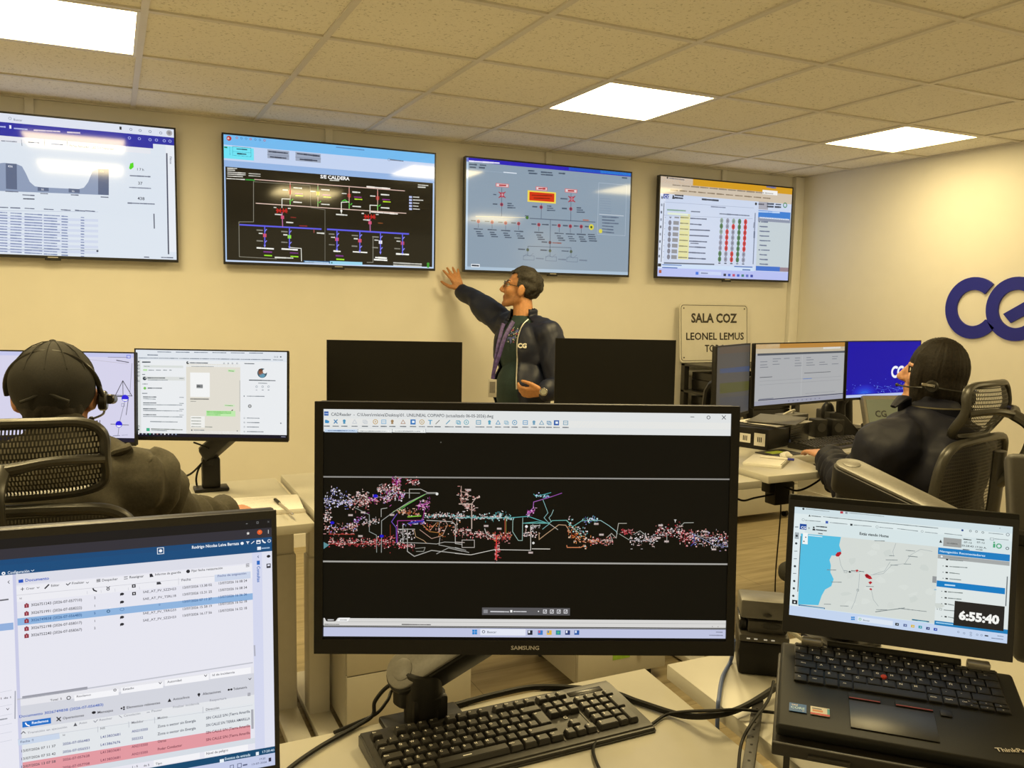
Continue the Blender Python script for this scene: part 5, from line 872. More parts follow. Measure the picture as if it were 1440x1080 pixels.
s.up(); s.text(*L3(645, 484), 'Reclamo', 3.2, '#6c6c74', right=L3(765, 466)); s.dot(*L3(970, 421), 1.7, '#3c3c44', ring=0.9); s.text(*L3(1036, 424), 'Estado', 3.4, '#5c5c66', right=L3(1128, 408)); s.text(*L4(212, 362), 'Autoridad', 3.4, '#5c5c66', right=L4(332, 344)); s.text(*L4(590, 304), 'Id de incidencia', 3.2, '#5c5c66', right=L4(778, 272))
for a_ in (L3(1352, 362), L4(535, 300), L4(908, 328), L3(66, 582), L4(458, 972), L4(870, 892)): s.line([(a_[0]-1.8, a_[1]-1), (a_[0], a_[1]+1), (a_[0]+1.8, a_[1]-1.4)], '#4c4c54', 0.9)
s.text(*L3(162, 656), 'Documento 3026749838 (2026-07-056483)', 4.3, '#2c5cb8', right=L3(870, 548), bold=0.015)
pa, pb = s.P(*L3(190, 738)), s.P(*L3(430, 650)); s.poly([(pa[0], pa[1]), (pb[0], pa[1]), (pb[0], pa[1]+s.k(60, 1010)*9.5), (pa[0], pa[1]+s.k(60, 1010)*9.5)], '#2070c8'); s.up(); s.line([L3(216, 698), L3(226, 714), L3(248, 722)], '#ffffff', 1.8); s.text(*L3(268, 708), 'Reclamos', 4.0, '#dfecfa', right=L3(408, 690), bold=0.03)
s.line([L3(480, 650), L3(512, 680)], '#26262c', 1.6); s.line([L3(512, 650), L3(480, 680)], '#26262c', 1.6); s.text(*L3(530, 668), 'Operaciones', 3.8, Bk, right=L3(708, 640)); s.dot(*L3(792, 610), 2.9, '#26262c', sy=0.75, n=14); s.text(*L3(822, 620), 'Mensajes', 3.8, Bk, right=L3(952, 600))
for x, y in ((1026, 575), (1046, 565), (1046, 582)): s.dot(*L3(x, y), 1.4, '#26262c')
s.text(*L3(1068, 578), 'Elementos relevantes', 3.8, Bk, right=L3(1350, 534)); s.pp([L4(214, 522), L4(230, 490), L4(246, 518)], '#26262c'); s.text(*L4(260, 508), 'Avisos/Incis', 3.6, Bk, right=L4(400, 488)); s.dot(*L4(478, 457), 2.0, '#26262c', n=12); s.pp([L4(468, 460), L4(488, 460), L4(479, 480)], '#26262c'); s.text(*L4(510, 464), 'Afectaciones', 3.8, Bk, right=L4(664, 440)); s.dot(*L4(730, 418), 1.6, '#26262c'); s.dot(*L4(752, 415), 1.6, '#26262c'); s.text(*L4(768, 422), 'Telemetría', 3.6, Bk, right=L4(884, 402))
Lt = '#9a9ca6'
s.line([L3(180, 790), L3(198, 770), L3(214, 784)], '#6c6c74', 1.3); s.text(*L3(232, 790), 'Transición en ejecución', 3.4, Lt, right=L3(566, 735)); s.pp([L3(620, 726), L3(636, 694), L3(652, 722)], '#5c5c64'); s.text(*L3(668, 710), 'Aviso', 3.4, Lt, right=L3(736, 698)); s.line([L3(792, 680), L3(804, 692), L3(824, 670)], Lt, 1.2); s.text(*L3(838, 682), 'Resolver', 3.4, Lt, right=L3(945, 664)); s.line([L3(1006, 636), L3(1028, 652)], Lt, 1.0); s.text(*L3(1044, 646), 'Cancelación', 3.4, Lt, right=L3(1184, 626)); s.text(*L3(1278, 608), 'Pausar', 3.4, Lt, right=L3(1366, 592)); s.line([L3(1240, 610), L3(1262, 606)], Lt, 1.0); s.text(*L4(258, 574), 'Finalizar incidencia', 3.4, Lt, right=L4(478, 536)); s.text(*L4(568, 518), 'Reapertura', 3.4, Lt, right=L4(708, 494))
for k in range(4): s.line([L4(890, 448+k*7), L4(912, 445+k*7)], '#7c7c84', 0.7)
s.lay = 5; s.pp([L3(152, 838), L3(500, 780), L3(506, 830), L3(156, 890)], '#c9d6ea'); s.up(); s.text(*L3(172, 868), 'Fecha ↑', 3.6, '#5c6884', right=L3(288, 848)); s.text(*L3(530, 808), 'Id', 3.0, '#6c6c74'); s.text(*L3(846, 754), 'NIS', 3.2, '#6c6c74'); s.text(*L3(1110, 706), 'Medidor', 3.6, '#5c5c66', right=L3(1210, 686)); s.text(*L3(1328, 668), 'Motivo', 3.6, '#5c5c66', right=L3(1412, 650)); s.text(*L4(536, 596), 'Dirección', 3.6, '#5c5c66', right=L4(648, 574))
for a_, b_ in ((L3(826, 728), L3(826, 775)), (L3(1086, 686), L3(1088, 735)), (L3(1304, 650), L3(1306, 700)), (L4(512, 562), L4(512, 615))): s.line([a_, b_], '#b8bac4', 0.7)
s.line([L3(152, 835), L4(930, 548)], '#c4c6d0', 0.6)
R0 = ['13/07/2026 07 11 37', '13/07/2026 07 55 42', '13/07/2026 13 07 58', '']; ids = ['2026-07-056483', '2026-07-056551', '2026-07-057628', '2026-07-057708']; nis = ['L413833681', 'L413867676', 'L413833681', 'L413833681']; med = ['AN210300', '502332', 'AN210300', 'AN210300']; mot = ['Zona o sector sin Energía', 'Zona o sector sin Energía', 'Otros', 'Poder Conductor']; dire = ['SIN CALLE S/N (Tierra Amarilla', 'SIN CALLE S/N TIERRA AMARILLA', 'SIN CALLE S/N (Tierra Amarilla', 'SIN CALLE S/N (Tierra Amarilla']
s.rel(u_doc0, V(L3(152, 1038)), uu(L4(912, 700)), V(L3(152, 1160)), '#e29aa2'); s.rel(u_doc0, V(L3(152, 1160)), u_doc1, V(L3(152, 1210)), '#d6dce4'); s.up()
for k in range(4):
    d = k*66.5; dk = '#3c4458' if k < 2 else '#6c3040'
    if R0[k]: s.text(*L3(176, 946+d), R0[k], 4.0, '#4c4c54', right=L3(464, 900+d))
    s.text(*L3(530, 886+d), ids[k], 3.9, '#44508c' if k < 2 else '#84485c', right=L3(756, 848+d)); s.text(*L3(848, 828+d*0.98), nis[k], 3.9, '#44508c' if k < 2 else '#84485c', right=L3(1014, 800+d)); s.text(*L3(1112, 780+d*0.97), med[k], 3.9, '#44508c' if k < 2 else '#84485c', right=L3(1248 if k != 1 else 1206, 752+d))
    s.text(*L4(130, 738+d*0.96), mot[k], 4.0, dk, right=L4([452, 452, 200, 335][k], 684+d)); s.text(*L4(538, 668+d*0.92), dire[k], 4.0, dk, right=L4(908, 606+d))
s.rect(*L4(918, 585), *L4(940, 745), '#a8a9b2'); s.line([L4(946, 45), L4(950, 130)], '#b0b2c0', 2.2); s.line([L1(128, 640+1100), L3(130, 430)], '#a8aab8', 1.8)
pa = s.P(*L4(98, 1060)); 
for a_, b_, body in ((L4(98, 1062), L4(485, 960), 'Tipo'), (L4(526, 990), L4(892, 880), 'Nivel de peligro')):
    pa, pb = s.P(*a_), s.P(*b_); h = s.k(*a_)*9; s.poly([(pa[0], pa[1]), (pb[0], pa[1]), (pb[0], pa[1]+h), (pa[0], pa[1]+h)], '#f2f2f6')
s.up(); s.text(*L4(112, 1052), 'Tipo', 3.4, '#5c5c66'); s.text(*L4(540, 966), 'Nivel de peligro', 3.6, '#5c5c66', right=L4(722, 930)); s.text(*L4(12, 1066), 'de 5', 3.2, Bk); s.text(*L3(1112, 1078), '1 - 5', 3.2, Bk)
s.rect(*L4(654, 1005), *L4(690, 1028), '#e8f0f6'); s.text(*L4(696, 1012), 'Eventos de entrada', 4.0, '#c8dcea', right=L4(910, 970), bold=0.02); s.rect(*L4(958, 944), *L4(984, 968), '#e8f0f6'); s.text(*L4(1008, 952), '17:20:40', 3.4, '#c8dcea', right=L4(1108, 930)); s.text(*L4(985, 1012), '17:20', 2.8, '#5c6484'); s.text(*L4(920, 1056), '13-07-2026', 2.8, '#5c6484', right=L4(1046, 1030)); s.rect(*L4(1066, 992), *L4(1088, 1020), '#34344c'); s.frame(*L4(804, 1042), *L4(836, 1070), '#5c6484', 0.9); s.greek(*L4(852, 1054), *L4(882, 1048), 3, '#5c6484'); s.frame(*L4(742, 1056), *L4(770, 1078), '#5c6484', 0.9)
s.text(*L2(968, 455), 'Consultas', 4.2, '#2c68b8', rot=-90, bold=0.02); s.rect(*L2(966, 410), *L2(992, 442), '#2c68c0'); s.line([L2(980, 368), L2(974, 376), L2(982, 384)], '#4c5c84', 0.9); s.dot(*L2(1065, 372), 2.6, '#26262c', sy=0.8, n=14); s.frame(*L2(1052, 438), *L2(1080, 466), '#3c3c44', 1.2); s.rect(*L2(1052, 456), *L2(1080, 466), '#3c3c44')
s.text(*L3(2, 500), '1 de 1', 3.2, Bk, right=L3(86, 488)); s.greek(*L3(0, 670), *L3(60, 660), 2.6, '#9a9ca6')
for y in (440, 560, 640, 720, 790, 860): s.line([L3(-300, y+60), L3(100, y-20)], '#c8cad6', 0.6)
s.done(t)
q = MB(); q.tube([(0, 0.055, -0.045), (0, 0.06, 0.05), (0, 0.045, 0.14)], 0.022, M_BLACK, sub=4); q.box((0, 0.05, -0.0745), (0.24, 0.19, 0.010), M_BLACK, bev=0.004); q.cyl((0, 0.055, -0.075), (0, 0.055, -0.04), 0.024, m=M_BLACK); q.done('stand', t)
q = MB(); q.box((-0.05, 0.012, 0.3462), (0.02, 0.004, 0.002), M_GREY); q.done('webcam_notch', t)
# ================================================================== laptop on its stand
LX = Vector((0.711, -0.703, 0)).normalized(); LYv = Vector((0.084, 0.085, 0.993)).normalized(); LC = Vector((1.034, 0.840, 1.060))
LN = LX.cross(LYv).normalized()                                   # out of the picture
LYv = LN.cross(LX)
hinge = LC - LYv*0.1125 - LN*0.002                                # middle of the hinge line
dn = (Vector((-0.703, -0.711, 0)).normalized()*math.cos(R_(8.5)) + Vector((0, 0, -1))*math.sin(R_(8.5)))   # from hinge to the front edge
up_ = LX.cross(-dn).normalized()
M_TP = mat('laptop_soft_black', (0.012, 0.0125, 0.011), 0.5, spec=0.3, grain=0.1, gscale=500, bump=0.05, bscale=1500)
M_KEY = mat('laptop_key', (0.012, 0.012, 0.011), 0.5, grain=0.1, gscale=300)
M_LEG = mat('key_legend', (0.82, 0.80, 0.74), 0.6, grain=0.02)
LM = Matrix((LX, -dn, up_)).transposed().to_4x4(); LM.translation = hinge - up_*0.011
lt = thing('laptop', 'open black laptop on a stand showing a map and a 6:55:40 clock', 'laptop', M=LM)
# base: local x right, y back towards the hinge, z up; deck top at z = 0
q = MB(); q.box((0, -0.108, -0.0095), (0.311, 0.212, 0.017), M_TP, bev=0.005, seg=3); q.box((0, -0.055, -0.0009), (0.272, 0.103, 0.002), M_BLACK, bev=0.0008); base = q.done('base', lt)
q = MB(); q.box((-0.012, -0.163, 0.0002), (0.104, 0.062, 0.0010), mat('touchpad', (0.026, 0.026, 0.024), 0.35, grain=0.06, gscale=200), bev=0.0004); q.done('touchpad', lt)
red = mat('red_button_stripe', (0.32, 0.05, 0.045), 0.5, grain=0.1)
for x0, x1, nm in ((-0.0645, -0.024, 'l'), (-0.006, 0.040, 'r')):
    q = MB(); q.box(((x0+x1)/2, -0.1235, 0.0006), (x1-x0, 0.0135, 0.0022), M_TP, bev=0.0008); q.box(((x0+x1)/2, -0.1290, 0.0018), (x1-x0-0.002, 0.0016, 0.0006), red); q.done('pointer_button', lt)
q = MB(); q.cyl((-0.016, -0.0665, 0), (-0.016, -0.0665, 0.0045), 0.0042, m=mat('red_pointing_nub', (0.55, 0.05, 0.025), 0.7, grain=0.15, gscale=900), seg=16, bev=0.001); q.done('pointing_stick', lt)
q = MB(); q.box((0.055, -0.128, 0.0003), (0.014, 0.014, 0.0012), M_BLACK, bev=0.0005); q.done('fingerprint_reader', lt)
# keys
def lkey(cx, cy, w_, h_, legend=None, sz=0.0058, off=(-0.0030, 0.0024)):
    q = MB(); q.box((0, 0, 0.0007), (w_, h_, 0.0022), M_KEY, bev=0.0007)
    if legend: q.text(legend, Matrix.Translation((off[0] if len(legend) == 1 else -w_*0.1, off[1]-sz*0.35, 0.00195)), sz if len(legend) == 1 else sz*0.62, M_LEG, bold=0.02)
    o = q.done('key', lt, auto=None); o.location = (cx, cy, 0.0008)
px_, x0k = 0.0187, -0.135
frow = ['Esc', 'F1', 'F2', 'F3', 'F4', 'F5', 'F6', 'F7', 'F8', 'F9', 'F10', 'F11', 'F12', 'Ins', 'Supr']
for k, g in enumerate(frow): lkey(x0k+0.0083+k*0.0180, -0.0100, 0.0163, 0.0090, g, 0.0056)
def lrow(y, items, h_=0.0163):
    x = x0k
    for g, u_ in items: w_ = px_*u_; lkey(x+w_/2-0.001, y, w_-0.0023, h_, g or None); x += w_
lrow(-0.0245, [(c, 1) for c in '|1234567890'] + [('?', 1), ('!', 1), ('<--', 1.45)])
lrow(-0.0432, [('Tab', 1.4)] + [(c, 1) for c in 'QWERTYUIOP'] + [("'", 1), ('+', 1), ('', 1.05)])
lrow(-0.0619, [('Bloq', 1.65)] + [(c, 1) for c in 'ASDFGHJKL'] + [('Ñ', 1), ('{', 1), ('}', 0.95), ('', 0.85)])
lrow(-0.0806, [('', 1.2), ('<', 1)] + [(c, 1) for c in 'ZXCVBNM'] + [(',', 1), ('.', 1), ('-', 1), ('', 2.25)])
lrow(-0.0993, [('Fn', 1), ('Ctrl', 1.2), ('', 1), ('Alt', 1), ('', 5), ('AltGr', 1), ('ImpPt', 1), ('Ctrl', 1)])
for dx, dy, g in ((0, 0, '<'), (1, 0, 'v'), (2, 0, '>'), (1, 1, '^'), (0, 1, 'Re'), (2, 1, 'Av')): lkey(0.0885+dx*px_, -0.1035+dy*0.0094, px_-0.0025, 0.0078, g, 0.0036, (0, 0))
# stickers and name on the deck
q = MB(); q.box((-0.129, -0.171, 0.0003), (0.022, 0.018, 0.0007), mat('sticker_blue', (0.02, 0.13, 0.42), 0.4, grain=0.05)); q.text('intel', Matrix.Translation((-0.133, -0.167, 0.0008)), 0.0045, M_PAPER, bold=0.02); q.text('CORE', Matrix.Translation((-0.129, -0.174, 0.0008)), 0.0068, mat('sticker_cyan', (0.5, 0.75, 0.9), 0.5), bold=0.02); q.text('i5', Matrix.Translation((-0.122, -0.178, 0.0008)), 0.004, M_PAPER); q.done('blue_sticker', lt)
q = MB(); q.box((-0.101, -0.171, 0.0003), (0.024, 0.018, 0.0007), mat('sticker_white', (0.78, 0.74, 0.62), 0.5, grain=0.03)); q.box((-0.101, -0.178, 0.0007), (0.024, 0.004, 0.0003), mat('sticker_red', (0.6, 0.09, 0.07), 0.5)); q.box((-0.0905, -0.1695, 0.0007), (0.003, 0.012, 0.0003), mat('sticker_teal', (0.1, 0.4, 0.45), 0.5)); q.box((-0.105, -0.1665, 0.0007), (0.012, 0.002, 0.0003), M_GREY); q.box((-0.104, -0.171, 0.0007), (0.013, 0.004, 0.0003), mat('sticker_orange', (0.7, 0.3, 0.12), 0.5)); q.done('white_sticker', lt)
q = MB(); q.text('ThinkPad', Matrix.Translation((0.122, -0.188, 0.0003)) @ Matrix.Rotation(R_(14), 4, 'Z'), 0.0105, mat('deck_badge', (0.7, 0.66, 0.55), 0.3, metal=0.6, grain=0.05), bold=0.02); q.done('name_badge', lt)
for x in (-0.112, 0.112):
    q = MB(); q.box((x, -0.004, 0.005), (0.030, 0.013, 0.014), mat('hinge_metal', (0.42, 0.40, 0.35), 0.35, metal=0.7, grain=0.05), bev=0.003); q.done('hinge', lt)
q = MB(); q.cyl((-0.09, -0.0005, 0.004), (0.09, -0.0005, 0.004), 0.0055, m=M_TP, seg=14); q.box((0.052, -0.0065, 0.0012), (0.045, 0.0016, 0.0006), M_GREY); q.done('hinge_cover', lt)
# lid
lidM = frame(LC, LX, LYv)                                          # local x right, z up, -y towards the viewer
inv = LM.inverted()
q = MB(); q.box((0, 0.0035, 0.0105-0.0145), (0.311, 0.006, 0.2105), M_TP, bev=0.0028, seg=3); lid = q.done('lid', lt); lid.matrix_local = inv @ lidM
q = MB(); w2, h2 = 0.1465, 0.0825
q.prism([(-0.1545, -0.108), (0.1545, -0.108), (0.1545, 0.0935), (-0.1545, 0.0935)], -0.0010, 0.0016, M_BLACKG, hole=[(-w2, -h2), (w2, -h2), (w2, h2), (-w2, h2)]); q.cyl((0, -0.0010, 0.0885), (0, -0.0014, 0.0885), 0.0022, m=M_DARK, seg=14); q.done('screen_bezel', lid)
s = Screen(lidM, -w2, w2, -h2, h2, '#d6e4e6', M_TV if False else M_LCD)
K5 = lambda x, y: (1100+x/5.144, 690+y/5.144); K6 = lambda x, y: (1260+x/4.909, 700+y/4.909)
Vv = lambda p: (s.z1-s.P(*p)[1])/(s.z1-s.z0); Uu = lambda p: (s.P(*p)[0]-s.x0)/(s.x1-s.x0)
s.up(); tb = Vv(K5(60, 830)); s.rel(0, 0, 1, 0.06, '#cfdfe4'); s.rel(0, 0.06, 1, 0.125, '#dde9ea'); s.rel(0, tb, 1, 1, '#c3d4ee')
mu0, mv0, mu1, mv1 = Uu(K5(130, 330)), Vv(K5(425, 335)), Uu(K6(288, 400)), tb-0.005; s.rel(mu0, mv0, mu1, mv1, '#d3d9d4')
s.rel(mu1, mv0, 1, tb, '#dde5e4'); s.rel(0, 0.125, 0.055, tb, '#dfeaec')
s.up(); coast = [(425, 335), (412, 395), (428, 440), (400, 455), (382, 470), (358, 468), (342, 500), (352, 540), (348, 590), (372, 640), (355, 690), (310, 715), (285, 760), (262, 828)]
s.pp([K5(135, 310)]+[K5(*p) for p in coast]+[K5(115, 822)], '#55bde0')
for k in range(20):
    x, y = rnd.uniform(450, 1180), rnd.uniform(400, 860); s.lay = 2; s.pp([K5(x+rnd.uniform(15, 60)*math.cos(a_*1.05), y+rnd.uniform(10, 35)*math.sin(a_*1.05)) for a_ in range(6)], rnd.choice(('#d0d6d1', '#d7ddd8', '#cdd4cf')))
s.lay = 3; road = '#a4adaf'
for pts in ([K5(412, 480), K5(425, 540), K5(445, 580), K5(560, 590)], [K5(822, 380), K5(800, 440), K5(806, 475)], [K5(560, 600), K5(552, 700), K5(525, 800), K5(500, 855)], [K5(640, 610), K5(730, 600), K5(790, 540), K5(860, 530), K6(60, 455)], [K6(60, 455), K6(100, 395), K6(170, 355), K6(250, 370)], [K5(645, 720), K5(660, 790), K5(695, 835)], [K5(780, 515), K5(740, 580), K5(660, 605)]): s.line(pts, road, 0.6)
for x, y, e in ((325, 572, 388), (355, 660, 428), (668, 362, 740), (750, 500, 835), (785, 538, 838), (608, 692, 660), (303, 820, 350), (420, 833, 478), (680, 860, 760), (775, 470, 810), (880, 530, 930)): s.greek(*K5(x, y), *K5(e, y+(e-x)*0.03), 1.2, '#7c8688')
s.greek(*K5(675, 876), *K6(60, 760), 1.4, '#7c8688'); s.greek(*K6(20, 763), *K6(210, 785), 1.2, '#7c8688'); s.greek(*K6(68, 362), *K6(130, 368), 1.2, '#7c8688'); s.greek(*K6(84, 402), *K6(148, 408), 1.2, '#7c8688')
s.up(); rd = '#b4202c'
for pts in ([(384, 465), (398, 446), (424, 440), (428, 455), (410, 476), (392, 476)], [(528, 575), (545, 570), (553, 580), (538, 588)], [(596, 608), (612, 600), (640, 618), (652, 638), (630, 640), (605, 628)], [(622, 662), (640, 654), (652, 664), (636, 678)], [(628, 710), (642, 704), (652, 716), (640, 720)]): s.pp([K5(*p) for p in pts], rd)
s.up(); s.pp([K5(600, 612), K5(620, 606), K5(632, 622), K5(612, 626)], '#8c1420'); s.pp([K5(478, 588), K5(488, 578), K5(500, 590), K5(488, 594)], '#2c3434'); s.frame(*K5(448, 576), *K5(468, 594), '#8c9698', 0.5); s.frame(*K5(540, 712), *K5(553, 726), '#8c9698', 0.6); s.greek(*K5(500, 578), *K5(528, 580), 1.2, '#5c6668'); s.greek(*K5(556, 582), *K5(590, 586), 1.2, '#5c6668')
# header
s.dot(*K5(153, 131), 1.6, '#30383c'); s.greek(*K5(172, 132), *K5(340, 150), 1.2, '#8c989c'); s.rect(*K5(420, 148), *K5(440, 166), '#b83848'); s.rect(*K5(456, 152), *K5(472, 168), '#8c949c'); s.greek(*K5(482, 160), *K5(735, 186), 1.2, '#9aa6aa'); s.pp([K5(190, 186), K5(198, 172), K5(206, 187)], '#30383c'); s.greek(*K5(212, 182), *K5(280, 189), 1.4, '#6c787c'); s.greek(*K5(296, 188), *K6(290, 210), 1.3, '#7c888c'); s.dot(*K5(152, 210), 1.8, '#8c989c', ring=0.5); s.greek(*K5(168, 214), *K5(275, 223), 1.3, '#8c989c'); s.rect(*K5(314, 218), *K5(332, 238), '#3c5cb0'); s.greek(*K5(344, 230), *K5(470, 242), 1.3, '#8c989c'); s.rect(*K5(492, 238), *K5(508, 254), '#30383c'); s.greek(*K5(518, 248), *K5(645, 258), 1.3, '#8c989c'); s.dot(*K5(686, 262), 1.8, '#8c989c', ring=0.5); s.greek(*K5(704, 264), *K5(800, 274), 1.3, '#8c989c'); s.greek(*K5(832, 274), *K6(150, 230), 1.3, '#8c989c'); s.dot(*K6(180, 232), 1.6, '#8c989c', ring=0.5); s.greek(*K6(200, 236), *K6(285, 246), 1.3, '#8c989c'); s.greek(*K6(335, 246), *K6(455, 260), 1.3, '#8c989c')
for x, y in ((513, 229), (555, 233), (599, 239)): s.dot(*K6(x, y), 1.5, '#6c787c', ring=0.7)
s.dot(*K6(458, 224), 1.7, '#2c4c8c'); s.greek(*K6(640, 243), *K6(738, 252), 1.2, '#8c989c'); s.dot(*K6(771, 254), 2.2, '#8c949c', ring=0.9, n=14); s.greek(*K6(680, 283), *K6(775, 291), 1.2, '#8c989c'); s.frame(*K6(650, 276), *K6(674, 292), '#8c989c', 0.6)
s.rect(*K5(128, 238), *K5(175, 283), '#1e4c9c'); s.up().text(*K5(135, 273), 'CG', 3.6, '#e6eef8', right=K5(172, 273), bold=0.03); s.dot(*K5(228, 265), 1.3, '#26282c'); s.pp([K5(218, 286), K5(220, 274), K5(236, 274), K5(240, 288)], '#26282c'); s.greek(*K5(246, 258), *K5(322, 264), 2.0, '#3c4448'); s.greek(*K5(246, 282), *K5(320, 290), 2.0, '#3c4448'); s.greek(*K5(262, 308), *K5(290, 312), 1.6, '#5c6468'); s.pp([K5(188, 262), K5(202, 270), K5(190, 278)], '#8c989c'); s.greek(*K5(95, 262), *K5(118, 262), 2.0, '#7c888c')
s.text(*K5(558, 318), 'Estás viendo Home', 4.0, '#2c3438', right=K5(768, 334), bold=0.025)
s.pp([K5(150, 304), K5(186, 306), K5(184, 388), K5(145, 384)], '#eef4f4'); s.up(); s.dot(*K5(170, 336), 0.9, '#3c4448'); s.dot(*K5(157, 366), 1.0, '#3c4448'); s.rect(*K5(188, 320), *K5(290, 336), '#e8f0f0')
s.lay = 4; s.rect(*K5(92, 300), *K5(120, 350), '#a4aeb2'); s.up()
for x, y in ((105, 326), (101, 381), (98, 437), (95, 492), (92, 546), (90, 598), (87, 653), (84, 706), (80, 760)): s.dot(*K5(x, y), 1.7, '#2c3438', n=8) if y not in (437, 492, 598) else s.line([K5(x-10, y), K5(x+10, y)], '#5c686c', 0.9)
s.rect(*K5(72, 788), *K5(108, 822), '#1c2024'); s.up().dot(*K5(90, 806), 1.4, '#dfe6e8'); s.line([K5(135, 330), K5(112, 728)], '#4c585c', 1.1); s.rect(*K5(118, 822), *K5(308, 856), '#2a6490'); s.up().greek(*K5(130, 832), *K5(300, 852), 1.5, '#9cc0d8')
# side panel
s.lay = 4; s.rect(*K6(328, 273), *K6(450, 345), '#9c9e9c'); s.up(); s.text(*K6(350, 316), 'GC-ASERVA', 2.0, '#3c4040', right=K6(424, 322)); s.pp([K6(298, 308), K6(308, 288), K6(318, 311)], '#22282a')
for x in (466, 555): s.greek(*K6(x, 285), *K6(x+52, 291), 1.6, '#4c5456'); s.text(*K6(x+2, 312), '07-12', 2.8, '#3c4446', right=K6(x+56, 318)); s.greek(*K6(x-4, 356), *K6(x+40, 360), 1.3, '#4c5456')
s.text(*K6(450, 334), '20:28:43', 2.8, '#3c4446', right=K6(534, 342)); s.text(*K6(542, 344), '17:20 A.', 2.8, '#3c4446', right=K6(620, 350)); s.rect(*K6(670, 316), *K6(684, 344), '#4aa878'); s.dot(*K6(677, 308), 1.3, '#4aa878'); s.dot(*K6(710, 333), 3.3, '#4aa878', ring=1.6, n=16); s.dot(*K6(768, 349), 2.0, '#2c3438', ring=0.8, n=14)
s.lay = 4; pn0, pn1 = Uu(K6(290, 370)), Uu(K6(785, 420)); s.rel(pn0, Vv(K6(292, 342)), pn1, Vv(K6(292, 388)), '#1c7cc0'); s.rel(pn0, Vv(K6(292, 390)), pn1, Vv(K6(292, 418)), '#a4a8a8'); s.up(); s.text(*K6(300, 374), 'Navegación Reconectadores', 3.2, '#d0e8f8', right=K6(614, 398), bold=0.02); s.greek(*K6(370, 412), *K6(500, 422), 1.4, '#8c9494'); s.dot(*K6(315, 405), 1.6, '#e8eef0')
for y, e in ((470, 490), (513, 438), (555, 450), (645, 458), (688, 450), (730, 400), (818, 400)): s.rect(*K6(342 if y < 600 else 335, y-7+4), *K6(358 if y < 600 else 350, y+8), '#22282a'); s.dot(*K6(324 if y < 600 else 315, y), 0.7, '#5c686c'); s.greek(*K6(370 if y < 600 else 360, y+4), *K6(e, y+12), 1.6, '#7c8686')
s.dot(*K6(285, 768), 0.7, '#5c686c'); s.frame(*K6(300, 762), *K6(316, 776), '#7c8686', 0.5); s.greek(*K6(330, 774), *K6(400, 780), 1.6, '#7c8686'); s.rect(*K6(345, 420), *K6(360, 432), '#22282a'); s.greek(*K6(370, 428), *K6(460, 436), 1.4, '#7c8686')
s.lay = 4; s.rel(Uu(K6(280, 590)), Vv(K6(284, 570)), Uu(K6(752, 640)), Vv(K6(284, 612)), '#157cc2'); s.rel(Uu(K6(265, 860)), Vv(K6(268, 846)), 1.0, Vv(K6(268, 876)), '#1c7cb8'); s.up(); s.greek(*K6(338, 600), *K6(405, 606), 2.4, '#c0e0f4'); s.greek(*K6(278, 860), *K6(390, 874), 2.2, '#a0d0ec'); s.rect(*K6(110, 836), *K6(228, 860), '#1f6c8c'); s.up(); s.greek(*K6(150, 850), *K6(212, 858), 1.6, '#a8d4e0'); s.rect(*K6(252, 540), *K6(278, 588), '#94989a'); s.line([K6(768, 545), K6(757, 745)], '#6c7478', 1.6); s.line([K6(265, 633), K6(278, 633)], '#4c9cd0', 1.0)
s.lay = 7; s.pp([K6(405, 710), K6(750, 750), K6(741, 920), K6(395, 878)], '#262422'); s.up(); s.text(*K6(432, 836), '6:55:40', 12.6, '#f4f4f0', right=K6(712, 864), bold=0.05)
# task bar
s.lay = 4
for i in (0, 1):
    for j in (0, 1): s.rect(*K5(498+i*14, 910+j*14), *K5(510+i*14, 922+j*14), '#1f83d0')
s.rel(Uu(K5(545, 930)), Vv(K5(548, 910)), Uu(K5(800, 960)), Vv(K5(548, 944)), '#dbe5f2'); s.up(); s.dot(*K5(563, 929), 1.6, '#7cbc8c', ring=0.7); s.text(*K5(584, 940), 'Buscar', 2.2, '#6c7888', right=K5(632, 945))
for p, c in ((K5(830, 966), '#22282c'), (K6(63, 880), '#5c6c9c'), (K6(115, 886), '#d8b848'), (K6(167, 892), '#2f9ca8'), (K6(220, 901), '#2c3c74'), (K6(272, 908), '#3050b0')): s.rect(p[0]-2.4, p[1]-2.2, p[0]+2.4, p[1]+2.2, c); s.up().dot(p[0]+0.3, p[1], 0.8, '#d0dcec'); s.lay -= 1
for x, y in ((430, 926), (470, 934), (516, 932), (516, 948), (560, 945), (590, 948)): s.dot(*K6(x, y), 1.3, '#6c7c98', ring=0.5)
s.rect(*K6(612, 946), *K6(636, 958), '#2c3440'); s.greek(*K6(700, 952), *K6(740, 957), 1.4, '#6c7c98'); s.greek(*K6(660, 968), *K6(738, 977), 1.4, '#6c7c98'); s.dot(*K6(716, 210), 0.8, '#8c989c', ring=0.4)
scr = s.done(lid)
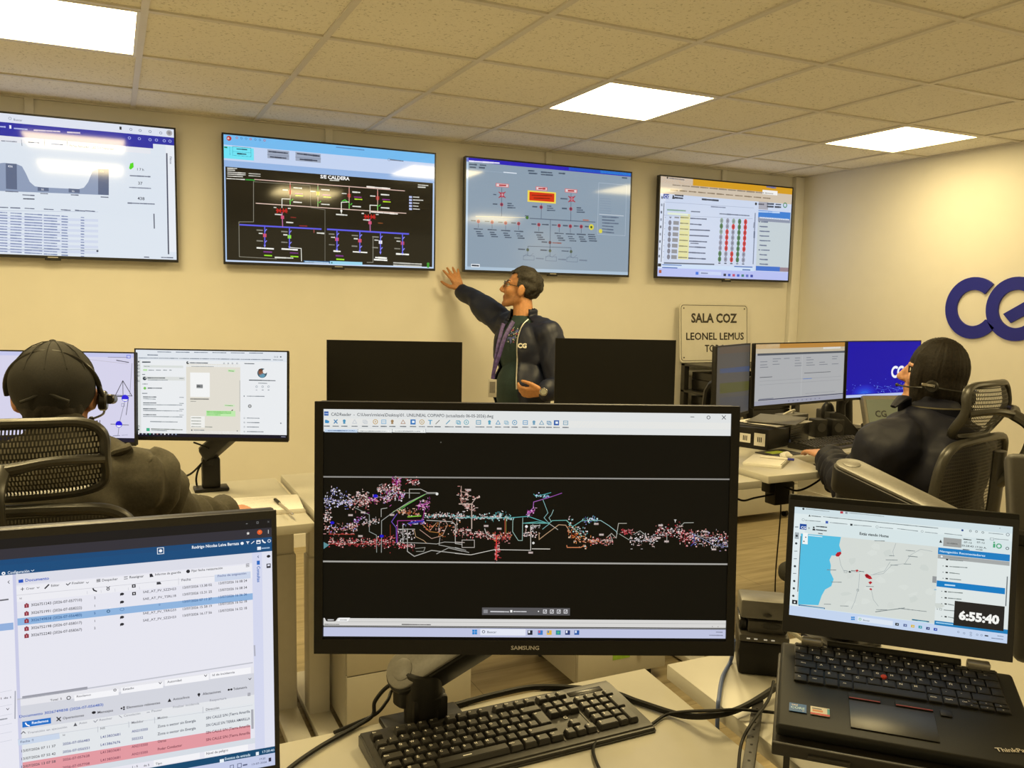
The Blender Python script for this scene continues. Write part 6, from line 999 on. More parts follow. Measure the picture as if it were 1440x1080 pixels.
# laptop stand : tilted tray on two sheet metal sides
M_TRAY = mat('stand_black_metal', (0.020, 0.018, 0.015), 0.45, grain=0.15, gscale=120)
SM = LM.copy(); SM.translation = LM.translation - up_*0.0195
fc = SM @ Vector((0, -0.11, 0))
st = thing('laptop_stand', 'black metal stand with tilted tray under the open laptop', 'laptop stand', (fc.x, fc.y, ZE)); Si = st.matrix_basis.inverted() if False else Matrix.Translation((-fc.x, -fc.y, -ZE))
q = MB(); q.box((0, -0.12, -0.005), (0.318, 0.236, 0.008), M_TRAY, bev=0.003); q.box((0, -0.236, 0.000), (0.318, 0.006, 0.018), M_TRAY, bev=0.002); q.box((-0.09, -0.240, -0.002), (0.05, 0.004, 0.006), M_DARK, bev=0.001); tr = q.done('tray', st); tr.matrix_local = Si @ SM
for sx in (-1, 1):
    q = MB(); a_ = [SM @ Vector((sx*0.14, y_, -0.009)) for y_ in (-0.21, -0.02)]; f0, f1 = [Vector((p.x, p.y, ZE)) for p in a_]
    th = LX*0.004; pts = [f0, f1, a_[1], a_[0]]
    o8 = [Si @ (p+th*s_) for s_ in (-1, 1) for p in pts]; q.quad(o8[:4], M_TRAY); q.quad(o8[4:][::-1], M_TRAY)
    for k in range(4): q.quad([o8[k], o8[(k+1) % 4], o8[4+(k+1) % 4], o8[4+k]], M_TRAY)
    bmesh.ops.remove_doubles(q.bm, verts=q.bm.verts, dist=1e-5); bmesh.ops.recalc_face_normals(q.bm, faces=q.bm.faces); q.done('side_plate', st)
# perforated rail lying beside it
q = MB(); ra, rb = hz(1066, 992, ZE), hz(1052, 1085, ZE); dr = (rb-ra); L = dr.length; dr.normalize(); nr = Vector((-dr.y, dr.x, 0)); hw = 0.0085
tr_ = thing('perforated_rail', 'black perforated steel rail beside the laptop stand', 'rail', ra); 
q.prism([(-hw, 0), (hw, 0), (hw, L*1.25), (-hw, L*1.25)], 0.0, 0.011, M_TRAY, axes='xy', bev=0.001)
for k in range(9): q.cyl((0, 0.012+k*0.024, 0.0110), (0, 0.012+k*0.024, 0.0114), 0.0022, m=M_BLACKG, seg=10)
o = q.done('rail', tr_); o.matrix_local = Matrix((Vector((dr.y, -dr.x, 0)), dr, Vector((0, 0, 1)))).transposed().to_4x4()

# ================================================================== keyboards
M_KB = mat('keyboard_black', (0.030, 0.028, 0.024), 0.36, grain=0.1, gscale=400)
M_KC = mat('keycap_black', (0.032, 0.030, 0.026), 0.34, grain=0.1, gscale=500)
def keyboard_layout():
    u = 0.0188; out = []                       # (x, y, w, h, legend) from the left rear corner, y towards the typist
    def row(y, x, items, h=1.0):
        for g, w_ in items:
            if g is not None: out.append((x*u+w_*u/2, y*u+h*u/2, w_*u, h*u, g))
            x += w_
    row(0, 0, [('Esc', 1), (None, 1)]+[('F%d' % k, 1) for k in range(1, 5)]+[(None, .5)]+[('F%d' % k, 1) for k in range(5, 9)]+[(None, .5)]+[('F%d' % k, 1) for k in range(9, 13)])
    row(1.25, 0, [(c, 1) for c in 'º1234567890']+[('?', 1), ('¿', 1), ('←', 2)])
    row(2.25, 0, [('Tab', 1.5)]+[(c, 1) for c in 'QWERTYUIOP']+[('´', 1), ('+', 1)])
    row(3.25, 0, [('Bloq', 1.75)]+[(c, 1) for c in 'ASDFGHJKLÑ']+[('{', 1), ('}', 1)])
    row(4.25, 0, [('⇧', 1.25), ('<', 1)]+[(c, 1) for c in 'ZXCVBNM,.-']+[('⇧', 2.75)])
    row(5.25, 0, [('Ctrl', 1.25), ('⊞', 1.25), ('Alt', 1.25), ('', 6.25), ('AltGr', 1.25), ('⊞', 1.25), ('≡', 1.25), ('Ctrl', 1.25)])
    out.append((13.75*u+0.6*u, 2.25*u+1.0*u, 1.25*u, 2*u, '↵'))
    row(0, 15.25, [('Imp', 1), ('Bq', 1), ('Pau', 1)]); row(1.25, 15.25, [('In', 1), ('Ini', 1), ('Re', 1)]); row(2.25, 15.25, [('Su', 1), ('Fin', 1), ('Av', 1)])
    row(4.25, 16.25, [('↑', 1)]); row(5.25, 15.25, [('←', 1), ('↓', 1), ('→', 1)])
    row(1.25, 18.5, [('Bq', 1), ('/', 1), ('*', 1), ('-', 1)]); row(2.25, 18.5, [('7', 1), ('8', 1), ('9', 1)]); row(3.25, 18.5, [('4', 1), ('5', 1), ('6', 1)]); row(4.25, 18.5, [('1', 1), ('2', 1), ('3', 1)]); row(5.25, 18.5, [('0', 2), ('.', 1)])
    out.append((22*u, 3.25*u, u, 2*u, '+')); out.append((22*u, 5.25*u, u, 2*u, 'In'))
    return out
def keyboard(label, M, each_key, brand=True):
    t = thing('keyboard', label, 'keyboard', M=M, group='black desktop keyboards'); Wk, Dk = 0.456, 0.155; ox, oy = -Wk/2+0.0125, -0.022
    q = MB(); prof = [(0.0, 0.0), (0.0, 0.023), (-0.018, 0.024), (-Dk+0.022, 0.0125), (-Dk+0.006, 0.009), (-Dk, 0.002), (-Dk, 0.0)]
    r0 = [(-Wk/2, y, z) for y, z in prof]; r1 = [(Wk/2, y, z) for y, z in prof]
    b2 = bmesh.new(); A = [b2.verts.new(p) for p in r0]; B = [b2.verts.new(p) for p in r1]; n = len(prof)
    b2.faces.new(A); b2.faces.new(B[::-1])
    for k in range(n): b2.faces.new((A[k], B[k], B[(k+1) % n], A[(k+1) % n]))
    bmesh.ops.recalc_face_normals(b2, faces=b2.faces); bmesh.ops.bevel(b2, geom=list(b2.edges), offset=0.003, segments=2, affect='EDGES'); q.merge(b2, M_KB, True)
    slope = math.atan2(0.0115, Dk-0.04); S = Matrix.Translation((0, -0.018, 0.0245)) @ Matrix.Rotation(slope, 4, 'X')
    q2 = MB()
    for x in (15.0, 18.25): q2.box((ox+x*0.0188, -0.060, 0.0), (0.0022, 0.118, 0.0012), M_GREY)
    q2.box((ox+20.4*0.0188, -0.007, 0.0), (0.066, 0.012, 0.0014), M_BLACKG, bev=0.0006)
    if brand: q2.text('G', Matrix.Translation((ox+16.6*0.0188, -0.068, 0.0008)), 0.010, M_LEG, bold=0.02)
    bmesh.ops.transform(q2.bm, matrix=S, verts=q2.bm.verts); me = bpy.data.meshes.new('tmp'); q2.bm.to_mesh(me); 
    for m in q2.mats: q.mi(m)
    base_i = [q.mats.index(m) if m in q.mats else 0 for m in q2.mats]
    i0 = len(q.bm.faces); q.bm.from_mesh(me); q.bm.faces.ensure_lookup_table()
    for f in q.bm.faces[i0:]: f.material_index = base_i[f.material_index]
    q2.bm.free(); bpy.data.meshes.remove(me); q.done('case', t)
    keys = keyboard_layout(); rest = MB(); nkey = 0
    for (x, y, w_, h_, g) in sorted(keys, key=lambda k_: -k_[1]):
        kb = bmesh.new(); w2, h2 = w_/2-0.0006, h_/2-0.0006; t2 = 0.0022; hgt = 0.0085
        A = [kb.verts.new((sx*w2, sy*h2, 0)) for sx, sy in ((-1, -1), (1, -1), (1, 1), (-1, 1))]; B = [kb.verts.new((sx*(w2-t2), sy*(h2-t2)+0.0006, hgt)) for sx, sy in ((-1, -1), (1, -1), (1, 1), (-1, 1))]
        kb.faces.new(A[::-1]); kb.faces.new(B)
        for k in range(4): kb.faces.new((A[k], A[(k+1) % 4], B[(k+1) % 4], B[k]))
        bmesh.ops.bevel(kb, geom=[e for e in kb.edges], offset=0.0009, segments=2, affect='EDGES')
        kq = MB(); kq.merge(kb, M_KC, True)
        if each_key and g: kq.text(g, Matrix.Translation((-w2+t2+0.0032, h2-t2-0.0052, hgt+0.00012)), 0.0062 if len(g) == 1 else 0.0042, M_LEG, bold=0.02)
        if each_key and g == '': 
            kq.text('genius', Matrix.Translation((0, -0.002, hgt+0.00012)), 0.0055, M_LEG, bold=0.02) if False else kq.box((-0.010, 0.000, hgt), (0.014, 0.0018, 0.0003), M_LEG)
        P = S @ Matrix.Translation((ox+x, -0.000-y+0.0, 0.0))
        if each_key and nkey < 100:
            o = kq.done('key', t, auto=40); o.matrix_local = P; nkey += 1
        else:
            me = bpy.data.meshes.new('tmp'); bmesh.ops.transform(kq.bm, matrix=P, verts=kq.bm.verts); kq.bm.to_mesh(me); kq.bm.free(); ii = [rest.mi(m) for m in kq.mats]; i0 = len(rest.bm.faces); rest.bm.from_mesh(me); rest.bm.faces.ensure_lookup_table()
            for f in rest.bm.faces[i0:]: f.material_index = ii[f.material_index]
            bpy.data.meshes.remove(me)
    if rest.mats: r = rest.done('keys', t, auto=40); r['kind'] = 'stuff'
    return t
a, b_ = hz(503, 1030, ZD+0.024), hz(853, 955, ZD+0.024); kx = (b_-a).normalized(); kx.z = 0
KM = frame(Vector(((a.x+b_.x)/2, (a.y+b_.y)/2, ZD)), kx, (0, 0, 1))
keyboard('black keyboard in front of the big front monitor', KM, True)
a, b_ = hz(1112, 622, ZCD+0.012), hz(1213, 612, ZCD+0.012); kc = (hz(1110, 618, ZCD+0.02)+hz(1208, 612, ZCD+0.02))/2
KM2 = frame(Vector((2.965, 2.885, ZCD)), (0.985, 0.17, 0), (0, 0, 1))
keyboard('black keyboard under the woman\'s hand on the corner desk', KM2, False)

# ================================================================== small things on the front desks
g = hz(1064, 952, ZE); dX = Vector((0.80, -0.60, 0)).normalized()
t = thing('desktop_device', 'small black device with grey sloping lid and white lights, left of the laptop', 'device', M=frame(Vector((1.083, 1.165, ZE)), dX, (0, 0, 1)))
q = MB(); q.box((0, 0, 0.031), (0.088, 0.10, 0.062), M_BLACK, bev=0.005); q.done('body', t)
q = MB(); q.box((0, 0.0, 0.0685), (0.088, 0.10, 0.013), mat('device_mid_grey', (0.075, 0.07, 0.06), 0.4, grain=0.08), bev=0.003)
for k in range(4): q.box((-0.028+k*0.013+0.004*(k > 1), -0.0505, 0.069), (0.006, 0.001, 0.0022), mat('indicator', (0.6, 0.58, 0.5), 0.4, emit=(1, 0.95, 0.8), estr=0.25))
q.done('light_strip', t)
q = MB(); q.box((0.006, 0.006, 0.086), (0.068, 0.085, 0.022), mat('device_mid_grey', (0, 0, 0)), bev=0.003); q.ell((0.012, -0.037, 0.090), (0.018, 0.001, 0.006), M_DARK); q.box((-0.037, 0.005, 0.086), (0.014, 0.07, 0.018), M_BLACKG, bev=0.002); q.box((0.038, -0.03, 0.088), (0.006, 0.02, 0.016), M_BLACKG, bev=0.002); q.done('slot_unit', t)
q = MB(); q.box((0, 0.004, 0.115), (0.086, 0.088, 0.034), mat('device_lid_grey', (0.15, 0.145, 0.13), 0.36, grain=0.06), bev=0.005, rot=Matrix.Rotation(R_(-6), 3, 'X')); q.ell((0.004, -0.043, 0.112), (0.008, 0.0018, 0.0035), M_DARK); q.done('lid', t)
cable('white_cable', 'white cable arching behind the small black device', [hz(1085, 942, ZE)+Vector((0.06, 0.05, 0.0)), W(1062, 862, 1.60), W(1085, 864, 1.62), W(1100, 880, 1.6), Vector((1.22, 1.12, ZE+0.006))], 0.004, mat('white_cable', (0.75, 0.72, 0.62), 0.4, grain=0.03))
blue_c = mat('blue_network_cable', (0.10, 0.14, 0.30), 0.4, grain=0.08)
def on(px, py, z, dz=0.005): return hz(px, py, z+dz)
cable('network_cable', 'blue network cable crossing the desk corner behind the keyboard', [W(1032, 900, 1.50), on(1028, 928, ZE), on(1016, 952, ZE), on(1011, 982, ZE), (0.9035, 1.066, ZE+0.004), (0.9000, 1.062, ZE-0.02), (0.8995, 1.060, ZE-0.06), (0.8995, 1.060, ZE-0.12)], 0.0036, blue_c)
cable('power_cable', 'thick black cable running from behind the keyboard to the laptop', [on(640, 992, ZD), on(700, 976, ZD), on(760, 966, ZD), on(850, 972, ZD), on(900, 988, ZD, 0.006), on(960, 1006, ZD, 0.010), on(1010, 1005, ZE, 0.008), on(1050, 992, ZE, 0.012), on(1098, 962, ZE, 0.02)], 0.0055)
cable('mouse_cable', 'thin black cable looping on the desk right of the keyboard', [on(850, 1095, ZD), on(838, 1070, ZD), on(835, 1050, ZD), on(850, 1032, ZD), on(880, 1026, ZD), on(910, 1022, ZD), on(935, 1006, ZD), on(960, 1001, ZD, 0.018), on(1010, 999, ZE, 0.018), on(1045, 998, ZE, 0.016), on(1098, 1003, ZE, 0.014)], 0.0026)
cable('thin_cable', 'thin black cable hanging down left of the laptop stand', [W(1088, 958, 1.42), on(1080, 985, ZE, 0.03), on(1055, 1020, ZE, 0.02), on(1042, 1048, ZE, 0.006), on(1038, 1090, ZE, 0.004)], 0.0026)
cable('monitor_cable', 'black cables looping from the front monitor arm down to the left', [Vector((0.44, 1.23, 0.83)), W(552, 962, 1.40), W(528, 985, 1.40), on(524, 1006, ZD, 0.01), on(500, 1022, ZD), on(450, 1050, ZD), on(405, 1082, ZD), on(380, 1110, ZD)], 0.0035)
cable('monitor_cable', 'black cable behind the front monitor arm base', [Vector((0.438, 1.232, 0.82)), W(556, 968, 1.42), W(545, 985, 1.41), on(530, 1003, ZD, 0.012), on(505, 1015, ZD, 0.004), on(470, 1030, ZD, 0.004)], 0.003)

# ================================================================== right edge: second arm and monitor in front of the woman
_tl, _bl = W(1438, 640, 1.50), W(1424, 930, 1.38); _z = (_tl-_bl); _h = _z.length
rm = thing('monitor', 'dark monitor at the right edge seen from behind, above the laptop', 'monitor', M=frame(_bl, AX*0.95-FW*0.45, _z), group='switched off monitors')
q = MB(); q.box((0.27, 0.0, _h/2), (0.54, 0.03, _h), mat('brown_grey_housing', (0.036, 0.032, 0.024), 0.5, grain=0.1, gscale=200), bev=0.014, seg=3); q.box((0.27, -0.025, _h/2), (0.30, 0.03, 0.2), M_DARK, bev=0.012); q.done('housing', rm)
q = MB(); q.box((0.27, 0.0155, _h/2), (0.51, 0.001, _h-0.03), M_OFF); q.done('screen', rm)
e = W(1196, 668, 1.66); h = W(1345, 742, 1.45)
a, hd = monitor_arm('black monitor arm with long grey cover behind the laptop lid', (e.x, e.y, 0)[:2], ZE, (0.12, 0.10), e.z-ZE-0.06, e, h, post_r=(0.026, 0.026), hw=0.034, face=Vector((0, 0, 1))-FW*0.35)
bracket(a, hd, rm.matrix_basis @ Vector((0.22, -0.02, _h*0.5)))

# ================================================================== things on the far desks
# left man's notebook and pen
t = thing('notebook', 'open paper notebook on the desk by the capped man\'s hand', 'notebook', M=frame(Vector((0.438, 2.745, ZA)), (0.995, -0.10, 0), (0, 0, 1)))
q = MB(); q.box((0, 0, 0.007), (0.215, 0.20, 0.014), M_PAPER, bev=0.001)
for k in range(9): q.box((-0.02+0.004*rnd.random(), 0.075-k*0.018, 0.0142), (0.10+0.05*rnd.random(), 0.0008, 0.0002), M_GREY)
q.done('pages', t); q = MB(); q.box((0, 0, 0.0008), (0.22, 0.205, 0.0016), mat('cover_card', (0.55, 0.50, 0.42), 0.7, grain=0.05)); q.done('cover', t)
q = MB()
for k in range(13): q.tube([(-0.108+0.006*math.cos(a_), 0.09-k*0.015, 0.008+0.009*math.sin(a_)) for a_ in [i*math.pi/4 for i in range(8)]], 0.0011, M_STEEL, seg=5, sub=1, closed=True)
q.done('wire_binding', t)
p0, p1 = hz(388, 704, ZA+0.0185), hz(411, 723, ZA+0.0185); dp = (p1-p0).normalized()
t = thing('pen', 'pen with a black cap lying on the open notebook', 'pen', M=frame(Vector((p0.x, p0.y, ZA+0.0150)), (p1-p0), (0, 0, 1)))
L = (p1-p0).length; q = MB(); q.cyl((0.035, 0, 0.0042), (L, 0, 0.0042), 0.0040, m=mat('clear_pen_barrel', (0.35, 0.32, 0.27), 0.3, grain=0.05), seg=10); q.cyl((L, 0, 0.0042), (L+0.012, 0, 0.0042), 0.0036, 0.0008, m=M_STEEL, seg=10); q.done('barrel', t)
q = MB(); q.cyl((-0.012, 0, 0.0050), (0.045, 0, 0.0050), 0.0050, m=M_BLACK, seg=12, bev=0.001); q.box((0.02, 0.0, 0.0105), (0.04, 0.003, 0.002), M_BLACK); q.done('pen_cap', t)
cable('desk_cable', 'black cable from the capped man\'s monitor arm to his desk', [W(322, 620, 2.88), W(306, 634, 2.93), W(290, 645, 2.93), W(270, 665, 2.85), W(246, 680, 2.75), Vector((0.12, 2.7, ZA+0.004))], 0.0035)
cable('desk_cable', 'short black cable looping beside the arm base', [W(296, 650, 2.98), W(282, 655, 2.96), W(276, 672, 2.96), W(278, 688, 2.98)], 0.0035)
cable('desk_cable', 'thin black cable under the lit chat monitor', [W(272, 622, 2.86), W(288, 628, 2.88), W(302, 636, 2.92)], 0.003)

# computer with papers on top
pcX = Vector((0.93, 0.365, 0)).normalized()
t = thing('desktop_computer', 'black desktop computer lying flat under the papers on the corner desk', 'computer', M=frame(Vector((2.754, 2.98, ZCD)), pcX, (0, 0, 1)))
q = MB(); q.box((0.0, 0, 0.048), (0.42, 0.20, 0.092), M_BLACK, bev=0.004); q.done('case', t)
q = MB(); q.box((0.10, -0.102, 0.05), (0.20, 0.006, 0.08), M_BLACKG, bev=0.002)
for k in range(6): q.box((0.06, -0.1055, 0.025+k*0.010), (0.12, 0.002, 0.003), M_DARK)
q.cyl((-0.005, -0.105, 0.022), (-0.005, -0.108, 0.022), 0.008, m=mat('power_blue', (0.06, 0.08, 0.2), 0.4), seg=16); q.done('front_grille', t)
for y in (0.01, -0.06):
    q = MB(); q.box((-0.2108, y, 0.045), (0.0012, 0.052, 0.040 if y > -0.05 else 0.056), M_PAPER)
    for k in range(3): q.box((-0.2116, y-0.008+0.008*k, 0.045), (0.0004, 0.004, 0.022), M_BLACK)
    q.done('label_sticker', t)
for k, (dz, rz, wd, lab, m_) in enumerate(((0.0, 10, 0.32, 'lowest dark folder on top of the flat black computer', M_DARK), (0.006, -6, 0.30, 'white paper sheets lying on the dark folder', M_PAPER), (0.0125, 14, 0.30, 'grey folder topmost on the flat black computer', M_GREY))):
    t = thing('folder' if k != 1 else 'paper_sheets', lab, 'folder' if k != 1 else 'papers', M=frame(Vector((2.75+0.02*k, 2.97, ZCD+0.0945+dz)), Matrix.Rotation(R_(rz), 3, 'Z') @ pcX, (0, 0, 1)))
    q = MB(); rows_ = [[(-wd/2+wd*i/8, -0.11+0.22*j/4, 0.003+0.004*max(0, abs(i-4)/4-0.5)*(k == 2)) for i in range(9)] for j in range(5)]; q.grid(rows_, m_); q.grid([[(p[0], p[1], p[2]-0.003) for p in r] for r in rows_][::-1], m_)
    n_ = 9
    for (ja, jb) in ((0, 1),): pass
    edge_t = [rows_[0][i] for i in range(9)]+[rows_[j][8] for j in range(1, 5)]+[rows_[4][i] for i in range(7, -1, -1)]+[rows_[j][0] for j in range(3, 0, -1)]
    for a_, c_ in zip(edge_t, edge_t[1:]+edge_t[:1]): q.quad([a_, (a_[0], a_[1], a_[2]-0.003), (c_[0], c_[1], c_[2]-0.003), c_], m_)
    q.done('sheet', t)
t = thing('spiral_notebook', 'white spiral notebook at the left end of the corner desk', 'notebook', M=frame(Vector((2.40, 2.60, ZCD)), (0.80, 0.60, 0), (0, 0, 1)))
q = MB(); q.box((0, 0, 0.006), (0.21, 0.15, 0.012), M_PAPER, bev=0.001); q.done('pages', t)
q = MB()
for k in range(12): q.tube([(-0.09+k*0.0165, -0.073+0.006*math.cos(a_), 0.007+0.008*math.sin(a_)) for a_ in [i*math.pi/4 for i in range(8)]], 0.0012, M_STEEL, seg=5, sub=1, closed=True)
q.done('spiral_binding', t)
p = hz(1090, 643, ZCD+0.02)
t = thing('pen', 'white pen with blue end by the crumpled tissue', 'pen', M=frame(Vector((p.x, p.y, ZCD+0.0125)), (0.6, -0.8, 0), (0, 0, 1))); q = MB(); q.cyl((-0.06, 0, 0.005), (0.05, 0, 0.005), 0.0045, m=M_PAPER, seg=10); q.done('barrel', t); q = MB(); q.cyl((0.05, 0, 0.005), (0.075, 0, 0.005), 0.005, m=blue, seg=10); q.done('pen_cap', t)
p = hz(1096, 641, ZCD+0.02)
q = MB(); q.ell((0, 0, 0.016), (0.026, 0.02, 0.016), M_PAPER, u=14, v=10)
for v in q.bm.verts: v.co += Vector((noise.noise(v.co*70), noise.noise(v.co*70+Vector((5, 0, 0))), noise.noise(v.co*70+Vector((0, 7, 0)))*0.6))*0.012
o = q.done('tissue'); o.location = (p.x+0.03, p.y-0.01, ZCD+0.004); tag(o, 'crumpled white tissue beside the spiral notebook', 'tissue')
p = hz(1106, 638, ZCD)
t = thing('mouse_pad', 'dark mouse pad with lime green print beside the woman\'s keyboard', 'mouse pad', M=frame(Vector((2.60, 2.745, ZCD)), (0.99, 0.1, 0), (0, 0, 1)))
q = MB(); q.box((0, 0, 0.002), (0.17, 0.12, 0.004), M_DARK, bev=0.0015); q.box((-0.01, 0.01, 0.0042), (0.09, 0.05, 0.0004), mat('lime_print', (0.36, 0.46, 0.04), 0.6, grain=0.08)); q.done('pad', t)
# speakers, telephones
for k, (x, y) in enumerate(((3.115, 3.035), (3.195, 3.005))):
    t = thing('small_speaker', ('left' if k == 0 else 'right')+' one of two little black speakers behind the woman\'s keyboard', 'speaker', (x, y, ZCD), R_(-15), 'little black speakers'); q = MB(); q.box((0, 0, 0.045), (0.065, 0.07, 0.09), M_BLACK, bev=0.006); q.done('cabinet', t); q = MB(); q.cyl((0, -0.0352, 0.05), (0, -0.0375, 0.05), 0.022, m=M_DARK, seg=18); q.done('cone', t)
t = thing('storage_box', 'small grey box behind the little speakers', 'box', (3.12, 3.22, ZCD), R_(10)); q = MB(); q.box((0, 0, 0.045), (0.16, 0.09, 0.09), M_GREY, bev=0.004); q.done('carton', t)
t = thing('desk_telephone', 'black desk telephone with its handset standing up, left of the green display', 'telephone', M=frame(Vector((3.30, 3.085, ZCD)), (0.92, -0.39, 0), (0, 0, 1)))
q = MB(); q.prism([(-0.08, 0), (0.08, 0), (0.08, 0.02), (0.0, 0.10), (-0.03, 0.115), (-0.08, 0.115)], -0.085, 0.085, M_BLACK, bev=0.005); q.done('console', t)
q = MB(); q.tube([(0.0, -0.05, 0.035), (-0.008, -0.05, 0.09), (-0.012, -0.05, 0.15), (-0.005, -0.05, 0.185)], [0.026, 0.022, 0.022, 0.027], M_BLACK, seg=14, sub=5); q.ell((0.0, -0.062, 0.182), (0.022, 0.016, 0.024), M_DARK); q.ell((0.004, -0.062, 0.042), (0.022, 0.016, 0.024), M_DARK); q.tube([(-0.002, -0.073, 0.198), (0.0, -0.0765, 0.19), (0.012, -0.075, 0.186)], 0.0018, M_CHROME, sub=3, seg=6); q.done('handset', t)
q = MB(); q.ell((-0.055, 0.0, 0.10), (0.035, 0.035, 0.06), M_BLACK); q.done('handset_cradle', t)
t = thing('display_phone', 'desk phone with a green grey display in a pale frame, beside the woman\'s chest', 'telephone', M=frame(Vector((3.45, 2.90, ZCD+0.014)), (0.97, -0.24, 0), (0, 0.34, 0.94)))
q = MB(); q.box((0, 0.0, 0.10), (0.25, 0.035, 0.19), mat('pale_beige_plastic', (0.30, 0.28, 0.22), 0.5, grain=0.05), bev=0.008); q.box((0, 0.055, 0.05), (0.16, 0.09, 0.05), M_DARK, bev=0.006); q.done('housing', t)
q = MB(); q.box((-0.02, -0.0182, 0.108), (0.18, 0.002, 0.13), mat('lcd_green', (0.075, 0.085, 0.045), 0.35, grain=0.04, emit=(0.30, 0.33, 0.17), estr=0.22)); q.text('CG', frame((-0.04, -0.0196, 0.085), (1, 0, 0), (0, -1, 0)), 0.045, M_DARK, bold=0.03); q.done('lcd', t)
for k in range(2):
    c_ = hz(1112, 592, ZCD)
    cable('white_cable', ('upper' if k else 'lower')+' loop of the white cable coiled behind the flat computer', [(3.10+0.05*math.cos(a_), 3.24+0.03*math.sin(a_), ZCD+0.03+0.05*k+0.028*math.cos(a_*1.0+1)) for a_ in [i*0.7 for i in range(10)]], 0.006, mat('white_cable', (0, 0, 0)))
# power brick and cables below the corner desk
t = thing('power_strip', 'black power block hanging under the corner desk', 'power strip', (2.40, 2.52, ZCD-0.155)); q = MB(); q.box((0, 0, 0.05), (0.10, 0.06, 0.09), M_BLACK, bev=0.005); q.box((-0.045, 0.0, 0.085), (0.06, 0.05, 0.06), M_BLACK, bev=0.005); q.tube([(0, 0, 0.09), (0, 0.0, 0.126)], 0.006, M_CABLE, sub=1); q.box((0.03, -0.031, 0.06), (0.012, 0.002, 0.03), M_PAPER); q.done('block', t)
cable('hanging_cable', 'black cable sagging under the corner desk from the power block', [(2.40, 2.5, 0.70), W(1100, 684, 3.35), W(1120, 690, 3.3), W(1140, 683, 3.3), W(1158, 670, 3.3), (2.52, 2.45, 0.765)], 0.004)
cable('hanging_cable', 'two black cables drooping left from the power block', [(2.36, 2.5, 0.70), W(1062, 700, 3.3), W(1045, 704, 3.3), W(1030, 698, 3.28)], 0.004)
cable('hanging_cable', 'bundle of black cables hanging at the front corner of the corner desk', [(2.53, 2.50, 0.765), W(1157, 672, 3.25), W(1162, 688, 3.2), W(1174, 692, 3.2), W(1182, 686, 3.2), W(1178, 672, 3.2), (2.66, 2.60, 0.765)], 0.005)
cable('hanging_cable', 'thin black cable looping behind the cable bundle', [(2.56, 2.56, 0.765), W(1164, 670, 3.3), W(1172, 684, 3.25), W(1184, 690, 3.25), (2.72, 2.66, 0.765)], 0.003)
cable('hanging_cable', 'thin dark cable dropping to the floor below the power block', [(2.42, 2.5, 0.66), W(1094, 700, 3.4), W(1098, 715, 3.4), (2.62, 2.75, 0.25), (2.68, 2.8, 0.006)], 0.003)
# equipment rack with the metal sign on it
t = thing('equipment_rack', 'low black equipment rack against the television wall below the metal sign', 'rack', (3.87, 4.49, 0.42))
M_RK = mat('rack_black', (0.022, 0.020, 0.017), 0.4, grain=0.1, gscale=100)
rackw, rackd, rackh = 0.62, 0.50, 0.61
for sx in (-1, 1):
    for sy in (-1, 1):
        q = MB(); q.box((sx*(rackw/2-0.02), sy*(rackd/2-0.02), rackh/2), (0.04, 0.04, rackh), M_RK, bev=0.002)
        if sy < 0:
            for k in range(11): q.box((sx*(rackw/2-0.02), -rackd/2-0.0005, 0.05+k*0.052), (0.010, 0.002, 0.012), M_BLACKG)
        q.done('post', t)
for z in (0.02, 0.22, 0.42, rackh-0.008):
    q = MB(); q.box((0, 0, z), (rackw, rackd, 0.016), M_RK, bev=0.002); q.box((0, -rackd/2-0.001, z+0.0), (rackw-0.08, 0.003, 0.018), mat('rack_edge', (0.35, 0.33, 0.28), 0.4, grain=0.05)); q.done('shelf', t)
for k, (z, h_) in enumerate(((0.428+0.42, 0.075), (0.428+0.42+0.077, 0.05), (0.228+0.42, 0.10), (0.228+0.42+0.102, 0.06))):
    d_ = thing('rack_device', ['black rack unit with two silver knobs on the upper shelf of the rack', 'thin black rack unit stacked highest in the rack', 'tall black rack unit on the middle shelf of the rack', 'black rack unit stacked on the tall unit in the rack'][k], 'rack device', (3.87, 4.48, z)); q = MB(); q.box((0, 0, h_/2), (0.52, 0.40, h_), M_BLACKG, bev=0.003); q.done('chassis', d_); q = MB()
    for j in range(2): q.cyl((-0.16+0.2*j, -0.2, h_/2), (-0.16+0.2*j, -0.212, h_/2), 0.012, m=M_STEEL, seg=14)
    q.box((0.16, -0.2005, h_/2), (0.1, 0.002, h_*0.4), M_DARK); q.done('front_controls', d_)
ang = R_(4.0)
sgM = frame(Vector((3.855, 4.745, 1.033)), (0.9985, 0.0, 0.0), (0, math.sin(ang), math.cos(ang)))
t = thing('metal_sign', 'pale metal sign reading SALA COZ leaning on the wall above the rack', 'sign', M=sgM)
def rrect(w_, h_, r, z0=0, n=6):
    out = []
    for cx, cz, a0 in ((w_/2-r, z0+h_-r, 0), (-w_/2+r, z0+h_-r, 90), (-w_/2+r, z0+r, 180), (w_/2-r, z0+r, 270)):
        for k in range(n+1): a_ = R_(a0+90*k/n); out.append((cx+r*math.cos(a_), cz+r*math.sin(a_)))
    return out
M_SIGN = mat('sign_pale_enamel', (0.70, 0.68, 0.60), 0.38, grain=0.03, gscale=12); M_SINK = mat('sign_dark_paint', (0.05, 0.042, 0.03), 0.5, grain=0.1)
q = MB(); q.prism(rrect(0.606, 0.412, 0.03), 0.0, 0.004, M_SIGN); q.done('plate', t)
q = MB(); q.prism(rrect(0.585, 0.391, 0.024, 0.0105), -0.0006, 0.0002, M_SINK, hole=rrect(0.577, 0.383, 0.021, 0.0145))
FM = lambda x, z: frame((x, -0.0008, z), (1, 0, 0), (0, -1, 0))
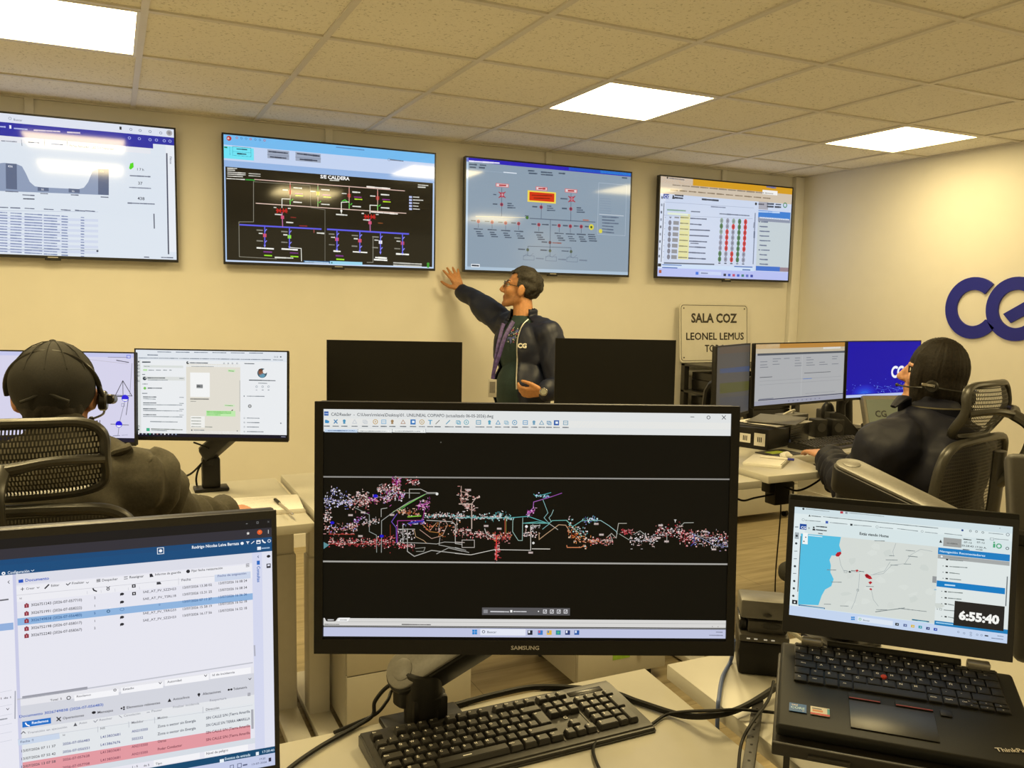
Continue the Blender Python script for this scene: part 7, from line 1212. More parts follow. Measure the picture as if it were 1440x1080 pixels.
def fit(body, x0, x1, z, hcap, bold):
    me = text_mesh(body, bold, 'LEFT'); wd = max(v.co.x for v in me.vertices)-min(v.co.x for v in me.vertices); sz = hcap/0.7
    for dx, dz in (((0, 0),) if bold else ((-0.0014, 0), (0.0014, 0), (0, 0.0012), (0, -0.0012))): q.text(body, FM(x0+dx, z+dz), sz, M_SINK, bold=bold, align='LEFT', squash=(x1-x0)/(wd*sz))
fit('SALA COZ', -0.205, 0.200, 0.280, 0.062, 0.035); fit('LEONEL LEMUS', -0.253, 0.255, 0.158, 0.050, 0.0); fit('TORO', -0.088, 0.092, 0.072, 0.050, 0.0); q.done('lettering', t)
for sx in (-1, 1):
    for z in (0.035, 0.378): q = MB(); q.cyl((sx*0.268, -0.0002, z), (sx*0.268, -0.0022, z), 0.005, m=M_SINK, seg=12); q.done('rivet', t)
# ================================================================== office chairs
def mesh_mat(name, col, scale, fill):
    """woven netting: dark threads with see-through holes"""
    m = bpy.data.materials.new(name); m.use_nodes = True; nt = m.node_tree; b = nt.nodes['Principled BSDF']; out = nt.nodes['Material Output']
    b.inputs['Base Color'].default_value = (*col, 1); b.inputs['Roughness'].default_value = 0.6
    tc = nt.nodes.new('ShaderNodeTexCoord'); mp = nt.nodes.new('ShaderNodeMapping'); mp.inputs['Rotation'].default_value = (R_(90), 0, 0)
    nt.links.new(tc.outputs['Object'], mp.inputs['Vector'])
    br = nt.nodes.new('ShaderNodeTexBrick'); br.inputs['Scale'].default_value = scale; br.inputs['Mortar Size'].default_value = fill; br.inputs['Mortar Smooth'].default_value = 0.0
    br.inputs['Brick Width'].default_value = 0.62; br.inputs['Row Height'].default_value = 1.15
    nt.links.new(mp.outputs['Vector'], br.inputs['Vector'])
    tr = nt.nodes.new('ShaderNodeBsdfTransparent'); mx = nt.nodes.new('ShaderNodeMixShader')
    nt.links.new(br.outputs['Fac'], mx.inputs[0]); nt.links.new(tr.outputs[0], mx.inputs[1]); nt.links.new(b.outputs[0], mx.inputs[2]); nt.links.new(mx.outputs[0], out.inputs['Surface'])
    return m
M_NET = mesh_mat('chair_netting', (0.026, 0.024, 0.018), 100, 0.16)
M_CH = mat('chair_frame_black', (0.030, 0.028, 0.022), 0.36, grain=0.1, gscale=200)
M_SEAT = mat('chair_seat_fabric', (0.026, 0.025, 0.022), 0.9, grain=0.2, gscale=500, bump=0.3, bscale=600)
def office_chair(label, loc, rz, hs=0.0, hr=(1.075, 0.170, 0.300), back=(0.56, 0.975)):
    t = thing('office_chair', label, 'chair', loc, rz, 'mesh backed office chairs')
    q = MB()
    for k in range(5):
        a = 2*math.pi*k/5+0.3; d = Vector((math.cos(a), math.sin(a), 0)); q.tube([d*0.03+Vector((0, 0, 0.11)), d*0.17+Vector((0, 0, 0.10)), d*0.31+Vector((0, 0, 0.072))], [0.030, 0.024, 0.018], M_CH, sub=3)
    q.cyl((0, 0, 0.085), (0, 0, 0.14), 0.045, m=M_CH); q.done('star_base', t)
    for k in range(5):
        a = 2*math.pi*k/5+0.3; c = Vector((math.cos(a)*0.31, math.sin(a)*0.31, 0.028)); s_ = Vector((-math.sin(a), math.cos(a), 0)); q = MB()
        for sg in (-1, 1): q.cyl(c+s_*(sg*0.008), c+s_*(sg*0.024), 0.028, m=M_BLACK, seg=16, bev=0.003)
        q.cyl(c+Vector((0, 0, 0.02)), c+Vector((0, 0, 0.05)), 0.008, m=M_STEEL, seg=8); q.done('castor', t)
    q = MB(); q.cyl((0, 0, 0.12), (0, 0, 0.28), 0.03, m=M_BLACK); q.cyl((0, 0, 0.28), (0, 0, 0.42+hs), 0.018, m=M_CHROME); q.box((0, -0.02, 0.415+hs), (0.18, 0.26, 0.04), M_CH, bev=0.01); q.done('gas_lift', t)
    q = MB(); q.box((0, 0.02, 0.465+hs), (0.49, 0.48, 0.07), M_SEAT, bev=0.03, seg=4); q.done('seat', t)
    # back : curved frame ring, netting, spine
    def P(x, z, off=0.0): return Vector((x, -0.25-0.10*(z-0.55)+0.9*x*x*0.5+off, z+hs))
    zb, zt = back; w_ = 0.235; ring = []
    for (x, z) in ((-w_*0.80, zb+0.02), (-w_*0.4, zb), (w_*0.4, zb), (w_*0.80, zb+0.02), (w_*0.98, zb+0.12), (w_, (zb+zt)/2+0.03), (w_*0.96, zt-0.07), (w_*0.80, zt-0.015), (w_*0.4, zt), (-w_*0.4, zt), (-w_*0.80, zt-0.015), (-w_*0.96, zt-0.07), (-w_, (zb+zt)/2+0.03), (-w_*0.98, zb+0.12)): ring.append(P(x, z))
    q = MB(); q.tube(ring, 0.0165, M_CH, sub=5, closed=True, flat=(0.75, (0, 1, 0)), seg=10); fr = q.done('back_frame', t)
    q = MB(); rows = []
    for j in range(13):
        z = zb+0.012+(zt-zb-0.024)*j/12; hw = w_*min(1.0, 0.84+0.16*math.sin(math.pi*j/12))*0.97; rows.append([P(-hw+2*hw*i/14, z) for i in range(15)])
    q.grid(rows, M_NET); q.done('back_netting', t)
    q = MB(); q.tube([P(0, zb+0.10, -0.03), P(0, zb-0.02, -0.055), Vector((0, -0.17, 0.44+hs)), Vector((0, -0.05, 0.42+hs))], 0.024, M_CH, sub=5, flat=(1.5, (0, 0.7, 0.7))); q.tube([P(-w_*0.97, zb+0.17, -0.012), P(-0.10, zb+0.11, -0.045), P(0.10, zb+0.11, -0.045), P(w_*0.97, zb+0.17, -0.012)], 0.013, M_CH, sub=5); q.tube([P(0, zb+0.10, -0.05), P(0, (zb+zt)/2, -0.06), P(0, zt-0.03, -0.05)], 0.018, M_CH, sub=4, flat=(1.6, (0, 1, 0))); q.done('spine', t)
    # head rest
    hz_, hh, hwid = hr
    def H(x, z, off=0.0): return Vector((x, -0.335+1.9*x*x-0.25*(z-hz_)+6.0*(z-hz_)**2+off, z+hs))
    w2, h2 = hwid/2, hh/2; ring = [H(x*w2, hz_+z*h2) for x, z in ((-0.75, -0.98), (-0.3, -1.0), (0.3, -1.0), (0.75, -0.98), (0.97, -0.72), (1.0, 0.0), (0.98, 0.62), (0.78, 0.93), (0.3, 1.0), (-0.3, 1.0), (-0.78, 0.93), (-0.98, 0.62), (-1.0, 0.0), (-0.97, -0.72))]
    q = MB(); q.tube(ring, 0.0145, M_CH, sub=5, closed=True, flat=(0.7, (0, 1, 0)), seg=10); hd = q.done('headrest_frame', t)
    q = MB(); q.grid([[H(-w2*0.95+2*w2*0.95*i/14, hz_-h2*0.95+2*h2*0.95*j/8, 0.002) for i in range(15)] for j in range(9)], M_NET); q.done('headrest_netting', hd)
    q = MB(); q.tube([H(-w2*0.97, hz_-0.004, -0.006), H(-w2*0.5, hz_+0.004, -0.020), H(0, hz_-0.006, -0.035), H(w2*0.5, hz_+0.004, -0.020), H(w2*0.97, hz_-0.004, -0.006)], [0.013, 0.012, 0.017, 0.012, 0.013], M_CH, sub=5, flat=(0.8, (0, 1, 0))); q.done('headrest_bar', hd)
    q = MB(); q.tube([H(0, hz_-0.006, -0.035), Vector((0, -0.425, hz_-0.05+hs)), Vector((0, -0.40, zt-0.06+hs)), P(0, zt-0.14, -0.055)], 0.017, M_CH, sub=5, flat=(1.4, (0, 1, 0))); q.done('headrest_stem', t)
    for sg in (-1, 1):
        q = MB(); q.tube([(sg*0.20, -0.06, 0.42+hs), (sg*0.275, -0.06, 0.43+hs), (sg*0.285, -0.06, 0.50+hs)], 0.017, M_CH, sub=4); q.cyl((sg*0.285, -0.06, 0.48+hs), (sg*0.285, -0.06, 0.60+hs), 0.014, m=M_CHROME, seg=14); q.tube([(sg*0.285, -0.06, 0.58+hs), (sg*0.285, -0.06, 0.665+hs)], 0.020, M_CH, sub=1); r = q.done('armrest', t)
        q = MB(); q.tube([(sg*0.285, -0.24, 0.66+hs), (sg*0.287, -0.17, 0.69+hs), (sg*0.285, 0.0, 0.69+hs), (sg*0.275, 0.10, 0.675+hs)], [0.016, 0.020, 0.020, 0.015], M_CH, sub=5, flat=(1.9, (0, 0, 1))); q.done('arm_pad', r)
    return t

# ================================================================== people
def cap_prim(bm, p0, p1, r0, r1, n=14):
    """tapered capsule"""
    p0 = Vector(p0); p1 = Vector(p1); ax = p1-p0; L = ax.length
    ax = ax/L if L > 1e-6 else Vector((0, 0, 1)); t = ax.orthogonal().normalized(); u = ax.cross(t); rings = []
    for k in range(4): a = R_(-90+90*(k+0.35)/4); rings.append((p0+ax*(r0*math.sin(a)), r0*math.cos(a)))
    rings.append((p0, r0)); rings.append((p1, r1))
    for k in range(4): a = R_(90*(k+0.65)/4); rings.append((p1+ax*(r1*math.sin(a)), r1*math.cos(a)))
    vs = [[bm.verts.new(p+t*(r*math.cos(2*math.pi*j/n))+u*(r*math.sin(2*math.pi*j/n))) for j in range(n)] for p, r in rings]
    for a, c in zip(vs, vs[1:]):
        for j in range(n): bm.faces.new((a[j], a[(j+1) % n], c[(j+1) % n], c[j]))
    bm.faces.new(vs[0][::-1]); bm.faces.new(vs[-1])
def ell_prim(bm, c, r, rot=None):
    M4 = Matrix.Translation(Vector(c)) @ (rot.to_4x4() if rot is not None else Matrix()) @ Matrix.Diagonal((*r, 1))
    bmesh.ops.create_uvsphere(bm, u_segments=24, v_segments=14, radius=1.0, matrix=M4)
def blob(prims, voxel, smooth=6):
    """one continuous skin grown over overlapping limb shapes; returns a mesh"""
    bm = bmesh.new()
    for p in prims:
        if p[0] == 'c': cap_prim(bm, *p[1:])
        else: ell_prim(bm, *p[1:])
    me = bpy.data.meshes.new('blob'); bm.to_mesh(me); bm.free()
    o = bpy.data.objects.new('blob', me); COL.objects.link(o)
    md = o.modifiers.new('r', 'REMESH'); md.mode = 'VOXEL'; md.voxel_size = voxel; md.use_smooth_shade = True
    ms = o.modifiers.new('s', 'SMOOTH'); ms.factor = 0.5; ms.iterations = smooth
    dg = bpy.context.evaluated_depsgraph_get(); me2 = bpy.data.meshes.new_from_object(o.evaluated_get(dg))
    bpy.data.objects.remove(o); bpy.data.meshes.remove(me); me2.materials.clear(); return me2
def put(me, name, parent, mats, matfn=None, foldfn=None):
    for m in mats: me.materials.append(m)
    if foldfn:
        ns = [v.normal.copy() for v in me.vertices]
        for v, n in zip(me.vertices, ns): v.co += n*foldfn(v.co, n)
    for p in me.polygons:
        p.use_smooth = True
        p.material_index = matfn(p.center, p.normal) if matfn else 0
    o = bpy.data.objects.new(name, me); COL.objects.link(o); o.parent = parent
    if parent is not None: o.matrix_parent_inverse = Matrix(); me.transform(parent.matrix_basis.inverted() if parent.parent is None else Matrix())
    return o
def folds(amp, sc, seed=0.0, stretch=(1, 1, 1)):
    def f(c, n):
        p = Vector((c.x*sc*stretch[0]+seed, c.y*sc*stretch[1], c.z*sc*stretch[2]))
        r = 1-abs(noise.noise(p))*2.2
        return amp*(r*0.8 + 0.5*noise.noise(p*2.3))
    return f
def skinmat(name, col): 
    m = mat(name, col, 0.5, grain=0.10, gscale=90, bump=0.08, bscale=500)
    b = m.node_tree.nodes['Principled BSDF']; b.inputs['Subsurface Weight'].default_value = 0.12; b.inputs['Subsurface Radius'].default_value = (0.012, 0.005, 0.003); b.inputs['Subsurface Scale'].default_value = 0.5
    return m
def head_frame(c, f, tilt=0.0):
    f = Vector(f); f.z = 0; f.normalize(); l = Vector((0, 0, 1)).cross(f); x = f*math.cos(tilt)+Vector((0, 0, 1))*math.sin(tilt); z = x.cross(l)
    m = Matrix((x, l, z)).transposed().to_4x4(); m.translation = Vector(c); return m
def head_prims(H, k=1.0, neck_to=None, ears=True):
    P = lambda x, y, z: H @ (Vector((x, y, z))*k); R3 = H.to_3x3(); o = []
    E = lambda c, r, rr=None: o.append(('e', P(*c), tuple(v*k for v in r), R3 if rr is None else R3 @ rr)); Cc = lambda a, b, r0, r1: o.append(('c', P(*a), P(*b), r0*k, r1*k))
    E((-0.014, 0, 0.034), (0.092, 0.073, 0.086)); E((0.034, 0, -0.018), (0.052, 0.056, 0.080))
    for s in (-1, 1):
        Cc((0.0, s*0.046, -0.055), (0.060, s*0.018, -0.093), 0.026, 0.020); E((0.058, s*0.033, -0.022), (0.028, 0.024, 0.028))
        if ears: E((-0.008, s*0.083, -0.006), (0.022, 0.010, 0.034), Matrix.Rotation(R_(s*26), 3, 'Z')); E((-0.003, s*0.076, -0.030), (0.010, 0.008, 0.012))
        Cc((0.079, s*0.012, 0.028), (0.070, s*0.045, 0.026), 0.011, 0.009)
    E((0.071, 0, -0.097), (0.020, 0.024, 0.018)); Cc((0.088, 0, 0.014), (0.109, 0, -0.024), 0.0085, 0.0125); E((0.099, 0, -0.031), (0.015, 0.018, 0.009))
    E((0.070, 0, -0.064), (0.019, 0.028, 0.030)); E((0.0815, 0, -0.0555), (0.011, 0.023, 0.0062)); E((0.0805, 0, -0.0665), (0.011, 0.021, 0.0062))
    a = P(-0.02, 0, -0.05); b_ = neck_to if neck_to is not None else P(-0.035, 0, -0.17); o.append(('c', a, b_, 0.052*k, 0.060*k)); return o
def face_mat(H, k, beard):
    Hi = H.inverted()
    def f(c, n):
        p = (Hi @ c)/k
        if p.x > 0.080 and abs(p.y) < 0.026 and -0.0735 < p.z < -0.051 and p.x > 0.0835: return 1
        if p.x > 0.064 and 0.008 < abs(p.y) < 0.048 and 0.024 < p.z < 0.037: return 2
        if beard and p.x > 0.0 and p.z < -0.045 and p.z > -0.13 and p.x > 0.012+abs(p.y)*0.1: return 3
        return 0
    return f
def hand(o, wrist, d, n, s, curl=0.35, spread=0.10, k=1.0, thumb_out=0.8):
    """palm with five fingers: d = towards the finger tips, n = back of the hand, s = thumb side"""
    d = Vector(d).normalized(); n = Vector(n); n = (n-d*n.dot(d)).normalized(); s = (Vector(s)-d*Vector(s).dot(d)-n*Vector(s).dot(n)).normalized(); w = Vector(wrist)
    for t_ in (-0.027, -0.009, 0.009, 0.027): o.append(('c', w+d*(0.012*k)+s*(t_*0.6*k), w+d*(0.085*k)+s*(t_*k), 0.0135*k, 0.0115*k))
    for i, (t_, L) in enumerate(((0.029, 0.068), (0.010, 0.076), (-0.010, 0.070), (-0.028, 0.054))):
        a = w+d*(0.088*k)+s*(t_*k); dirn = (d+s*(spread*(1.5-i))).normalized(); ang = 0.0; p = a
        for j, (f_, r0, r1) in enumerate(((0.45, 0.0100, 0.0092), (0.31, 0.0092, 0.0085), (0.24, 0.0085, 0.0074))):
            ang += curl*(0.7 if j == 0 else 1.0); dd = dirn*math.cos(ang)-n*math.sin(ang); p2 = p+dd*(L*f_*k); o.append(('c', p, p2, r0*k, r1*k)); p = p2
    a = w+d*(0.022*k)+s*(0.026*k); dd = (d*0.75+s*thumb_out-n*0.25).normalized(); p1 = a+dd*(0.042*k); d2 = (d*1.0+s*thumb_out*0.55-n*0.30).normalized(); p2 = p1+d2*(0.030*k); d3 = (d*1.0+s*thumb_out*0.35-n*0.35).normalized(); p3 = p2+d3*(0.024*k)
    o += [('c', a, p1, 0.0145*k, 0.0118*k), ('c', p1, p2, 0.0112*k, 0.0100*k), ('c', p2, p3, 0.0100*k, 0.0085*k)]
def eyes(H, k, t):
    for s in (-1, 1):
        q = MB(); c = H @ (Vector((0.0690, s*0.031, 0.010))*k); q.ell(c, (0.0125*k,)*3, mat('eye_white', (0.62, 0.58, 0.5), 0.25, grain=0.03), u=18, v=12); f = (H.to_3x3() @ Vector((1, s*0.05, 0.02))).normalized(); q.cyl(c+f*(0.0112*k), c+f*(0.0128*k), 0.0062*k, 0.0050*k, m=mat('iris_brown', (0.03, 0.016, 0.008), 0.2, grain=0.1), seg=14)
        bmesh.ops.transform(q.bm, matrix=t.matrix_basis.inverted(), verts=q.bm.verts); q.done('eye', t)
def shell(H, k, c, r, keep, thick, noise_amp=0.0, nsc=40.0, streak=(1, 1, 1), sub=5):
    """cap-like shell around the skull, kept where keep(p) holds (head space); returns an MB-ready bmesh in world space"""
    b = bmesh.new(); bmesh.ops.create_icosphere(b, subdivisions=sub, radius=1.0)
    for v in b.verts:
        v.co = Vector((v.co.x*r[0]+c[0], v.co.y*r[1]+c[1], v.co.z*r[2]+c[2]))
    bmesh.ops.delete(b, geom=[f for f in b.faces if not keep(f.calc_center_median())], context='FACES')
    b.normal_update()
    if noise_amp:
        for v in b.verts: v.co += v.normal*noise_amp*noise.noise(Vector((v.co.x*nsc*streak[0], v.co.y*nsc*streak[1], v.co.z*nsc*streak[2])))
    b.normal_update(); g = bmesh.ops.solidify(b, geom=list(b.faces), thickness=thick)
    bmesh.ops.recalc_face_normals(b, faces=b.faces)
    bmesh.ops.transform(b, matrix=H @ Matrix.Scale(k, 4), verts=b.verts); return b
def put_bm(b, name, parent, m, smooth=True):
    q = MB(); bmesh.ops.transform(b, matrix=parent.matrix_basis.inverted(), verts=b.verts); q.merge(b, m, smooth); return q.done(name, parent, auto=60)
def put_mb(q, name, parent):
    bmesh.ops.transform(q.bm, matrix=parent.matrix_basis.inverted(), verts=q.bm.verts); return q.done(name, parent)
UP = Vector((0, 0, 1))
def gr(p): return Vector((p.x, p.y, 0))

# ------------------------------------------------------------------ the standing man
M_SK1 = skinmat('skin_tan', (0.50, 0.235, 0.095)); M_LIP = mat('lip', (0.33, 0.12, 0.075), 0.5, grain=0.08); M_BROW = mat('brow_hair', (0.035, 0.026, 0.018), 0.8, grain=0.2); M_STUB = mat('shaved_jaw', (0.40, 0.185, 0.075), 0.6, grain=0.18, gscale=300)
M_NAVY = mat('navy_jacket', (0.008, 0.011, 0.028), 0.5, spec=0.4, grain=0.15, gscale=120, bump=0.15, bscale=300)
hc = W(733, 407, 4.70); f_body = Vector((-0.92, -0.39, 0)).normalized(); r_body = Vector((f_body.y, -f_body.x, 0)); f_head = (-AX*0.99+FW*0.10); 
t = thing('person', 'standing man in a navy jacket and glasses reaching to the wall below a television', 'person', gr(W(742, 500, 4.68)))
o0 = Vector(t.location)
Hs = head_frame(hc, f_head, R_(12)); kS = 1.0
neck = W(736, 448, 4.70)
shR, elR, wrR = W(712, 458, 4.84), W(678, 431, 4.94), W(648, 408, 5.02)
shL, elL, wrL = W(770, 472, 4.56), W(792, 543, 4.50), W(764, 551, 4.40)
chest = W(738, 492, 4.69); belly = W(734, 548, 4.66); hips = W(738, 590, 4.67)
Rb = Matrix((f_body, -r_body, UP)).transposed()
prims = head_prims(Hs, kS, neck)
prims += [('e', chest, (0.105, 0.155, 0.17), Rb), ('e', belly, (0.105, 0.14, 0.17), Rb), ('e', hips, (0.10, 0.15, 0.12), Rb), ('c', neck, chest, 0.06, 0.10), ('c', neck-UP*0.03, shR, 0.05, 0.055), ('c', neck-UP*0.03, shL, 0.05, 0.055),
          ('c', shR, elR, 0.048, 0.040), ('c', elR, wrR, 0.038, 0.027), ('c', shL, elL, 0.048, 0.040), ('c', elL, wrL, 0.038, 0.027)]
hR, hL = hips+r_body*0.09-UP*0.04, hips-r_body*0.09-UP*0.04
for h_, sg in ((hR, 1), (hL, -1)):
    kn = Vector((h_.x, h_.y, 0.47))+f_body*0.02+r_body*0.01*sg; an = Vector((h_.x, h_.y, 0.09))+r_body*0.02*sg; prims += [('c', h_, kn, 0.082, 0.058), ('c', kn, an, 0.054, 0.038), ('c', an-UP*0.035, an+f_body*0.13-UP*0.045, 0.036, 0.03)]
hdir = (W(634, 382, 5.05)-W(646, 408, 5.02)).normalized()
hand(prims, wrR, hdir, Vector((0.1, -1, 0.1)), W(600, 410, 5.0)-W(640, 400, 5.0), curl=0.05, spread=0.22, thumb_out=1.1)
hand(prims, wrL, W(742, 552, 4.42)-W(764, 551, 4.40), -FW*0.6-UP*0.5, UP*0.7-FW*0.2, curl=0.5, spread=0.04, thumb_out=0.5)
put(blob(prims, 0.0055, 4), 'body', t, [M_SK1, M_LIP, M_BROW, M_STUB], face_mat(Hs, kS, True))
eyes(Hs, kS, t)
hairm = mat('greying_hair', (0.030, 0.026, 0.020), 0.65, spec=0.3, grain=0.7, gscale=160)
def keep_s(p):
    if p.z > 0.062: return p.x < 0.062 + (p.z-0.062)*0.3 and not (abs(p.y) > 0.035 and p.x > 0.03 and p.z < 0.085)
    if p.x > 0.022: return False
    if abs(p.y) > 0.05 and p.x > -0.03: return p.z > 0.012
    return p.z > -0.062
put_bm(shell(Hs, kS, (-0.016, 0, 0.036), (0.100, 0.081, 0.096), keep_s, 0.012, 0.010, 26, (1.0, 2.6, 1.2), 6), 'hair', t, hairm)
q = MB(); gf = mat('glasses_frame', (0.02, 0.018, 0.016), 0.3, grain=0.1); Pg = lambda x, y, z: Hs @ Vector((x, y, z))
for s_ in (-1, 1):
    ring = [Pg(0.099-0.006*abs(math.cos(a_)), s_*0.033+0.025*math.cos(a_), 0.008+0.018*math.sin(a_)) for a_ in [2*math.pi*i/16 for i in range(16)]]; q.tube(ring, 0.0018, gf, seg=6, sub=1, closed=True); q.tube([Pg(0.094, s_*0.058, 0.012), Pg(0.06, s_*0.074, 0.012), Pg(0.0, s_*0.082, 0.012), Pg(-0.02, s_*0.082, 0.0)], 0.002, gf, seg=6, sub=3)
q.tube([Pg(0.099, -0.009, 0.012), Pg(0.104, 0, 0.014), Pg(0.099, 0.009, 0.012)], 0.0018, gf, seg=6, sub=3); put_mb(q, 'glasses', t)
# shirt, jacket, trousers, shoes
M_SHIRT = mat('dark_teal_shirt', (0.014, 0.034, 0.032), 0.8, grain=0.2, gscale=200)
sp = [('e', chest, (0.128, 0.172, 0.185), Rb), ('e', belly, (0.130, 0.160, 0.18), Rb), ('e', hips+UP*0.02, (0.118, 0.166, 0.10), Rb), ('c', neck-UP*0.02, chest, 0.068, 0.12), ('c', neck-UP*0.05, shR, 0.062, 0.06), ('c', neck-UP*0.05, shL, 0.062, 0.06)]
pc_ = W(711, 466, 4.56)
def printed(c, n):
    if (c-pc_).length > 0.075 or (c-pc_).dot(FW) > 0.05: return 0
    v = noise.noise(c*48); return 1 if v > 0.30 else 2 if v < -0.32 else 3 if abs(v) < 0.03 else 0
put(blob(sp, 0.007, 6), 'shirt', t, [M_SHIRT, mat('print_pink', (0.36, 0.07, 0.13), 0.7, grain=0.1), mat('print_blue', (0.10, 0.12, 0.36), 0.7, grain=0.1), mat('print_white', (0.55, 0.53, 0.5), 0.7, grain=0.1)], printed, folds(0.004, 9, 2.0))
jp = [('e', chest, (0.142, 0.190, 0.195), Rb), ('e', belly, (0.150, 0.182, 0.19), Rb), ('e', hips+UP*0.03, (0.142, 0.192, 0.10), Rb), ('c', neck-UP*0.04, shR, 0.072, 0.076), ('c', neck-UP*0.04, shL, 0.072, 0.076),
      ('c', shR, elR, 0.074, 0.062), ('c', elR, wrR-(wrR-elR)*0.12, 0.060, 0.043), ('c', shL, elL, 0.078, 0.066), ('c', elL, wrL-(wrL-elL)*0.16, 0.062, 0.044), ('c', neck-UP*0.05, neck+UP*0.035, 0.083, 0.078)]
jm = blob(jp, 0.008, 5)
bmj = bmesh.new(); bmj.from_mesh(jm); bpy.data.meshes.remove(jm)
ax0 = chest
def opening(c):
    d = Vector((c.x-ax0.x, c.y-ax0.y, 0)); az = math.degrees(math.atan2(d.dot(r_body), d.dot(f_body))); hgt = c.z
    if d.length > 0.22: return False
    if c.z > neck.z+0.055: return True
    wz = 30+10*max(0, min(1, (chest.z-c.z)/0.4)); 
    return (-wz+4 < az < wz+12 and c.z < neck.z-0.02) or (abs(az) < 62 and c.z >= neck.z-0.02)
bmesh.ops.delete(bmj, geom=[f for f in bmj.faces if opening(f.calc_center_median())], context='FACES')
edge_loop = [v.co.copy() for v in bmj.verts if v.is_boundary]
ff = folds(0.016, 8.5, 4.0, (1, 1, 0.7)); bmj.normal_update()
for v in bmj.verts: v.co += v.normal*ff(v.co, v.normal)*(0.3 if v.is_boundary else 1)
bmesh.ops.solidify(bmj, geom=list(bmj.faces), thickness=0.006); bmesh.ops.recalc_face_normals(bmj, faces=bmj.faces)
jk = put_bm(bmj, 'jacket', t, M_NAVY)
def zline(sign):
    pts = []
    for k_ in range(8):
        z = neck.z+0.01-(neck.z-0.01-(hips.z+0.16))*k_/7; cand = [p for p in edge_loop if abs(p.z-z) < 0.03 and ((p-ax0).dot(r_body)*sign > 0.02)]
        if cand: pts.append(sum(cand, Vector())/len(cand)+f_body*0.008)
    return pts
zl = zline(-1)
if len(zl) > 2: q = MB(); q.tube(zl, 0.0042, mat('zip_silver', (0.45, 0.44, 0.40), 0.35, metal=0.5, grain=0.1), seg=6, sub=4); put_mb(q, 'zip', t)
# white letters on the chest of the jacket
lc = W(735, 490, 4.40)
hit = None
best = None
jmw = jk.data
for v in jmw.vertices:
    pw = v.co+o0; rr = (pw-CAM); dz = rr.dot(FW); sx = 720+FPX*rr.dot(AX)/dz; sy = 540-FPX*rr.dot(BX)/dz
    e = (sx-735)**2+(sy-490)**2+(dz-4.5)*40
    if best is None or e < best[0]: best = (e, pw, v.normal.copy())
nn = best[2]; 
if nn.dot(FW) > 0: nn = -nn
nn = (nn*0.5-FW*0.5).normalized(); LMx = frame(best[1]+nn*0.012, UP.cross(nn).normalized() if True else AX, nn)
q = MB(); Mx = frame(best[1]+nn*0.014, UP.cross(nn), nn); q.text('CG', Mx, 0.034, mat('white_print', (0.75, 0.73, 0.66), 0.6, grain=0.02), bold=0.05, depth=0.002); put_mb(q, 'chest_print', t)
M_TROU = mat('dark_trousers', (0.022, 0.022, 0.026), 0.8, grain=0.2, gscale=150)
tp = [('e', hips, (0.125, 0.178, 0.12), Rb)]
for h_, sg in ((hR, 1), (hL, -1)):
    kn = Vector((h_.x, h_.y, 0.47))+f_body*0.02+r_body*0.01*sg; an = Vector((h_.x, h_.y, 0.11))+r_body*0.02*sg; tp += [('c', h_, kn, 0.098, 0.078), ('c', kn, an, 0.074, 0.066)]
put(blob(tp, 0.010, 5), 'trousers', t, [M_TROU], None, folds(0.006, 8, 1.0))
for h_, sg in ((hR, 1), (hL, -1)):
    an = Vector((h_.x, h_.y, 0.05))+r_body*0.02*sg; put(blob([('c', an-f_body*0.05, an+f_body*0.14, 0.046, 0.044), ('e', an+f_body*0.05-UP*0.026, (0.15, 0.05, 0.022), Rb), ('c', an, an+UP*0.05, 0.045, 0.045)], 0.007, 4), 'shoe', t, [M_BLACK])
# lanyard, badge, watch
lan = mat('lanyard_purple', (0.06, 0.035, 0.16), 0.6, grain=0.5, gscale=70)
def surf(px, py): 
    return W(px, py, 4.47)
q = MB(); L0 = [W(722, 452, 4.56), W(710, 474, 4.50), W(702, 500, 4.47), W(695, 520, 4.46), W(693, 533, 4.46)]; q.tube(L0, 0.011, lan, sub=4, flat=(0.18, (1, 0, 0))); L1_ = [W(708, 455, 4.60), W(702, 478, 4.53), W(697, 505, 4.49), W(693, 533, 4.46)]; q.tube(L1_, 0.010, lan, sub=4, flat=(0.18, (1, 0, 0))); put_mb(q, 'lanyard', t)
q = MB(); bc = W(692.5, 546, 4.455); q.box((0, 0, 0), (0.044, 0.004, 0.095), mat('badge_card', (0.42, 0.40, 0.36), 0.4, grain=0.1, gscale=40), bev=0.001); q.box((0, -0.0024, 0.005), (0.030, 0.0006, 0.060), mat('badge_grey', (0.16, 0.15, 0.14), 0.5, grain=0.1)); bmesh.ops.transform(q.bm, matrix=frame(bc, Vector((0.88, -0.42, 0)), UP), verts=q.bm.verts); put_mb(q, 'badge', t)
for (px_, py_), c_ in zip(((706, 462), (712, 468), (716, 462), (709, 474), (714, 476), (703, 470)), ('#c05a72', '#5a6ac0', '#d89aa8', '#6a4a9c', '#c8ccd8', '#8a3f60')):
    pass
q = MB(); wd_ = (wrL-elL).normalized(); wc = wrL-(wrL-elL)*0.0; q.cyl(wc-wd_*0.010, wc+wd_*0.010, 0.034, m=M_STEEL, seg=20); q.cyl(wc-FW*0.030, wc-FW*0.042, 0.021, m=M_CHROME, seg=18, bev=0.002); q.cyl(wc-FW*0.042, wc-FW*0.0425, 0.016, m=mat('watch_face', (0.35, 0.34, 0.28), 0.3, grain=0.05), seg=18); put_mb(q, 'wristwatch', t)

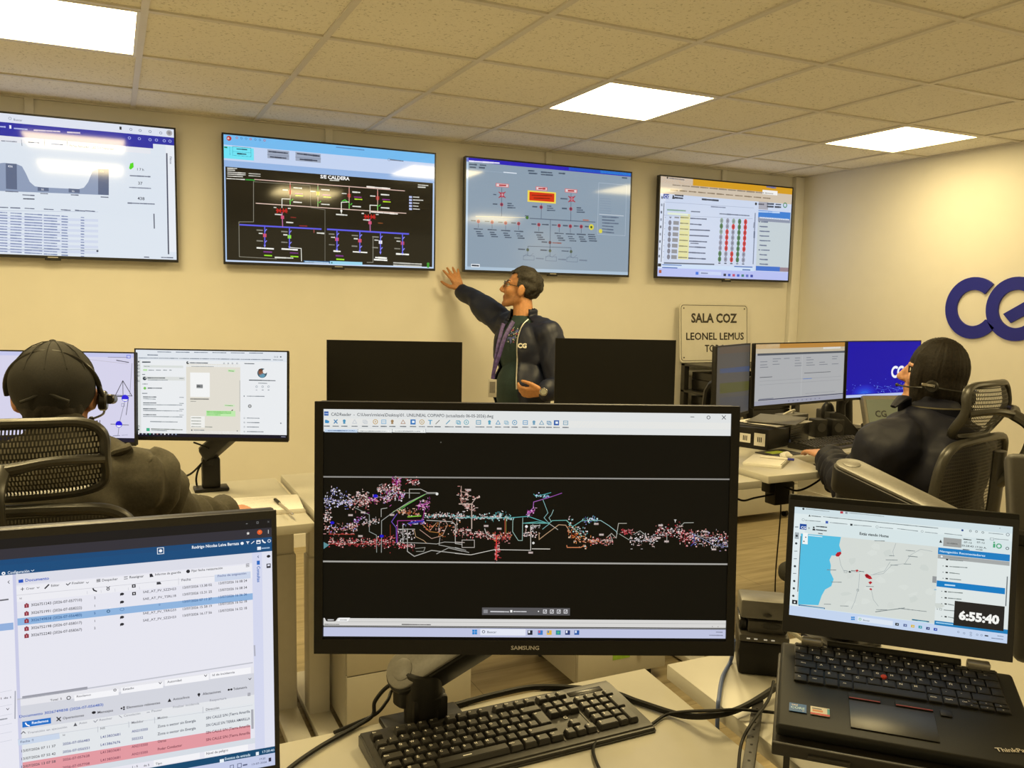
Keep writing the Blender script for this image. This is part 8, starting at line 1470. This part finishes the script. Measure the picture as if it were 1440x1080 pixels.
# ------------------------------------------------------------------ the seated man with the cap
fM = Vector((0.12, 0.99, 0)).normalized(); rM = Vector((fM.y, -fM.x, 0)); RM = Matrix((fM, -rM, UP)).transposed()
cM = W(80, 640, 2.02); t = thing('person', 'seated man in a black cap and headset seen from behind, in a dark olive jacket', 'person', gr(cM)); o0 = Vector(t.location)
HM = head_frame(W(77, 556, 2.04), fM, R_(-4)); nk = W(84, 632, 2.00)
shR, shL = W(203, 676, 2.04), W(-50, 684, 1.98); elR, elL = W(246, 735, 2.24), W(-92, 790, 2.22); wrR, wrL = W(314, 721, 2.50), W(-10, 735, 2.50)
M_SK2 = skinmat('skin_warm', (0.50, 0.24, 0.14)); M_OLV = mat('olive_fleece', (0.060, 0.054, 0.038), 0.85, grain=0.15, gscale=160, bump=0.2, bscale=500)
hip = Vector((nk.x, nk.y, 0.56))+fM*0.03; ch = Vector((nk.x, nk.y, 0.93))
def seated(nk, ch, hip, f, r, sh, el, wr, H, k, Rm, knee_h=0.50, w=1.0, ears=True, lf=None):
    lf = lf or f
    o = head_prims(H, k, nk, ears)+[('e', ch, (0.10, 0.155*w, 0.18), Rm), ('e', (ch+hip)/2, (0.10, 0.145*w, 0.2), Rm), ('e', hip, (0.12, 0.165*w, 0.10), Rm), ('c', nk-UP*0.02, ch, 0.055, 0.10)]
    for s_ in (0, 1): o += [('c', nk-UP*0.04, sh[s_], 0.05, 0.052), ('c', sh[s_], el[s_], 0.046, 0.038), ('c', el[s_], wr[s_], 0.036, 0.026)]
    for sg in (-1, 1):
        h_ = hip+r*(0.09*sg)-UP*0.01; kn = h_+lf*0.40+r*0.02*sg; kn.z = knee_h; an = Vector((kn.x, kn.y, 0.10))-lf*0.02; o += [('c', h_, kn, 0.082, 0.058), ('c', kn, an, 0.054, 0.038), ('c', an-UP*0.04, an+lf*0.13-UP*0.05, 0.036, 0.03)]
    return o
def lower(t, hip, f, r, Rm, knee_h=0.50):
    o = [('e', hip, (0.14, 0.185, 0.11), Rm)]
    for sg in (-1, 1):
        h_ = hip+r*(0.09*sg)-UP*0.01; kn = h_+f*0.40+r*0.02*sg; kn.z = knee_h; an = Vector((kn.x, kn.y, 0.11))-f*0.02; o += [('c', h_, kn, 0.096, 0.076), ('c', kn, an, 0.072, 0.062)]
        put(blob([('c', an-UP*0.06-f*0.05, an+f*0.14-UP*0.06, 0.046, 0.043), ('e', an+f*0.05-UP*0.087, (0.15, 0.05, 0.022), Rm), ('c', an-UP*0.05, an, 0.045, 0.045)], 0.008, 4), 'shoe', t, [M_BLACK])
    put(blob(o, 0.010, 5), 'trousers', t, [M_TROU], None, folds(0.006, 8, 3.0))
prims = seated(nk, ch, hip, fM, rM, (shR, shL), (elR, elL), (wrR, wrL), HM, 1.0, RM)
hand(prims, wrR, W(354, 717, 2.58)-wrR, UP*0.8-FW*0.2, -rM+fM*0.3, curl=0.55, spread=0.05)
hand(prims, wrL, fM+rM*0.3, UP, rM, curl=0.3)
put(blob(prims, 0.006, 4), 'body', t, [M_SK2, M_LIP, M_BROW, mat('short_beard', (0.10, 0.075, 0.05), 0.8, grain=0.4, gscale=300)], face_mat(HM, 1.0, True)); eyes(HM, 1.0, t)
jp = [('e', ch, (0.140, 0.195, 0.20), RM), ('e', (ch+hip)/2-UP*0.02, (0.150, 0.185, 0.22), RM), ('c', nk-UP*0.065, shR, 0.075, 0.080), ('c', nk-UP*0.065, shL, 0.075, 0.080), ('c', shR, elR, 0.078, 0.064), ('c', elR, wrR-(wrR-elR)*0.06, 0.060, 0.042), ('c', shL, elL, 0.078, 0.064), ('c', elL, wrL-(wrL-elL)*0.06, 0.060, 0.042), ('c', nk-UP*0.03, nk+UP*0.012, 0.086, 0.078), ('c', nk-fM*0.06-UP*0.03+rM*0.02, nk-fM*0.045-UP*0.03-rM*0.05, 0.045, 0.045)]
def f2(c, n):
    base = folds(0.013, 8, 7.0, (1, 1, 0.8))(c, n); ar = (c-elR).length; 
    if (c-shR).dot(rM) > 0.02: base += 0.009*math.sin(((c-shR).dot((wrR-elR).normalized()))*95+4*noise.noise(c*9))
    return base
jk = put(blob(jp, 0.008, 8), 'jacket', t, [M_OLV], None, f2)
q = MB(); q.tube([nk+rM*0.10-UP*0.035, W(172, 634, 1.99), W(184, 626, 1.99)], [0.012, 0.012, 0.008], M_OLV, sub=4, flat=(2.0, (0, 0, 1))); q.tube([shR+UP*0.06, W(208, 652, 2.03), W(220, 648, 2.04)], [0.012, 0.014, 0.010], M_OLV, sub=3); put_mb(q, 'shoulder_tabs', t)
# cap
M_CAP = mat('cap_black', (0.016, 0.015, 0.013), 0.85, grain=0.2, gscale=300, bump=0.2, bscale=800)
kp = lambda p: p.z > 0.018-0.50*(p.x+0.01) if p.x < 0.02 else p.z > 0.03
def kc(p): return p.z > (-0.052 if p.x < -0.03 else 0.028 if p.x > 0.01 else 0.028-(0.01-p.x)*2.0)
b2 = shell(HM, 1.0, (-0.012, 0, 0.030), (0.110, 0.094, 0.100), kc, 0.006, 0.004, 16)
cp = put_bm(b2, 'cap', t, M_CAP)
q = MB(); Pc = lambda x, y, z: HM @ Vector((x, y, z))
rows = [[Pc(0.085+0.075*v*math.cos(u*1.0), 0.085*math.sin(u*1.25)*(1-0.12*v), 0.042-0.018*v-0.02*(u*u)*0.5) for u in [i*0.2-1.0 for i in range(11)]] for v in (0, 0.35, 0.7, 1.0)]
q.grid(rows, M_CAP); q.grid([[p-HM.to_3x3() @ Vector((0, 0, 0.004)) for p in r] for r in rows][::-1], M_CAP); q.ell(Pc(-0.012, 0, 0.131), (0.008, 0.008, 0.005), M_CAP)
for k in range(6):
    a_ = math.pi*k/6; q.tube([Pc(-0.012+0.110*math.cos(u)*math.cos(a_), 0.094*math.cos(u)*math.sin(a_), 0.031+0.101*math.sin(u)) for u in [R_(20+14*i) for i in range(11)]], 0.0013, M_CAP, seg=5, sub=1)
q.tube([Pc(-0.115, y_, -0.010+0.02*(1-abs(y_)/0.05)) for y_ in (-0.05, -0.03, 0, 0.03, 0.05)], 0.004, M_CAP, sub=3); b3 = q; put_mb(b3, 'cap_visor_and_seams', t)
put_bm(shell(HM, 1.0, (-0.014, 0, 0.0), (0.096, 0.078, 0.09), lambda p: p.x < 0.0 and -0.068 < p.z < 0.02 and not (abs(p.y) > 0.06 and p.x > -0.035), 0.006, 0.006, 60), 'hair', t, mat('short_dark_hair', (0.022, 0.018, 0.014), 0.8, grain=0.3, gscale=300))
# headset
M_HS = mat('headset_black', (0.018, 0.017, 0.015), 0.3, grain=0.1, gscale=300)
hs = MB(); arc = [Pc(-0.012-0.062*math.sin(u), 0.101*math.cos(u), 0.012+0.093*math.sin(u)) for u in [R_(-6+12*i) for i in range(17)]]; hs.tube(arc, 0.0042, M_HS, seg=8, sub=2, flat=(1.5, (0, 1, 0))); hs.tube([p+UP*0.0036 for p in arc[2:-2]], 0.0016, M_GREY, seg=6, sub=1)
band = put_mb(hs, 'headset', t)
q = MB(); e = Pc(0.0, -0.096, -0.015); sd = HM.to_3x3() @ Vector((0, -1, 0)); q.cyl(e, e+sd*0.020, 0.025, m=M_HS, seg=20, bev=0.004); q.tube([arc[-2] if (arc[-2]-e).length < (arc[1]-e).length else arc[1], Pc(-0.02, -0.108, 0.0), e+sd*0.012], 0.005, M_HS, sub=4); q.cyl(Pc(0.012, -0.118, -0.012), Pc(0.050, -0.122, -0.014), 0.0125, m=M_HS, seg=14, bev=0.003); q.done if False else None
put_mb(q, 'earpiece', t)
q = MB(); q.tube([Pc(0.01, -0.105, -0.025), Pc(0.05, -0.10, -0.05), Pc(0.09, -0.07, -0.065)], 0.0028, M_HS, sub=4); q.ell(Pc(0.092, -0.066, -0.066), (0.007, 0.007, 0.007), M_HS); put_mb(q, 'microphone_boom', t)
lower(t, hip, fM, rM, RM)
hrp = W(2, 654, 1.60)
cx_, cy_ = hrp.x, hrp.y
office_chair('mesh office chair with headrest behind the man in the cap', (hrp.x-0.0+0.12*0.33*1.0*0-fM.x*0-rM.x*0+fM.x*0.335, hrp.y+fM.y*0.335, 0), math.atan2(-fM.x, fM.y), 0.05, (hrp.z-0.05, 0.152, 0.345), (0.56, 0.965))

# ------------------------------------------------------------------ the seated woman
fW = Vector((-0.40, 0.917, 0)).normalized(); rW = Vector((fW.y, -fW.x, 0)); RW = Matrix((fW, -rW, UP)).transposed()
fH = (-AX*0.88+FW*0.42); HW = head_frame(W(1312, 527, 2.85), fH, R_(7)); kW = 0.92
nk = W(1316, 590, 2.83); t = thing('person', 'seated woman with dark hair and a headset typing in a navy padded jacket', 'person', gr(W(1296, 660, 2.84))); o0 = Vector(t.location)
shR, shL = W(1352, 622, 2.96), W(1250, 622, 2.72); elL, wrL = W(1206, 690, 2.92), W(1160, 642, 3.36); elR, wrR = W(1345, 720, 3.2), W(1240, 655, 3.5)
hip = Vector((nk.x, nk.y, 0.60))+fW*0.04; ch = W(1300, 660, 2.83)
LF = Vector((0.60, 0.80, 0)).normalized()
M_SK3 = skinmat('skin_light', (0.52, 0.27, 0.16))
prims = seated(nk, ch, hip, fW, rW, (shR, shL), (elR, elL), (wrR, wrL), HW, kW, RW, 0.52, 0.95, False, LF)
hand(prims, wrL, W(1132, 628, 3.52)-wrL, UP*0.85-FW*0.25, rW*0.9-FW*0.2, curl=0.30, spread=0.08, k=0.95)
hand(prims, wrR, fW+rW*0.2, UP, -rW, curl=0.3, k=0.95)
put(blob(prims, 0.0055, 4), 'body', t, [M_SK3, M_LIP, M_SK3, M_SK3], face_mat(HW, kW, False)); eyes(HW, kW, t)
M_HAIR = mat('dark_brown_hair', (0.010, 0.007, 0.004), 0.62, spec=0.25, grain=0.6, gscale=160, bump=0.6, bscale=220)
X_ = lambda x, y, z: HW @ (Vector((x, y, z))*kW)
hp = [('e', X_(-0.016, 0, 0.020), (0.104*kW, 0.092*kW, 0.122*kW), HW.to_3x3()), ('e', X_(-0.030, 0, -0.040), (0.088*kW, 0.090*kW, 0.110*kW), HW.to_3x3()), ('c', X_(-0.03, 0.0, -0.06), X_(-0.035, 0, -0.140), 0.080*kW, 0.066*kW), ('e', X_(-0.120, -0.008, -0.066), (0.032, 0.040, 0.033), HW.to_3x3())]
for sg in (1, -1): hp += [('c', X_(0.040, sg*0.046, 0.062), X_(0.050, sg*0.056, -0.010), 0.026, 0.024), ('c', X_(0.050, sg*0.056, -0.010), X_(0.040, sg*0.060, -0.085), 0.024, 0.024), ('c', X_(0.040, sg*0.060, -0.085), X_(0.005, sg*0.060, -0.135), 0.024, 0.024)]
def strands(c, n):
    p = HW.inverted() @ c; a = math.atan2(p.y, p.x+0.02); return 0.0022*noise.noise(Vector((a*14, p.z*5, 1.0)))+0.0016*noise.noise(Vector((a*34, p.z*6, 4.0)))
put(blob(hp, 0.0045, 12), 'hair', t, [M_HAIR], None, strands)
Pw = lambda x, y, z: HW @ (Vector((x, y, z))*kW)
q = MB(); q.tube([Pw(0.0, 0.112, -0.035), Pw(-0.05, 0.115, -0.038), Pw(-0.12, 0.075, -0.038), Pw(-0.155, 0.0, -0.036), Pw(-0.12, -0.075, -0.038), Pw(-0.05, -0.115, -0.038), Pw(0, -0.112, -0.035)], 0.0038, M_HS, sub=5, seg=8); put_mb(q, 'headset_band', t)
q = MB(); q.cyl(Pw(0.0, 0.104, -0.035), Pw(0.0, 0.126, -0.035), 0.021, m=M_HS, seg=18, bev=0.004); q.box((0, 0, 0), (0.045, 0.006, 0.010), M_CHROME, bev=0.002, rot=None); 
for v in q.bm.verts:
    if v.co.length < 0.1: v.co = HW @ (Vector((v.co.x+0.012, v.co.y+0.128, v.co.z-0.030))*kW)
q.tube([Pw(0.015, 0.122, -0.040), Pw(0.07, 0.105, -0.050), Pw(0.112, 0.05, -0.054)], 0.0028, M_HS, sub=5, seg=8); q.ell(Pw(0.112, 0.046, -0.054), (0.006, 0.006, 0.006), M_HS); put_mb(q, 'headset_microphone', t)
M_NAVY2 = mat('navy_padded_jacket', (0.007, 0.008, 0.018), 0.6, spec=0.3, grain=0.15, gscale=90, bump=0.15, bscale=260)
jp = [('e', ch+UP*0.02, (0.155, 0.195, 0.20), RW), ('e', (ch+hip)/2, (0.172, 0.200, 0.23), RW), ('e', hip+UP*0.05, (0.165, 0.200, 0.12), RW), ('c', nk-UP*0.075, shR, 0.075, 0.074), ('c', nk-UP*0.075, shL, 0.075, 0.074), ('c', shL, elL, 0.078, 0.070), ('c', elL, wrL-(wrL-elL)*0.05, 0.070, 0.047), ('c', shR, elR, 0.088, 0.072), ('c', elR, wrR-(wrR-elR)*0.05, 0.068, 0.046), ('c', nk-UP*0.05, nk-UP*0.005, 0.100, 0.092)]
def f3(c, n):
    v = folds(0.017, 7.5, 11.0, (1, 1, 0.8))(c, n)+0.004*noise.noise(c*26)
    if (c-elL).dot((wrL-elL).normalized()) > 0 and (c-elL).length < 0.6 and c.z < 1.0: v += 0.006*math.sin((c-elL).dot((wrL-elL).normalized())*85+3*noise.noise(c*8))
    return v
jp += [('c', shL-UP*0.02, shR-UP*0.02, 0.105, 0.105), ('e', ch-fW*0.03+UP*0.03, (0.16, 0.21, 0.15), RW)]
put(blob(jp, 0.008, 16), 'jacket', t, [M_NAVY2], None, f3)
M_COL = mat('collar_olive', (0.060, 0.052, 0.030), 0.75, grain=0.15, gscale=200)
q = MB(); rows = []
for v_, rr in ((0.0, 0.098), (0.5, 0.097), (1.0, 0.103)): rows.append([nk+fW*(rr*math.cos(a_))-rW*(rr*math.sin(a_))+UP*(-0.012+0.058*v_-0.030*math.cos(a_)*(1-v_)*0) for a_ in [R_(40+280*i/24) for i in range(25)]])
q.grid(rows, M_COL); q.grid([[p+(p-nk-UP*(p.z-nk.z)).normalized()*0.008 for p in r] for r in rows][::-1], M_NAVY2)
top = rows[-1]; q.tube(top, 0.005, M_COL, sub=1, seg=6); put_mb(q, 'collar', t)
q = MB(); q.tube([nk+fW*0.09-rW*0.06-UP*0.02, W(1272, 560, 2.80), W(1256, 572, 2.78)], [0.008, 0.012, 0.006], M_NAVY2, sub=4, flat=(2.0, (0, 0, 1))); put_mb(q, 'collar_flap', t)
lower(t, hip, LF, rW, RW, 0.52)
fC = Vector((-0.24, 0.97, 0)).normalized(); hrp = W(1408, 578, 2.56)
office_chair('mesh office chair with headrest behind the seated woman', (hrp.x+fC.x*0.335, hrp.y+fC.y*0.335, 0), math.atan2(-fC.x, fC.y), 0.06, (hrp.z-0.06, 0.165, 0.30), (0.56, 0.985))
